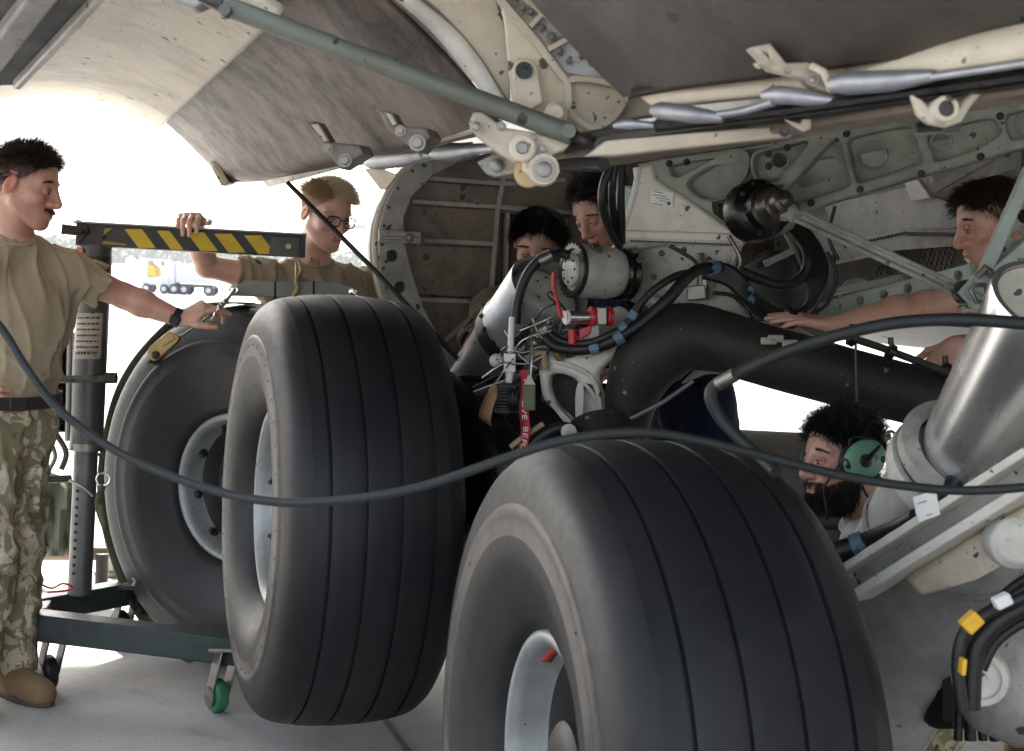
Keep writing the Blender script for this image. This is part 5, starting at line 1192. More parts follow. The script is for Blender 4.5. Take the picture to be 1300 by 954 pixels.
# red lock pin handle and silver cylinder
rl_ = thing('gear_lock', 'red lock block and silver pin cylinder clipped on the gear leg', 'lock', W(745, 405, 4.25))
m = MB(); m.tube([W(718, 403, 4.22), W(755, 403, 4.25)], .019, 20); m.build('lock_cylinder', chrome, rl_)
m = MB(); m.lathe(W(719, 403, 4.22), -RGT*.9-FWD*.45, [(-.004, .021), (.003, .021), (.004, .001)], 24); m.build('cylinder_cap', white_plastic, rl_)
for x in (752, 772): m = MB(); m.lathe(W(x, 402, 4.24), RGT*.9+FWD*.35, [(-.009, .001), (-.009, .025), (-.006, .028), (.006, .028), (.009, .025), (.009, .001)], 24); m.build('lock_collar', red_paint, rl_)
m = MB(); m.box(W(764, 402, 4.24), RGT, UPV, FWD, .014, .026, .03); m.build('lock_body', steel, rl_, bevel=.004)
m = MB(); m.prism([W(735, 418, 4.22), W(752, 412, 4.22), W(750, 424, 4.22), W(740, 430, 4.22), W(736, 440, 4.22)], FWD*.03); m.build('lock_wedge', red_paint, rl_, bevel=.004, fix=True)
m = MB(); m.bar(W(727, 418, 4.22), W(727, 438, 4.22), .018, .02); m.build('lock_tab', red_paint, rl_, bevel=.004)
m = MB(); m.box(W(754, 424, 4.28), RGT, UPV, FWD, .014, .03, .01); m.build('lock_plate', white_plastic, rl_, bevel=.003)
m = MB(); m.tube(crv([W(703, 346, 4.2), W(703, 365, 4.2), W(708, 385, 4.2), W(711, 402, 4.2)], 4), .0055, 8); m.build('lock_lanyard', red_paint, rl_)
m = MB(); m.prism([W(707, 388, 4.2), W(713, 388, 4.2), W(716, 404, 4.2), W(709, 403, 4.2)], FWD*.01); m.build('lanyard_flag', red_paint, rl_, fix=True)
hose('lock_wire', [(680, 406, 4.3), (690, 392, 4.25), (708, 386, 4.22), (718, 394, 4.2), (700, 372, 4.2), (696, 376, 4.2), (712, 390, 4.2)], .003, black_rubber, rl_, n=6)
# hanging flags and tags
sf = thing('safety_streamer', 'red and white safety streamer with block letters hanging between the tyres', 'streamer', W(665, 500, 4.2))
m = MB(); sp_ = [(666, 470), (668, 490), (665, 520), (667, 545), (663, 570), (658, 598)]; A_ = crv([W(x-6, y, 4.2) for x, y in sp_], 5); B_ = crv([W(x+6, y, 4.17) for x, y in sp_], 5); m.strip(A_, B_); m.build('streamer_cloth', plain('streamer_red', (.42, .03, .055), .8), sf, solid=.002)
for i, ch_ in enumerate('REMOVE BEFORE'):
    if ch_ == ' ': continue
    f = (i+2.6)/16*(len(A_)-1); k = int(f); p = A_[k].lerp(B_[k], .5); dn_ = (A_[min(k+1, len(A_)-1)]-A_[k]).normalized()
    fr = f-k; p = p+dn_*(A_[min(k+1, len(A_)-1)]-A_[k]).length*fr
    text_mesh('streamer_letter', ch_, .030, p-FWD*.004, dn_, (B_[k]-A_[k]), white_plastic, sf)
m = MB(); m.box(W(672, 505, 4.16), RGT, UPV, FWD, .017, .036, .008); tg = m.build('green_tag', tag_green, sf, bevel=.003); tg.parent = None; tg.location = (0, 0, 0); tag(tg, 'dark green square tag hung on a cord over the red streamer', 'tag')
m = MB(); m.prism([W(665, 489, 4.16), W(672, 474, 4.16), W(680, 489, 4.16)], FWD*.008); m.build('tag_top', steel, tg); m = MB(); m.tube([W(672, 476, 4.155), W(673, 450, 4.18), W(675, 430, 4.2)], .0025, 6); m.build('tag_cord', olive_web, tg)
m = MB(); sp_ = [(628, 488, 4.22), (625, 500, 4.2), (619, 515, 4.19), (616, 530, 4.2), (622, 540, 4.22)]; wd = [3, 7, 8, 8, 2]; A_ = crv([W(x-w_, y, d+.01) for (x, y, d), w_ in zip(sp_, wd)], 5); B_ = crv([W(x+w_*.9, y+2, d-.02) for (x, y, d), w_ in zip(sp_, wd)], 5); m.strip(A_, B_); m.build('paper_tag', brown_paper, solid=.0015); tag(bpy.data.objects['paper_tag'], 'curled brown paper tag tied beside the black ribbed plug', 'tag')
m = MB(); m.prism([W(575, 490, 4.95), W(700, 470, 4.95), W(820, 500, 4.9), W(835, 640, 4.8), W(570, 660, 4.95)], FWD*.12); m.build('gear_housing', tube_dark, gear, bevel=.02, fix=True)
# axle, brake and bogie beam between the wheels
bz = C2-n2*.27
m = MB(); m.lathe(C2, -n2, [(.18, .001), (.18, .24), (.24, .25), (.34, .25), (.36, .22), (.42, .2), (.44, .001)], 48); m.build('brake_pack', grease, gear, smooth=40)
m = MB(); m.tube([C2-n2*.3, C2-n2*1.05+Vector((.05, -.1, -.04))], .11, 28); m.build('axle', tube_dark, gear)
m = MB(); m.tube(crv([C2-n2*.55, W(690, 650, 4.5), W(760, 690, 4.3), C3-n3*.2+Vector((0, .35, -.05)), C3-n3*.35], 5), .12, 24); m.build('bogie_beam', tube_dark, gear)
m = MB(); m.tube(crv([W(560, 505, 4.6), W(600, 540, 4.5), W(640, 600, 4.4), W(660, 700, 4.35)], 5), .09, 20); m.build('brake_rod', grease, gear)
m = MB(); m.tube([W(765, 540, 4.3), W(775, 620, 4.2), W(780, 720, 4.1)], .1, 24); m.build('gear_post', tube_dark, gear)
hose('hose', [(640, 595, 4.2), (680, 560, 4.2), (705, 545, 4.2), (725, 545, 4.2), (735, 560, 4.2)], .016); m = MB(); m.lathe(W(722, 548, 4.18), -FWD, [(0, .001), (0, .022), (.012, .022), (.014, .010), (.014, .001)], 16); m.build('line_fitting', steel, gear)
hose('hose', [(648, 568, 4.2), (658, 560, 4.2), (690, 538, 4.2)], .008, paint('tan_hose', (.4, .33, .2), (.2, .15, .1), .4, .6, spots=0), gear)
# low dark tank cart behind the bearded airman
ct = W(955, 600, 7.2); tk = thing('tank_cart', 'dark grey rounded tank cart standing low beyond the gear tube', 'cart', (ct.x, ct.y, 0))
tz = 1.45-(553-376)/1900*7.2-.24
m = MB(); m.lathe(Vector((ct.x, ct.y, tz)), RGT.xy.to_3d().normalized(), [(-.52, .001), (-.5, .12), (-.44, .2), (-.36, .24), (.36, .24), (.44, .2), (.5, .12), (.52, .001)], 40); m.build('tank', paint('tank_dark', (.06, .055, .05), (.12, .11, .1), .5, .55, spots=.2), tk, smooth=50)
m = MB(); m.box(Vector((ct.x, ct.y, tz-.22)), RGT.xy.to_3d().normalized(), Vector((0, 1, 0)), UZ, .45, .2, .03); m.build('cart_frame', dark_steel, tk, bevel=.005)
for x in (-.35, .35):
    for y in (-.24, .24):
        p = Vector((ct.x+x, ct.y+y, .12)); m = MB(); m.lathe(p, (0, 1, 0), [(-.04, .001), (-.04, .1), (-.025, .118), (.025, .118), (.04, .1), (.04, .001)], 24); m.build('cart_wheel', black_rubber, tk)

# ------------------------------------------------------------------ second leg, close on the side
leg2 = thing('landing_gear', 'chrome and white strut leaning in the near corner with blue tied hoses', 'landing gear', W(1200, 600, 3.4))
sa, sb = W(1085, 905, 3.62), W(1348, 385, 2.85); sd_ = (sb-sa).normalized(); sL = (sb-sa).length
f0 = .66
m = MB(); m.lathe(sa, sd_, [(sL*(f0-.02), .128), (sL*(f0+.04), .132), (sL*.96, .134), (sL*.985, .138), (sL, .136), (sL*1.0, .124), (sL*.9, .120)], 72); m.build('chrome_piston', plain('polished_alloy', (.78, .78, .78), .24, .9, .07, 5, .01), leg2, smooth=40)
m = MB(); m.lathe(sa, sd_, [(sL*.995, .122), (sL*.93, .112), (sL*.92, .001)], 60); m.build('piston_end', off_white, leg2)
m = MB(); m.lathe(sa, sd_, [(-.2, .182), (sL*.2, .182), (sL*.34, .178), (sL*(f0-.12), .170), (sL*(f0-.09), .166), (sL*(f0-.04), .170), (sL*(f0-.02), .168), (sL*(f0-.02), .13)], 72); m.build('outer_cylinder', paint('strut_grey', (.56, .56, .54), (.2, .19, .17), .55, .32, metal=.35, spots=.15, spot_scale=14), leg2, smooth=40)
m = MB(); m.lathe(sa, sd_, [(sL*(f0-.045), .170), (sL*(f0-.045), .182), (sL*(f0-.03), .186), (sL*(f0-.012), .182), (sL*(f0-.012), .168)], 72); col_ = m.build('gland_nut', off_white, leg2)
m = MB(); m.lathe(sa, sd_, [(sL*(f0+.0), .166), (sL*(f0+.0), .176), (sL*(f0+.022), .176), (sL*(f0+.022), .14)], 72); m.build('gland_ring', casting, leg2)
for q_, w__ in ((.48, .010),):
    m = MB(); rq = .173; m.lathe(sa, sd_, [(sL*q_, rq), (sL*q_, rq+.005), (sL*q_+w__, rq+.006), (sL*q_+w__*2, rq+.005), (sL*q_+w__*2, rq)], 64); m.build('barrel_seam', grey_paint, leg2)
m = MB(); m.lathe(sa, sd_, [(sL*(f0-.012), .15), (sL*(f0+.0), .15)], 60); m.build('gland_groove', grease, col_)
cb_a, cb_b = W(1078, 738, 3.05), W(1320, 585, 2.75); cu_ = (cb_b-cb_a).normalized()
m = MB(); vv = (UPV-cu_*UPV.dot(cu_)).normalized(); nn = cu_.cross(vv)
if nn.dot(FWD) > 0: nn = -nn
m.box((cb_a+cb_b)/2+vv*.022+nn*.0, cu_, vv, nn, (cb_b-cb_a).length/2, .008, .035); m.build('channel_flange', off_white, leg2, bevel=.003, fix=True)
m = MB(); m.box((cb_a+cb_b)/2-vv*.036, cu_, vv, nn, (cb_b-cb_a).length/2, .010, .045); m.build('channel_flange', off_white, leg2, bevel=.003, fix=True)
m = MB(); m.box((cb_a+cb_b)/2-vv*.008-nn*.03, cu_, vv, nn, (cb_b-cb_a).length/2, .03, .006); m.build('channel_web', grey_paint, leg2, fix=True)
m = MB(); m.prism([W(1150, 735, 2.98), W(1310, 640, 2.78), W(1330, 690, 2.78), W(1240, 738, 2.85), W(1170, 760, 2.95)], FWD*.05); m.build('fairing_panel', cream, leg2, bevel=.01, fix=True)
m = MB(); m.lathe(W(1290, 690, 2.8), -FWD, [(-.05, .001), (-.05, .05), (0, .05), (.015, .035), (.015, .001)], 28); m.build('fairing_boss', off_white, leg2, bevel=.004)
m = MB(); m.prism([W(1159, 632, 2.88), W(1188, 622, 2.86), W(1194, 654, 2.86), W(1166, 664, 2.88)], FWD*.006); tg_ = m.build('id_tag', white_plastic, leg2, bevel=.001, fix=True)
m = MB(); m.bar(W(1164, 640, 2.872), W(1176, 636, 2.868), .002, .001); m.bar(W(1176, 655, 2.872), W(1188, 651, 2.868), .006, .001); m.build('tag_print', grease, tg_)
hose('hose', [(1330, 468, 3.05), (1300, 478, 3.05), (1266, 492, 3.05), (1250, 520, 3.05), (1240, 555, 3.05), (1222, 590, 3.05), (1206, 625, 3.0), (1196, 650, 2.95)], .021, parent=leg2, ties=(.55,))
hose('hose', [(1330, 486, 3.06), (1290, 500, 3.06), (1268, 520, 3.06), (1256, 556, 3.06), (1240, 590, 3.06)], .012, parent=leg2)
hose('hose', [(1060, 700, 3.05), (1095, 690, 3.05), (1140, 672, 3.0), (1165, 658, 2.95)], .021, parent=leg2, ties=(.3,)); hose('hose', [(1066, 708, 3.06), (1110, 700, 3.04), (1150, 684, 3.0)], .012, parent=leg2)
hose('hose', [(1330, 745, 2.5), (1290, 762, 2.5), (1258, 776, 2.5), (1232, 794, 2.5), (1220, 815, 2.5), (1216, 850, 2.5), (1222, 900, 2.5)], .011, parent=leg2); hose('hose', [(1330, 758, 2.52), (1280, 780, 2.52), (1250, 805, 2.52), (1236, 835, 2.52), (1232, 900, 2.52)], .017, parent=leg2); hose('hose', [(1330, 778, 2.55), (1290, 795, 2.55), (1262, 818, 2.55), (1246, 850, 2.55)], .010, parent=leg2)
for x, y, mt, w_, h_, an in ((1233, 790, yellow_tag, .016, .013, -.75), (1272, 763, white_plastic, .014, .010, -.45), (1222, 846, yellow_tag, .004, .014, .1)):
    m = MB(); u_ = RGT*math.cos(an)-UPV*math.sin(an)*-1 if False else (RGT*math.cos(an)-UPV*math.sin(an)); m.box(W(x, y, 2.47), u_, u_.cross(FWD).normalized(), FWD, w_, h_, .013); m.build('hose_marker', mt, leg2, bevel=.003)
m = MB(); pc_ = W(1245, 862, 2.62); m.lathe(pc_, -FWD-RGT*.3, [(-.06, .001), (-.06, .05), (0, .05), (.008, .046), (.008, .036), (-.004, .034), (-.004, .012), (.012, .01), (.012, .001)], 36); m.build('filler_port', off_white, leg2, smooth=40)
m = MB(); m.lathe(W(1345, 868, 2.75), CXV, [(-.18, .001), (-.17, .08), (-.1, .11), (.3, .11)], 32); m.build('accumulator', grey_paint, leg2, smooth=60)
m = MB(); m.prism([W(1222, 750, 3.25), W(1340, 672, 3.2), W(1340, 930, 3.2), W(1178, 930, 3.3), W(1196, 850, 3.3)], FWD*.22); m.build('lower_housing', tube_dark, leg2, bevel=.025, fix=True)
for k in range(4): hose('hose', [(1340, 720+k*13, 2.9), (1290, 742+k*12, 2.9), (1246+k*3, 790+k*9, 2.92), (1222+k*9, 850, 2.95), (1216+k*16, 940, 2.95)], .009+.003*(k%2), parent=leg2)
m = MB(); m.tube([W(1262, 600, 3.25), W(1340, 560, 3.2)], .022, 12); m.tube([W(1240, 640, 3.3), W(1340, 520, 3.25)], .05, 16); m.build('brace_tube', tube_dark, leg2)
m = MB(); m.bar(W(1240, 590, 3.18), W(1330, 520, 3.15), .03, .012); m.build('brace_strip', grey_green, leg2)
# long communication cord across the foreground
def cord(name, label, pts, r): P = crv([W(*p) for p in pts], 10); m = MB(); m.tube(P, r, 14); o = m.build(name, plain('cord_rubber', (.0105, .0145, .0145), .6, 0, .2, 80, .1) if 'cord_rubber' not in MATS else MATS['cord_rubber'], smooth=60); return tag(o, label, 'cable')
cord('ground_cord', 'long dark cord sagging across both tyres from the left airman', [(-60, 350, 2.6), (0, 415, 2.6), (30, 462, 2.58), (70, 515, 2.56), (130, 562, 2.54), (200, 598, 2.5), (280, 625, 2.45), (345, 637, 2.4), (400, 638, 2.36), (470, 631, 2.32), (540, 617, 2.3), (620, 590, 2.28), (700, 563, 2.27), (770, 551, 2.27), (830, 550, 2.28), (900, 562, 2.3), (980, 582, 2.32), (1060, 602, 2.34), (1140, 616, 2.35), (1220, 623, 2.35), (1310, 618, 2.33), (1380, 606, 2.3)], .0073)
cord('headset_cord', 'thick dark cord looping over the gear tube and kinking down to the near tyre', [(1380, 420, 2.5), (1300, 411, 2.55), (1220, 406, 2.6), (1140, 410, 2.65), (1060, 427, 2.7), (985, 452, 2.75), (930, 478, 2.78), (908, 490, 2.8), (902, 505, 2.8), (915, 532, 2.8), (942, 560, 2.78), (962, 578, 2.76), (985, 600, 2.7)], .0115)
m = MB(); m.tube([W(933, 476, 2.765), W(911, 488, 2.785)], .0135, 12); m.build('cord_sleeve', steel, bpy.data.objects['headset_cord'])

# ------------------------------------------------------------------ wheel lift
lift = thing('wheel_lift', 'dark green wheel lift with tall mast and black yellow striped boom', 'lift', (W(102, 745, 5.35).x, W(102, 745, 5.35).y, 0))
m0, m1 = W(101, 752, 5.35), W(122, 300, 5.35)
mm = lambda y, dx=0: W(101+(752-y)/452*21+dx, y, 5.35)
m = MB(); m.tube([mm(570), mm(312)], .058, 32); ms = m.build('mast_sleeve', mast_paint, lift)
m = MB(); m.tube([mm(755), mm(560)], .042, 32); mi = m.build('mast_tube', paint('mast_inner', (.16, .165, .16), (.06, .06, .055), .5, .4, metal=.5, spots=.1), lift)
m = MB()
for k in range(11): y = 622+k*10.4; m.lathe(mm(y)-FWD*.0405-RGT*.012, -FWD, [(0, .001), (.0022, .006), (.0028, .006), (.0028, .001)], 12)
m.build('pin_hole', grease, mi, 'stuff')
m = MB(); m.tube([mm(572), mm(563)], .062, 32); m.build('mast_collar', steel, lift)
m = MB(); m.tube([mm(372), mm(326)], .0595, 32); m.build('mast_band', dark_steel, lift)
m = MB(); th_ = np.linspace(-.95, .95, 13); c0, c1_ = mm(398), mm(456)
rw = []
for c in (c0, c1_): rw.append([c+(-FWD*math.cos(t)+RGT*math.sin(t))*.0595 for t in th_])
m.strip(rw[0], rw[1]); pl_ = m.build('mast_placard', paint('placard_white', (.45, .42, .37), (.2, .17, .13), .7, .6, spots=.75, spot_scale=70), lift, solid=.001)
m = MB(); rr = random.Random(9)
for k in range(7):
    y = 404+k*7.4; x = -14
    while x < 13:
        l = rr.uniform(1.5, 5); m.bar(mm(y, x)-FWD*(.0608*math.cos(x/20)+.001), mm(y, min(x+l, 14))-FWD*(.0608*math.cos((x+l)/20)+.001), .006 if k < 6 else .010, .0008, FWD); x += l+1.2
m.build('placard_print', grease, pl_, 'stuff', smooth=0)
m = MB(); m.lathe(mm(322, -15)-FWD*.05, -FWD-RGT*.5, [(0, .001), (.001, .020), (.003, .020), (.003, .012), (.0035, .001)], 24); m.build('warning_dot', red_paint, lift)
# boom
bma, bmb = W(97, 298, 5.32), W(384, 313, 5.5); bu = (bmb-bma).normalized(); bv = (UPV-bu*UPV.dot(bu)).normalized(); bnn = bu.cross(bv)
if bnn.dot(FWD) > 0: bnn = -bnn
bl = (bmb-bma).length
m = MB(); m.box((bma+bmb)/2, bu, bv, bnn, bl/2, .040, .035); boom = m.build('boom', black_stripe, lift, bevel=.004)
m = MB(); m.box((bma+bmb)/2+bv*.042, bu, bv, bnn, bl/2+.01, .003, .045); m.build('boom_cap_strip', steel, lift)
for x0 in (158, 199, 237, 272, 310):
    lw = 22 if x0 != 199 else 16
    a_ = [RP(x0, 288+(x0-97)*.052, bma+bnn*.0365, bnn), RP(x0+lw, 288+(x0-97)*.052, bma+bnn*.0365, bnn), RP(x0+lw+18, 312+(x0-97)*.05, bma+bnn*.0365, bnn), RP(x0+18, 312+(x0-97)*.05, bma+bnn*.0365, bnn)]
    m = MB(); m.prism(a_, -bnn*.002); m.build('boom_stripe', yellow_paint, lift, fix=True)
a_ = [RP(x, y, bma+bnn*.038, bnn) for x, y in ((345, 301), (380, 303), (380, 327), (341, 324))]; m = MB(); m.prism(a_, -bnn*.004); ep = m.build('boom_end_plate', mast_paint, lift, fix=True)
m = MB(); m.disc(RP(366, 313, bma+bnn*.038, bnn), bnn, .010, .006, 14); m.build('end_bolt', paint('brass_bolt', (.45, .4, .25), (.2, .15, .1), .4, .4, metal=.6, spots=0), ep)
m = MB(); m.box(bmb, bu, bv, bnn, .008, .042, .038); m.build('boom_end_cap', black_plastic, lift)
m = MB(); m.prism([RP(x, y, bma+bnn*.037, bnn) for x, y in ((133, 290), (142, 290), (136, 298), (130, 300), (131, 306), (160, 310), (160, 312), (130, 310))], -bnn*.002); m.build('worn_mark', paint('worn_tan', (.4, .3, .1), (.2, .15, .05), .6, .6, spots=0), lift, fix=True)
m = MB(); m.tube([W(78, 291, 5.25), W(104, 294, 5.27)], [.019, .017], 16); hd = m.build('crank_grip', black_plastic, lift)
m = MB(); m.tube([W(104, 294, 5.27), W(110, 293, 5.28)], .014, 12); m.bar(W(108, 287, 5.28), W(112, 296, 5.28), .02, .008); m.bar(W(112, 294, 5.28), W(98, 308, 5.28), .02, .008); m.build('crank_arm', dark_steel, hd)
m = MB(); m.bar(W(97, 279, 5.3), W(106, 283, 5.3), .01, .006); m.build('cap_tongue', steel, lift)
for y, xa, xb in ((481, 70, 148), (608, 58, 90)):
    m = MB(); m.tube([W(xa, y+1, 5.3), W(xb, y, 5.3)], .014, 14); m.build('handle_bar', mast_paint if y < 500 else black_plastic, lift)
m = MB(); m.tube([W(134, 480, 5.3), W(148, 480, 5.3)], .020, 14); m.build('handle_cap', dark_steel, lift)
# bellows behind the mast
m = MB(); pr = []
ba_, bb_ = W(73, 548, 5.45), W(80, 420, 5.45); bL_ = (bb_-ba_).length
for k in range(37): pr += [(bL_*k/37, .040), (bL_*(k+.5)/37, .048)]
m.lathe(ba_, (bb_-ba_), pr, 28); m.build('bellows', black_rubber, lift, smooth=60)
m = MB(); m.tube([W(91, 330, 5.42), W(86, 560, 5.42)], .012, 10); m.build('guide_rod', steel, lift)
hose('lift_hose', [(64, 560, 5.3), (70, 580, 5.3), (62, 600, 5.3), (74, 606, 5.3)], .008, steel, lift); hose('lift_hose', [(88, 610, 5.28), (105, 618, 5.26), (118, 630, 5.26)], .005, steel, lift); hose('lift_hose', [(124, 575, 5.3), (131, 590, 5.3), (126, 605, 5.3)], .004, black_rubber, lift); hose('lift_hose', [(72, 552, 5.3), (84, 575, 5.3), (78, 596, 5.3)], .010, olive_web, lift)
# frame on the ground
zf = .30
fa_, fb_ = W(36, 792, 4.98), W(330, 828, 4.88)
m = MB(); m.bar(fa_, fb_, .09, .09); fbm = m.build('frame_beam', dolly_paint, lift, bevel=.006)
sa_, sb_ = W(44, 775, 5.2), W(182, 748, 5.75)
m = MB(); m.bar(W(36, 775, 5.2), sb_, .085, .085); m.build('frame_beam', dolly_paint, lift, bevel=.006)
m = MB(); m.bar(W(44, 788, 5.02), W(52, 772, 5.3), .08, .08); m.build('frame_joint', dolly_paint, lift, bevel=.006)
m = MB(); m.bar(W(180, 750, 5.7), W(420, 800, 5.6), .085, .085); m.build('frame_beam', dolly_paint, lift, bevel=.006)
m = MB(); rr = random.Random(5)
for k in range(34):
    x = rr.uniform(60, 285); y = 781+(x-36)*.122+rr.choice((0, 0, 34, 33, 30))+rr.uniform(-1, 3); p = W(x, y, 4.93-.06*(x/300)); q = (fb_-fa_).normalized(); m.box(p, q, UPV, FWD, rr.uniform(.002, .011), rr.uniform(.001, .004), .0035)
pm_ = paint('chipped_primer', (.36, .33, .28), (.2, .16, .12), .5, .7, spots=0)
for px_, py_, d_, r_w, grn in ((276, 868, 4.85, .055, True), (154, 772, 5.6, .07, False), (60, 858, 5.0, .06, False)):
    p = W(px_, py_, d_); p.z = r_w
    top = W(px_, py_, d_); top.z = .24 if d_ < 5.2 else .26
    m = MB(); m.lathe(p, RGT*.8+FWD*.6, [(-.02, .001), (-.02, r_w*.9), (-.012, r_w), (.012, r_w), (.02, r_w*.9), (.02, .001)], 28); ws = m.build('caster_wheel', plain('caster_green', (.03, .16, .07), .5) if grn else black_rubber, lift)
    m = MB(); m.disc(p-(RGT*.8+FWD*.6).normalized()*.024, -(RGT*.8+FWD*.6), r_w*.6, .006, 20); m.build('caster_hub', steel, ws)
    ax_ = (RGT*.8+FWD*.6).normalized(); m = MB()
    for s_ in (-1, 1): m.bar(p+ax_*.03*s_, top+ax_*.03*s_-UZ*.03+RGT*.03, .05, .006, ax_)
    m.box(top-UZ*.03+RGT*.03, RGT, FWD, UZ, .055, .045, .006); m.build('caster_fork', steel if grn else dark_steel, lift, bevel=.002)
m = MB(); m.tube(crv([W(52, 742, 5.15), W(66, 747, 5.15), W(80, 741, 5.15), W(92, 746, 5.15), (W(84, 750, 5.15)), W(60, 752, 5.15)], 5), .004, 6); m.build('red_cord', red_paint); tag(bpy.data.objects['red_cord'], 'loose red cord lying on the lift frame at the mast foot', 'cord')
# arms that carry the removed wheel
for s_ in (-.25, .25):
    a_ = C1+n1*.3+Vector((0, 0, 0)); p = C1+n1*s_*.6; p.z = .10
    side = Vector((-n1.y, n1.x, 0))
    m = MB(); m.bar(p-side*.45, p+side*.45, .07, .07); m.build('cradle_bar', dolly_paint, lift, bevel=.006)
# lifting bracket hanging from the boom end
lb_ = thing('lifting_bracket', 'worn steel lifting bar hung on a cord under the striped boom end', 'lifting bar', W(375, 370, 5.2))
flat('lifting_bar', [(294, 370), (310, 357), (318, 356), (430, 358), (449, 366), (452, 372), (446, 380), (300, 376), (294, 376)], 5.15, paint('lifting_steel', (.20, .19, .16), (.09, .085, .07), .5, .5, spots=.45, spot_scale=40), lb_, .03, .004)
for x in (349, 398): m = MB(); m.bar(W(x, 357, 5.132), W(x, 378.5, 5.132), .004, .004); m.build('bar_weld', grease, lb_)
m = MB(); m.tube([W(376, 326, 5.4), W(376, 357, 5.2)], .004, 8); m.build('hanger_wire', steel, lb_)
rope = plain('rope_tan', (.36, .27, .12), .85, 0, .3, 90, .4)
m = MB(); m.tube(crv([W(379, 330, 5.3), W(382, 345, 5.2), W(376, 356, 5.12), W(378, 366, 5.12), (W(372, 376, 5.13))], 5), .0075, 8); m.build('hanger_rope', rope, lb_)
for x, y in ((298, 368), (448, 370)): m = MB(); m.lathe(W(x, y, 5.125), -FWD, [(-.02, .001), (-.02, .013), (.008, .013), (.010, .006), (.010, .001)], 18); m.build('eye_bolt', chrome, lb_)
m = MB(); m.tube([W(298, 368, 5.11), W(288, 381, 5.05)], .006, 10); m.tube([W(288, 381, 5.05), W(278, 391, 5.03)], .010, 10)
for k in range(4): p = W(288-k*4, 380+k*5, 5.04); q = W(284-k*4, 385+k*5, 5.04); m.tube([p, (p+q)/2-FWD*.012, q], .005, 6)
m.build('shackle_chain', chrome, lb_)
m = MB(); m.tube(crv([W(448, 370, 5.12), W(454, 376, 5.1), W(458, 381, 5.1), W(468, 381, 5.1)], 4), .006, 8); m.build('end_hook', chrome, lb_)
# olive strap round the wheel's tread
strap = thing('cargo_strap', 'olive strap with tan ratchet tightened round the tread of the removed wheel', 'strap', (C1.x, C1.y, C1.z))
ox = n1.orthogonal().normalized(); sdv = Vector((-n1.y, n1.x, 0)).normalized()
if sdv.dot(RGT) > 0: sdv = -sdv
m = MB(); A_, B_ = [], []
for t in np.linspace(math.radians(28), math.radians(262), 90):
    dq = UZ*math.sin(t)*1.0+sdv*0 if False else (UZ*math.cos(t-math.radians(30))+sdv*math.sin(t-math.radians(30)))
    r_ = .664+.022*max(0, math.sin((t-1.5)*1.25))+.004*math.sin(t*9)
    p = C1+dq.normalized()*r_; A_.append(p+n1*.20); B_.append(p+n1*.12)
m.strip(A_, B_); m.build('strap_web', olive_web, strap, solid=.006, smooth=60)
m = MB(); pr_ = W(131, 609, 5.3); m.tube([pr_+(RGT*math.cos(t)+UPV*math.sin(t))*.024 for t in np.linspace(0, 6.283, 20, endpoint=False)], .004, 8, closed=True); m.build('strap_ring', chrome, strap)
m = MB(); m.tube(crv([W(131, 616, 5.3), W(124, 640, 5.3), W(134, 670, 5.28), W(128, 640, 5.29)], 5), .012, 8); m.build('strap_end', olive_web, strap)
m = MB(); m.tube([W(168, 734, 5.3), W(172, 738, 5.3), W(170, 744, 5.3)], .007, 8); m.build('strap_buckle', steel, strap)
A_ = crv([W(186, 462, 5.45), W(210, 440, 5.3), W(236, 424, 5.2), W(262, 405, 5.08), W(280, 390, 5.03)], 4); B_ = [p+UPV*.012+FWD*.045 for p in A_]; m = MB(); m.strip(A_, B_); m.build('strap_tail', plain('strap_dark', (.04, .04, .032), .85), strap, solid=.005)
rt = [RP(x, y, W(207, 440, 5.18), -FWD) for x, y in ((189, 454), (186, 449), (190, 440), (214, 421), (222, 424), (228, 428), (226, 434), (200, 457), (193, 459))]
m = MB(); m.prism(rt, FWD*.035); ra = m.build('ratchet', brass_cad, strap, bevel=.004, fix=True)
m = MB(); m.lathe(W(197, 451, 5.17), -FWD, [(-.01, .014), (0, .014), (.004, .010), (.006, .001)], 16); m.build('ratchet_spool', dark_steel, ra)
m = MB(); m.bar(W(205, 438, 5.168), W(220, 428, 5.168), .012, .006, FWD); m.build('ratchet_pawl', brass_cad, ra)
# canvas and stand behind the lift
cv = thing('canvas_cover', 'olive canvas cover hanging behind the lift mast over a tan bar', 'cover', W(100, 660, 6.6))
m = MB(); rows = []
for j in range(9):
    rows.append([W(40+i*9+1.5*math.sin(i*1.7+j*.6), 610+j*12, 6.5+.05*math.sin(i*2.1+j*.5)) for i in range(9)])
m.grid(rows); m.build('canvas', canvas, cv, solid=.01, smooth=70)
m = MB(); m.tube([W(30, 702, 6.5), W(137, 703, 6.6)], .032, 16); m.build('cover_bar', paint('tan_bar', (.30, .24, .16), (.15, .12, .08), .5, .6, spots=.1), cv)
for x in (45, 130): q = W(x, 703, 6.55); m = MB(); m.tube([q, Vector((q.x, q.y, 0))], .028, 14); m.build('cover_leg', dark_steel, cv)
wp = W(145, 690, 6.9); ps = thing('white_post', 'white round post standing behind the lift between mast and strapped tyre', 'post', (wp.x, wp.y, 0))
m = MB(); m.tube([Vector((wp.x, wp.y, .004)), Vector((wp.x, wp.y, W(145, 640, 6.9).z))], .045, 24); m.build('post', off_white, ps); m = MB(); m.lathe(Vector((wp.x, wp.y, .004)), UZ, [(0, .001), (0, .09), (.015, .09), (.02, .05)], 24); m.build('post_base', steel, ps)
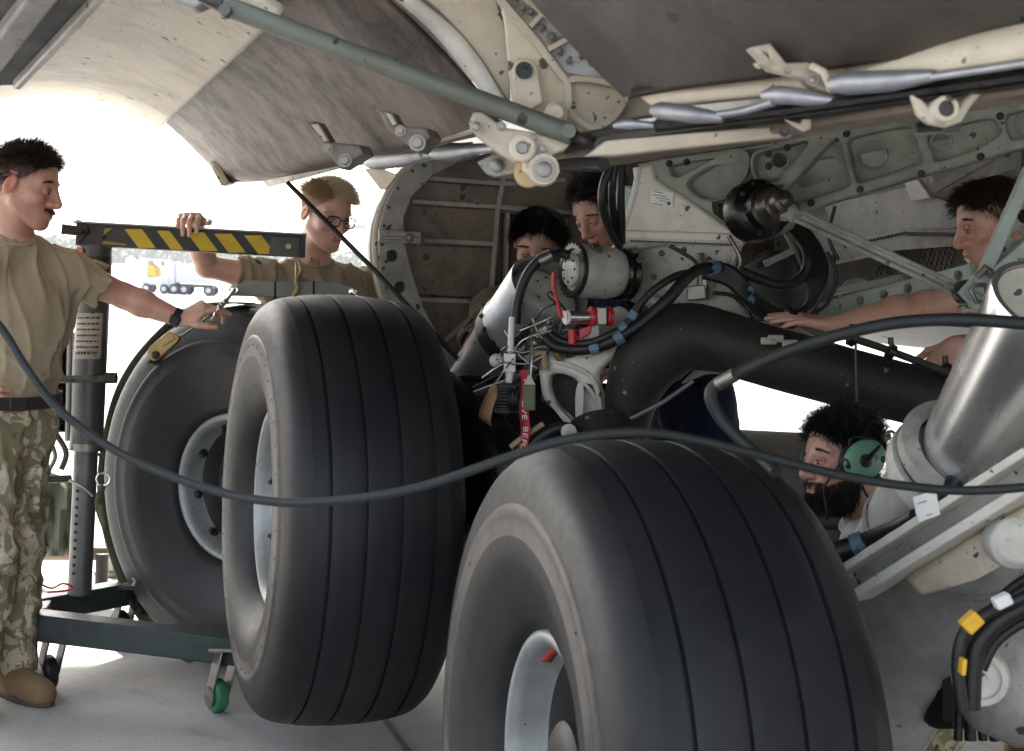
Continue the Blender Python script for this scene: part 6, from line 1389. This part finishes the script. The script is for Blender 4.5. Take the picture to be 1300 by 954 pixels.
# ------------------------------------------------------------------ the airmen
def np3(v): return np.array(tuple(v), float)
def WJ(*a): return np3(W(*a))
def dirv(r, u, f): return np3(RGT*r+UPV*u+FWD*f)
def gz(p, z): p = np.array(p, float); p[2] = z; return p
def hl_default(p, lift=0.0):
    x, y, z = p.T
    h = np.interp(x, [-.12, -.06, -.025, .02, .05, .068, .10], [-.068, -.055, -.012, .015, .045, .072, .088])+lift
    return z > h
def not_ear(p): return ~((np.abs(p[:, 1]) > .076) & (p[:, 2] < .03) & (p[:, 0] > -.045) & (p[:, 0] < .02))
def comb_to(vec, crown=None):
    v = np.array(vec, float)
    def f(lo):
        return np.repeat(v[None], len(lo), 0)
    return f
def comb_down(fw=0.3, down=.9):
    def f(lo):
        x, y, z = lo.T; top = np.clip((z-.06)/.05, 0, 1)
        d = np.stack([fw*np.ones_like(x)-.2*(x < -.05), np.sign(y)*.15*(1-top), -down*(1-top)-.05], 1); return d
    return f

# --- airman at the side of the lift
hA = (WJ(33, 235, 4.82), frame(dirv(.955, -.27, -.10), dirv(.14, 1, 0)), 1.07)
def hairA(head, me, root):
    reg_top = lambda p: hl_default(p) & (p[:, 2] > .060) & not_ear(p)
    reg_side = lambda p: hl_default(p) & (p[:, 2] <= .075) & not_ear(p) & (p[:, 2] > -.02)
    strands('hair', head, me, reg_top, hair_dark, root, 1500, lambda lo: np.where(lo[:, 0] > -.02, .040, .030)*np.clip((lo[:, 2]-.03)/.05, .4, 1), .0017, comb_to((.25, 0, .15)), .32, .95, seed=2)
    strands('hair_side', head, me, reg_side, hair_dark, root, 1500, lambda lo: np.full(len(lo), .009)+.008*np.clip(lo[:, 2]/.06, 0, 1), .0011, comb_down(.1, .5), .25, .55, seed=3, seg=2)
    strands('moustache', head, me, lambda p: (p[:, 0] > .084) & (np.abs(p[:, 1]) < .027) & (p[:, 2] > -.059) & (p[:, 2] < -.049), hair_brown, root, 240, lambda lo: np.full(len(lo), .008), .0008, lambda lo: np.stack([np.full(len(lo), .3), np.sign(lo[:, 1])*.5, np.full(len(lo), -.9)], 1), .2, .5, seed=4, seg=2)
def extraA(root, head, J, body):
    eyes(head, root, .45, hair_dark)
    wr, el = J['wrL'], J['elL']; d = nv(wr-el); c = Vector(wr-d*.012)
    m = MB(); m.lathe(c, d, [(-.012, .0305), (-.012, .0335), (.012, .0335), (.012, .0305)], 28, True); wb = m.build('watch_band', black_rubber, root)
    nrm = (-FWD*.75-UPV*.2); nrm = (nrm-Vector(d)*nrm.dot(Vector(d))).normalized(); m = MB(); m.box(c+nrm*.036, Vector(d), nrm.cross(Vector(d)), nrm, .018, .016, .006); m.build('watch_case', black_plastic, wb, bevel=.004)
    m = MB(); m.box(c+nrm*.0425, Vector(d), nrm.cross(Vector(d)), nrm, .013, .012, .0008); m.build('watch_face', glass_dark, wb)
JA = dict(chest=WJ(24, 392, 4.93), pelvis=WJ(6, 532, 4.93), neck=WJ(17, 300, 4.87), lat=dirv(.8, 0, .55), shL=WJ(84, 345, 5.0), elL=WJ(158, 376, 5.10), wrL=WJ(229, 405, 5.12),
          shR=WJ(-36, 342, 4.76), elR=WJ(-84, 422, 4.90), wrR=WJ(-56, 494, 4.77), hpL=WJ(24, 556, 4.95), knL=WJ(24, 700, 4.93), anL=gz(WJ(16, 858, 4.93), .10), hpR=WJ(-10, 556, 4.85), knR=WJ(-12, 700, 4.78), anR=gz(WJ(-34, 866, 4.78), .10),
          footL=dirv(.80, 0, -.6), footR=dirv(.5, 0, -.9), hem=.075, s=1.04, eye=.75)
handsA = [dict(w_=JA['wrL'], f=dirv(.88, .42, -.10), n=dirv(.25, -.70, .55), t=dirv(.0, -.25, -.95), curl=(.35, .75, .95, 1.05), thumb=.5, spread=.01, s=1.03),
          dict(w_=JA['wrR'], f=dirv(.9, -.25, .1), n=dirv(.1, .0, 1), t=dirv(.1, 1, 0), curl=(.3, .35, .4, .45), thumb=.2, s=1.03)]
A = person('airman with dark spiky hair and moustache beside the lift mast, hand on the strap shackle', JA, hA, skin_a, handsA, tan_cloth, camo, hairA, group='airmen round the landing gear', sleeve=.52, shirt_seed=3, belt=True,
           tintkw=dict(stub=.55, hairline=lambda p: hl_default(p, .004) & not_ear(p), scalp=(.13, .12, .125), blush=.3), extra=extraA)
bm_ = MB(); pB = JA['pelvis']+nv(JA['neck']-JA['pelvis'])*.071+nv(np.cross(JA['lat'], nv(JA['neck']-JA['pelvis'])))*.140; bm_.box(Vector(pB), Vector(JA['lat']), UZ, Vector(np.cross(JA['lat'], (0, 0, 1))), .028, .021, .004)
bm_.build('belt_buckle', dark_steel, A, bevel=.003)
# thigh pocket and knee seam of the near trouser leg
for k, (y0, y1, z_) in enumerate(((640, 712, 0), (795, 822, 1))):
    m = MB(); c0 = Vector(JA['knL']*(.45 if k == 0 else .0)+JA['hpL']*(.55 if k == 0 else 0)+(JA['anL']*.55+JA['knL']*.45)*(1 if k else 0)); nn_ = (-FWD*.9+RGT*.35).normalized(); uu_ = (RGT*.9+FWD*.35).normalized()
    m.box(c0+nn_*(.080 if k == 0 else .066)+uu_*.01, uu_, UZ, nn_, .055 if k == 0 else .04, .075 if k == 0 else .04, .010); po = m.build('pocket', camo, A, bevel=.008)
    m = MB(); m.box(c0+nn_*(.090 if k == 0 else .076)+uu_*.01+UZ*(.055 if k == 0 else .028), uu_, UZ, nn_, .057 if k == 0 else .042, .022 if k == 0 else .014, .005); m.build('pocket_flap', camo, po, bevel=.003)

# --- fair airman with glasses behind the removed wheel
hB = (WJ(414, 271, 5.76), frame(dirv(.60, -.34, -.70), dirv(.12, 1, -.05)), 1.09)
def hairB(head, me, root):
    top = lambda p: hl_default(p) & (p[:, 2] > .055) & not_ear(p); side = lambda p: hl_default(p) & (p[:, 2] <= .07) & not_ear(p) & (p[:, 2] > -.045)
    strands('hair', head, me, top, hair_blond, root, 2200, lambda lo: np.full(len(lo), .036), .0016, lambda lo: np.stack([np.full(len(lo), .25), np.where(lo[:, 1] > -.035, .55, -.35), np.full(len(lo), -.05)], 1), .16, .38, seed=12)
    strands('hair_side', head, me, side, hair_brown if False else hair_blond, root, 1500, lambda lo: np.full(len(lo), .012), .0012, comb_down(-.2, .7), .2, .3, seed=13, seg=2)
def extraB(root, head, J, body):
    eyes(head, root, .6, hair_blond)
    c, R, s = head; L = lambda p: Vector(np.array(c)+s*(np.array(p)@R)); g_ = MB(); gl = MB()
    for y in (-1, 1):
        sq = lambda q: math.copysign(abs(q)**.62, q)
        pts = [L((.111-.010*((y*(y*.034+sq(math.cos(t))*.024))/.06)**2, y*.034+sq(math.cos(t))*.024, -.002+sq(math.sin(t))*.017)) for t in np.linspace(0, 2*math.pi, 24, endpoint=False)]
        g_.tube(pts, .0024*s, 8, closed=True)
        g_.tube([L((.104, y*.060, .006)), L((.088, y*.073, .008)), L((.03, y*.080, .004)), L((-.012, y*.084, .000)), L((-.025, y*.082, -.016))], .0017*s, 6)
    g_.tube([L((.112, -.009, .004)), L((.115, 0, .007)), L((.112, .009, .004))], .0017*s, 6)
    g_.build('glasses_frame', glass_dark, root, smooth=60)
JB = dict(chest=WJ(404, 402, 5.86), pelvis=WJ(404, 545, 5.92), neck=WJ(398, 330, 5.82), lat=dirv(.9, 0, .42), shL=WJ(462, 366, 5.95), elL=WJ(482, 450, 5.92), wrL=WJ(470, 520, 5.75), shR=WJ(343, 356, 5.74), elR=WJ(262, 338, 5.64), wrR=WJ(247, 282, 5.50),
          hpL=WJ(424, 570, 5.95), knL=WJ(426, 690, 5.95), anL=gz(WJ(424, 820, 6.0), .10), hpR=WJ(382, 570, 5.88), knR=WJ(378, 690, 5.85), anR=gz(WJ(374, 820, 5.88), .10), footL=dirv(.5, 0, -.85), footR=dirv(.2, 0, -.95), s=1.02, hem=.07, eye=.8)
handsB = [dict(w_=JB['wrR'], f=dirv(.02, .14, -.98), n=dirv(.0, -.98, -.1), t=dirv(1, 0, 0), curl=(.55, .6, .6, .65), thumb=-.3, spread=.10, s=1.1)]
person('fair haired airman in dark glasses behind the removed wheel, hand on the striped boom', JB, hB, skin_b, handsB, tan_cloth, camo, hairB, group='airmen round the landing gear', sleeve=.5, shirt_seed=5, extra=extraB,
       tintkw=dict(stub=.15, hairline=lambda p: hl_default(p, .0) & not_ear(p), scalp=(.55, .48, .40), blush=.28))

# --- dark haired airman looking down behind the barrel
hC = (WJ(684, 309, 5.22), frame(dirv(-.16, -.52, -.84), dirv(.04, .84, -.55)), 1.03)
def hairC(head, me, root):
    strands('hair', head, me, lambda p: hl_default(p, .004) & not_ear(p) & (p[:, 2] > .03), hair_black, root, 2600, lambda lo: np.where(lo[:, 0] > .04, .040, .036), .0017, lambda lo: np.stack([np.full(len(lo), .55), np.where(lo[:, 1] > .02, .25, -.25), np.full(len(lo), -.25)], 1), .12, .3, seed=22)
    strands('hair_side', head, me, lambda p: hl_default(p) & not_ear(p) & (p[:, 2] <= .05), hair_black, root, 1600, lambda lo: np.full(len(lo), .013), .0013, comb_down(.1, .8), .2, .35, seed=23, seg=2)
JC = dict(chest=WJ(664, 425, 5.42), pelvis=WJ(652, 590, 5.55), neck=WJ(684, 356, 5.36), lat=dirv(1, 0, .1), shL=WJ(730, 392, 5.34), elL=WJ(752, 455, 5.14), wrL=WJ(730, 480, 4.98), shR=WJ(628, 392, 5.28), elR=WJ(596, 458, 5.12), wrR=WJ(618, 478, 4.92),
          hpL=WJ(680, 610, 5.55), knL=WJ(682, 720, 5.5), anL=gz(WJ(684, 850, 5.6), .1), hpR=WJ(634, 610, 5.55), knR=WJ(630, 720, 5.5), anR=gz(WJ(622, 850, 5.6), .1), footL=dirv(.2, 0, -1), footR=dirv(-.2, 0, -1), fine=False, eye=.3)
hd_ = lambda J, s_, f, n, t: dict(w_=J['wr'+s_], f=f, n=n, t=t, curl=(.4, .5, .5, .55))
person('black haired airman bowed over the open strut barrel, only brow and olive shoulder showing', JC, hC, skin_c, [hd_(JC, 'L', dirv(-.5, -.1, -.8), dirv(0, -1, 0), dirv(-1, 0, .3)), hd_(JC, 'R', dirv(.5, -.2, -.8), dirv(0, -1, 0), dirv(1, 0, .3))], olive_cloth, camo, hairC, group='airmen round the landing gear', shirt_seed=7, sleeve=.7,
       extra=lambda r, h, J, b: eyes(h, r, .9, hair_black), tintkw=dict(stub=.1, hairline=lambda p: hl_default(p, .002) & not_ear(p), scalp=(.2, .18, .17)))

# --- airman in navy peering past the vertical hoses
hD = (WJ(764, 264, 4.98), frame(dirv(-.66, -.66, -.55), dirv(-.35, .85, -.3)), 1.04)
def hairD(head, me, root):
    strands('hair', head, me, lambda p: hl_default(p) & not_ear(p) & (p[:, 2] > .045), hair_black, root, 2000, lambda lo: np.full(len(lo), .030), .0018, comb_to((.3, .1, .0)), .45, .5, curl=.4, seed=32)
    strands('hair_side', head, me, lambda p: hl_default(p) & not_ear(p) & (p[:, 2] <= .06), hair_black, root, 1400, lambda lo: np.full(len(lo), .014), .0014, comb_down(.1, .7), .3, .4, seed=33, seg=2)
JD = dict(chest=WJ(812, 385, 5.14), pelvis=WJ(872, 505, 5.15), neck=WJ(790, 312, 5.08), lat=dirv(.8, 0, -.6), shL=WJ(862, 352, 5.02), elL=WJ(860, 440, 4.85), wrL=WJ(800, 470, 4.72), shR=WJ(744, 362, 5.26), elR=WJ(735, 440, 5.1), wrR=WJ(770, 450, 4.86),
          hpL=WJ(900, 520, 5.08), knL=WJ(912, 650, 4.98), anL=gz(WJ(915, 800, 5.1), .1), hpR=WJ(860, 520, 5.25), knR=WJ(858, 650, 5.15), anR=gz(WJ(862, 800, 5.3), .1), footL=dirv(-.7, 0, -.7), footR=dirv(-.8, 0, -.5), fine=False, eye=.3)
person('airman in navy overalls with thick black hair peering down behind three vertical hoses', JD, hD, skin_c, [hd_(JD, 'L', dirv(-.8, -.1, -.4), dirv(0, -1, 0), dirv(0, 0, -1)), hd_(JD, 'R', dirv(.3, -.1, -.8), dirv(0, -1, 0), dirv(1, 0, 0))], navy_cloth, navy_cloth, hairD, group='airmen round the landing gear', shirt_seed=9, long_sleeve=True,
       extra=lambda r, h, J, b: eyes(h, r, .8, hair_black), tintkw=dict(stub=.2, hairline=lambda p: hl_default(p, .002) & not_ear(p), scalp=(.2, .18, .17)))

# --- brown haired airman reaching in over the dark tube
hE = (WJ(1260, 282, 4.5), frame(dirv(-.94, -.28, -.08), dirv(-.22, 1, .0)), 1.08)
def hairE(head, me, root):
    strands('hair', head, me, lambda p: hl_default(p) & not_ear(p) & (p[:, 2] > .05), hair_brown, root, 2200, lambda lo: np.where(lo[:, 0] > .03, .036, .032), .0018, comb_to((.6, .1, -.1)), .2, .32, seed=42)
    strands('hair_side', head, me, lambda p: hl_default(p) & not_ear(p) & (p[:, 2] <= .065), hair_brown, root, 1500, lambda lo: np.full(len(lo), .018), .0014, comb_down(.15, .9), .2, .3, seed=43, seg=2)
JE = dict(chest=WJ(1322, 432, 4.55), pelvis=WJ(1352, 590, 4.6), neck=WJ(1296, 346, 4.53), lat=dirv(.15, 0, -1), shL=WJ(1284, 368, 4.38), elL=WJ(1172, 388, 4.34), wrL=WJ(1058, 413, 4.24), shR=WJ(1310, 376, 4.72), elR=WJ(1262, 444, 4.55), wrR=WJ(1214, 438, 4.25),
          hpL=WJ(1350, 615, 4.5), knL=WJ(1345, 770, 4.45), anL=gz(WJ(1350, 940, 4.5), .1), hpR=WJ(1350, 615, 4.72), knR=WJ(1345, 770, 4.72), anR=gz(WJ(1360, 940, 4.75), .1), footL=dirv(-1, 0, -.2), footR=dirv(-1, 0, .1), eye=.55)
handsE = [dict(w_=JE['wrL'], f=dirv(-.97, .18, -.05), n=dirv(-.1, -.95, .25), t=dirv(.0, .2, 1), curl=(.10, .12, .14, .2), thumb=.0, spread=.08, s=1.0),
          dict(w_=JE['wrR'], f=dirv(-.62, -.72, -.1), n=dirv(.25, -.3, .9), t=dirv(-.6, .5, -.3), curl=(.35, .4, .45, .5), thumb=.5, s=1.0)]
person('brown haired airman in profile reaching both arms across the dark gear tube', JE, hE, skin_e, handsE, tan_cloth, camo, hairE, group='airmen round the landing gear', shirt_seed=11, sleeve=.42,
       extra=lambda r, h, J, b: eyes(h, r, .6, hair_brown), tintkw=dict(stub=.2, hairline=lambda p: hl_default(p, .002) & not_ear(p), scalp=(.25, .2, .18)))

# --- bearded airman with the green headset
hF = (WJ(1070, 581, 3.85), frame(dirv(-.93, -.06, -.32), dirv(-.05, 1, .02)), 1.02)
beardF = lambda p: (p[:, 2] < np.interp(p[:, 0], [-.02, .02, .05, .075, .085, .1], [-.03, -.042, -.055, -.064, -.054, -.052])) & (p[:, 0] > -.01) & (p[:, 2] > -.135) & ~((p[:, 0] > .086) & (np.abs(p[:, 1]) < .020) & (p[:, 2] > -.080) & (p[:, 2] < -.0625))
def hairF(head, me, root):
    strands('hair', head, me, lambda p: hl_default(p, -.004) & not_ear(p) & (p[:, 2] > .02), hair_black, root, 3600, lambda lo: np.where(lo[:, 2] > .05, .034, .022), .0020, comb_to((.35, .05, .05)), .45, .45, curl=.7, seed=52, seg=5)
    strands('hair_side', head, me, lambda p: hl_default(p) & not_ear(p) & (p[:, 2] <= .04), hair_black, root, 1500, lambda lo: np.full(len(lo), .016), .0014, comb_down(.0, .6), .4, .4, curl=.3, seed=53, seg=3)
    strands('beard', head, me, beardF, hair_black, root, 3000, lambda lo: np.interp(lo[:, 2], [-.12, -.08, -.05], [.021, .014, .008]), .0011, lambda lo: np.stack([np.full(len(lo), .25), np.sign(lo[:, 1])*.1, np.full(len(lo), -.8)], 1), .35, .6, curl=.35, seed=54, seg=3)
def extraF(root, head, J, body):
    eyes(head, root, .15, hair_black)
    c, R, s = head; L = lambda p: Vector(np.array(c)+s*(np.array(p)@R)); X_, Y_, Z_ = (Vector(R[i]) for i in range(3))
    hs_ = bpy.data.objects.new('headset', None); COL.objects.link(hs_); hs_.parent = root; hs_.location = -tot(root); 
    def cup(sg):
        o = L((.002, sg*.086, -.002)); ax = (Y_*sg*1.0-X_*.05+Z_*-.0).normalized(); tl = .35
        u = (X_*math.cos(tl)+Z_*math.sin(tl)*-1).normalized(); u = (u-ax*u.dot(ax)).normalized(); v = ax.cross(u)
        def ring(h, a, b): return [o+ax*h+u*a*math.cos(t)+v*b*math.sin(t) for t in np.linspace(0, 2*math.pi, 40, endpoint=False)]
        def shell(rows, name, mat, par=None):
            m = MB(); vs_ = [p for r in rows for p in r]; n = 40; f = [(i*n+j, i*n+(j+1) % n, (i+1)*n+(j+1) % n, (i+1)*n+j) for i in range(len(rows)-1) for j in range(n)]; m.add(vs_, f); return m.build(name, mat, par or hs_, smooth=60, fix=True)
        shell([ring(-.012, .05, .042), ring(-.008, .064, .052), ring(.004, .068, .055), ring(.012, .064, .052), ring(.014, .055, .045)], 'ear_cushion', black_rubber)
        c_ = shell([ring(.010, .062, .050), ring(.020, .062, .050), ring(.030, .056, .045), ring(.037, .043, .034), ring(.041, .022, .017), ring(.042, .001, .001)], 'ear_cup', green_cup)
        if sg > 0:
            a = o+ax*.040; m = MB(); m.lathe(o+ax*.036+u*.012-v*.004, ax, [(0, .001), (0, .017), (.008, .017), (.012, .011), (.012, .001)], 24); m.tube([o+ax*.044+u*.012-v*.004, o+ax*.042-u*.012-v*.012, o+ax*.034-u*.045-v*.018], [.010, .006, .004], 10); m.build('boom_pivot', black_plastic, c_)
            m = MB(); m.lathe(o+ax*.030-u*.036+v*.014, ax, [(-.01, .001), (-.004, .011), (.006, .010), (.010, .005), (.010, .001)], 18); m.build('volume_knob', black_plastic, c_)
            m = MB(); m.lathe(o+ax*.024+u*.052-v*.008, ax, [(-.01, .001), (-.004, .009), (.006, .008), (.008, .001)], 16); m.build('cup_plug', black_plastic, c_)
            text_mesh('cup_mark', 'XR', .017, o+ax*.0405-u*.014+v*.002, -X_*.9+Z_*.45, Z_+X_*.4, black_plastic, c_, extrude=.0012)
            m = MB(); P = crv([o+ax*.026+u*.054-v*.01, o+ax*.03+u*.064-v*.03, L((.098, .070, -.06)), L((.098, .064, -.10)), L((.090, .055, -.135)), L((.085, .045, -.15))], 6); m.tube(P, .0026, 8); m.build('mic_boom', black_plastic, hs_)
            m = MB(); m.tube([L((.088, .048, -.145)), L((.074, .03, -.152))], .008, 10); m.build('microphone', black_rubber, hs_)
            m = MB(); m.tube(crv([o+ax*.02-u*.05-v*.03, o+ax*.02-u*.02-v*.052, o+ax*.012+u*.02-v*.056, L((.0, .09, -.08)), L((-.04, .085, -.12))], 6), .0035, 8); m.build('cup_cable', black_rubber, hs_)
    cup(1); cup(-1)
    m = MB(); P = [L((-.02, math.sin(t)*.098, -.01+math.cos(t)*.150)) for t in np.linspace(-1.55, 1.55, 30)]; A_ = [p+X_*.012 for p in P]; B_ = [p-X_*.012 for p in P]; m.strip(A_, B_); m.build('headband', black_rubber, hs_, solid=.008, smooth=60)
    m = MB(); m.tube([L((-.055, .10, .045)), L((-.075, .10, .05))], .009, 10); m.tube(crv([L((-.06, .1, .05)), L((-.075, .106, .062)), L((-.095, .10, .055)), L((-.11, .09, .06))], 4), .004, 8); m.build('band_clip', steel, hs_)
JF = dict(chest=WJ(1142, 740, 3.98), pelvis=WJ(1160, 890, 4.12), neck=WJ(1100, 650, 3.92), lat=dirv(.3, 0, -.95), shL=WJ(1120, 695, 3.76), elL=WJ(1060, 815, 3.70), wrL=WJ(1010, 740, 3.68), shR=WJ(1130, 695, 4.14), elR=WJ(1070, 800, 4.2), wrR=WJ(1000, 760, 4.15),
          hpL=WJ(1152, 905, 3.99), knL=WJ(1040, 880, 3.85), anL=gz(WJ(1060, 985, 3.95), .10), hpR=WJ(1160, 905, 4.24), knR=WJ(1050, 875, 4.35), anR=gz(WJ(1080, 975, 4.3), .10), footL=dirv(-1, 0, -.2), footR=dirv(-1, 0, .1), hem=.05, fine=True, eye=.9)
person('bearded curly haired airman wearing a green cupped headset low behind the nearest tyre', JF, hF, skin_e, [hd_(JF, 'L', dirv(-.8, .5, 0), dirv(0, 0, 1), dirv(0, 1, 0)), hd_(JF, 'R', dirv(-.9, .3, 0), dirv(0, -1, 0), dirv(0, 0, -1))], white_cloth, camo, hairF, group='airmen round the landing gear', shirt_seed=13,
       extra=extraF, tintkw=dict(stub=.2, hairline=lambda p: hl_default(p, .0) & not_ear(p), scalp=(.2, .17, .16), beard=beardF, blush=.35))
# ------------------------------------------------------------------ more small fittings round the gear
rr = random.Random(21)
fit = [(700, 412), (690, 420), (676, 418), (664, 424), (716, 420), (734, 430), (708, 452), (696, 436), (668, 448), (690, 440), (742, 452), (656, 436), (640, 450), (706, 428)]
for i, (x, y) in enumerate(fit):
    ax_ = (RGT*rr.uniform(-1, 1)+UPV*rr.uniform(-1, 1)-FWD*rr.uniform(.1, 1)).normalized(); r = rr.uniform(.006, .014); c = W(x, y, 4.33+rr.uniform(-.03, .05))
    m = MB(); m.lathe(c, ax_, [(-r*3, .001), (-r*3, r*.6), (-r*1.2, r*.6), (-r*1.2, r*1.15), (r*.2, r*1.15), (r*.2, r*.7), (r*1.6, r*.65), (r*1.6, .001)], 6 if i % 2 else 14); m.build('fitting', (steel, casting, brass_cad, dark_steel)[i % 4], gear, smooth=30)
for i, pts in enumerate(([(642, 440), (664, 448), (688, 440), (712, 448), (740, 444)], [(650, 428), (676, 440), (700, 430), (722, 438)], [(664, 470), (686, 456), (700, 440), (706, 418)], [(612, 480), (640, 462), (668, 462), (690, 452)], [(676, 404), (684, 424), (700, 440), (728, 450)], [(600, 492), (640, 474), (672, 472)], [(716, 404), (708, 424), (690, 434), (672, 428)], [(640, 420), (660, 452), (682, 468)])):
    hose('pipe' if i % 2 else 'wire', [(x, y, 4.30+.012*(i % 3)) for x, y in pts], (.0045, .003, .006, .0025)[i % 4], (steel, black_rubber, dark_steel, wm)[i % 4], gear, n=8)
for i, pts in enumerate(([(850, 312), (880, 330), (886, 344)], [(905, 372), (930, 376), (950, 392)], [(1050, 320), (1062, 350), (1050, 386), (1020, 404)], [(925, 300), (940, 330), (930, 350)], [(1060, 262), (1052, 300), (1064, 330)])):
    hose('pipe', [(x, y, 4.36) for x, y in pts], .006, (dark_steel, black_rubber, black_rubber, steel, black_rubber)[i], gear, n=8)
m = MB()
for x, y in ((812, 330), (840, 322), (868, 318), (830, 352), (862, 368), (900, 330), (818, 392), (806, 318), (880, 392), (910, 396)): bolt(m, W(x, y, 4.42), -FWD, .0065, .008, 6)
m.build('yoke_bolt', dark_steel, gear, 'stuff')
m = MB()
for k in range(16): a = k*math.pi/8; q = (UPV.cross(bd).normalized()*math.cos(a)+bd.cross(UPV.cross(bd).normalized())*math.sin(a)); bolt(m, ba+bd*bL*.64+q*.137, q, .006, .008, 6)
m.build('barrel_bolt', dark_steel, barrel, 'stuff')
# air over the apron
hz = MB(); hz.box(Vector((0, 300, 8)), Vector((1, 0, 0)), Vector((0, 1, 0)), UZ, 420, 400, 10)
hm = bpy.data.materials.new('haze'); hm.use_nodes = True; hn_ = hm.node_tree; hn_.nodes.clear()
ho_ = hn_.nodes.new('ShaderNodeOutputMaterial'); hv = hn_.nodes.new('ShaderNodeVolumePrincipled'); hv.inputs['Density'].default_value = .0003; hv.inputs['Color'].default_value = (.92, .95, 1, 1); hv.inputs['Anisotropy'].default_value = .3
hn_.links.new(hv.outputs[0], ho_.inputs['Volume']); hz.build('haze', hm, kind='stuff', smooth=0)
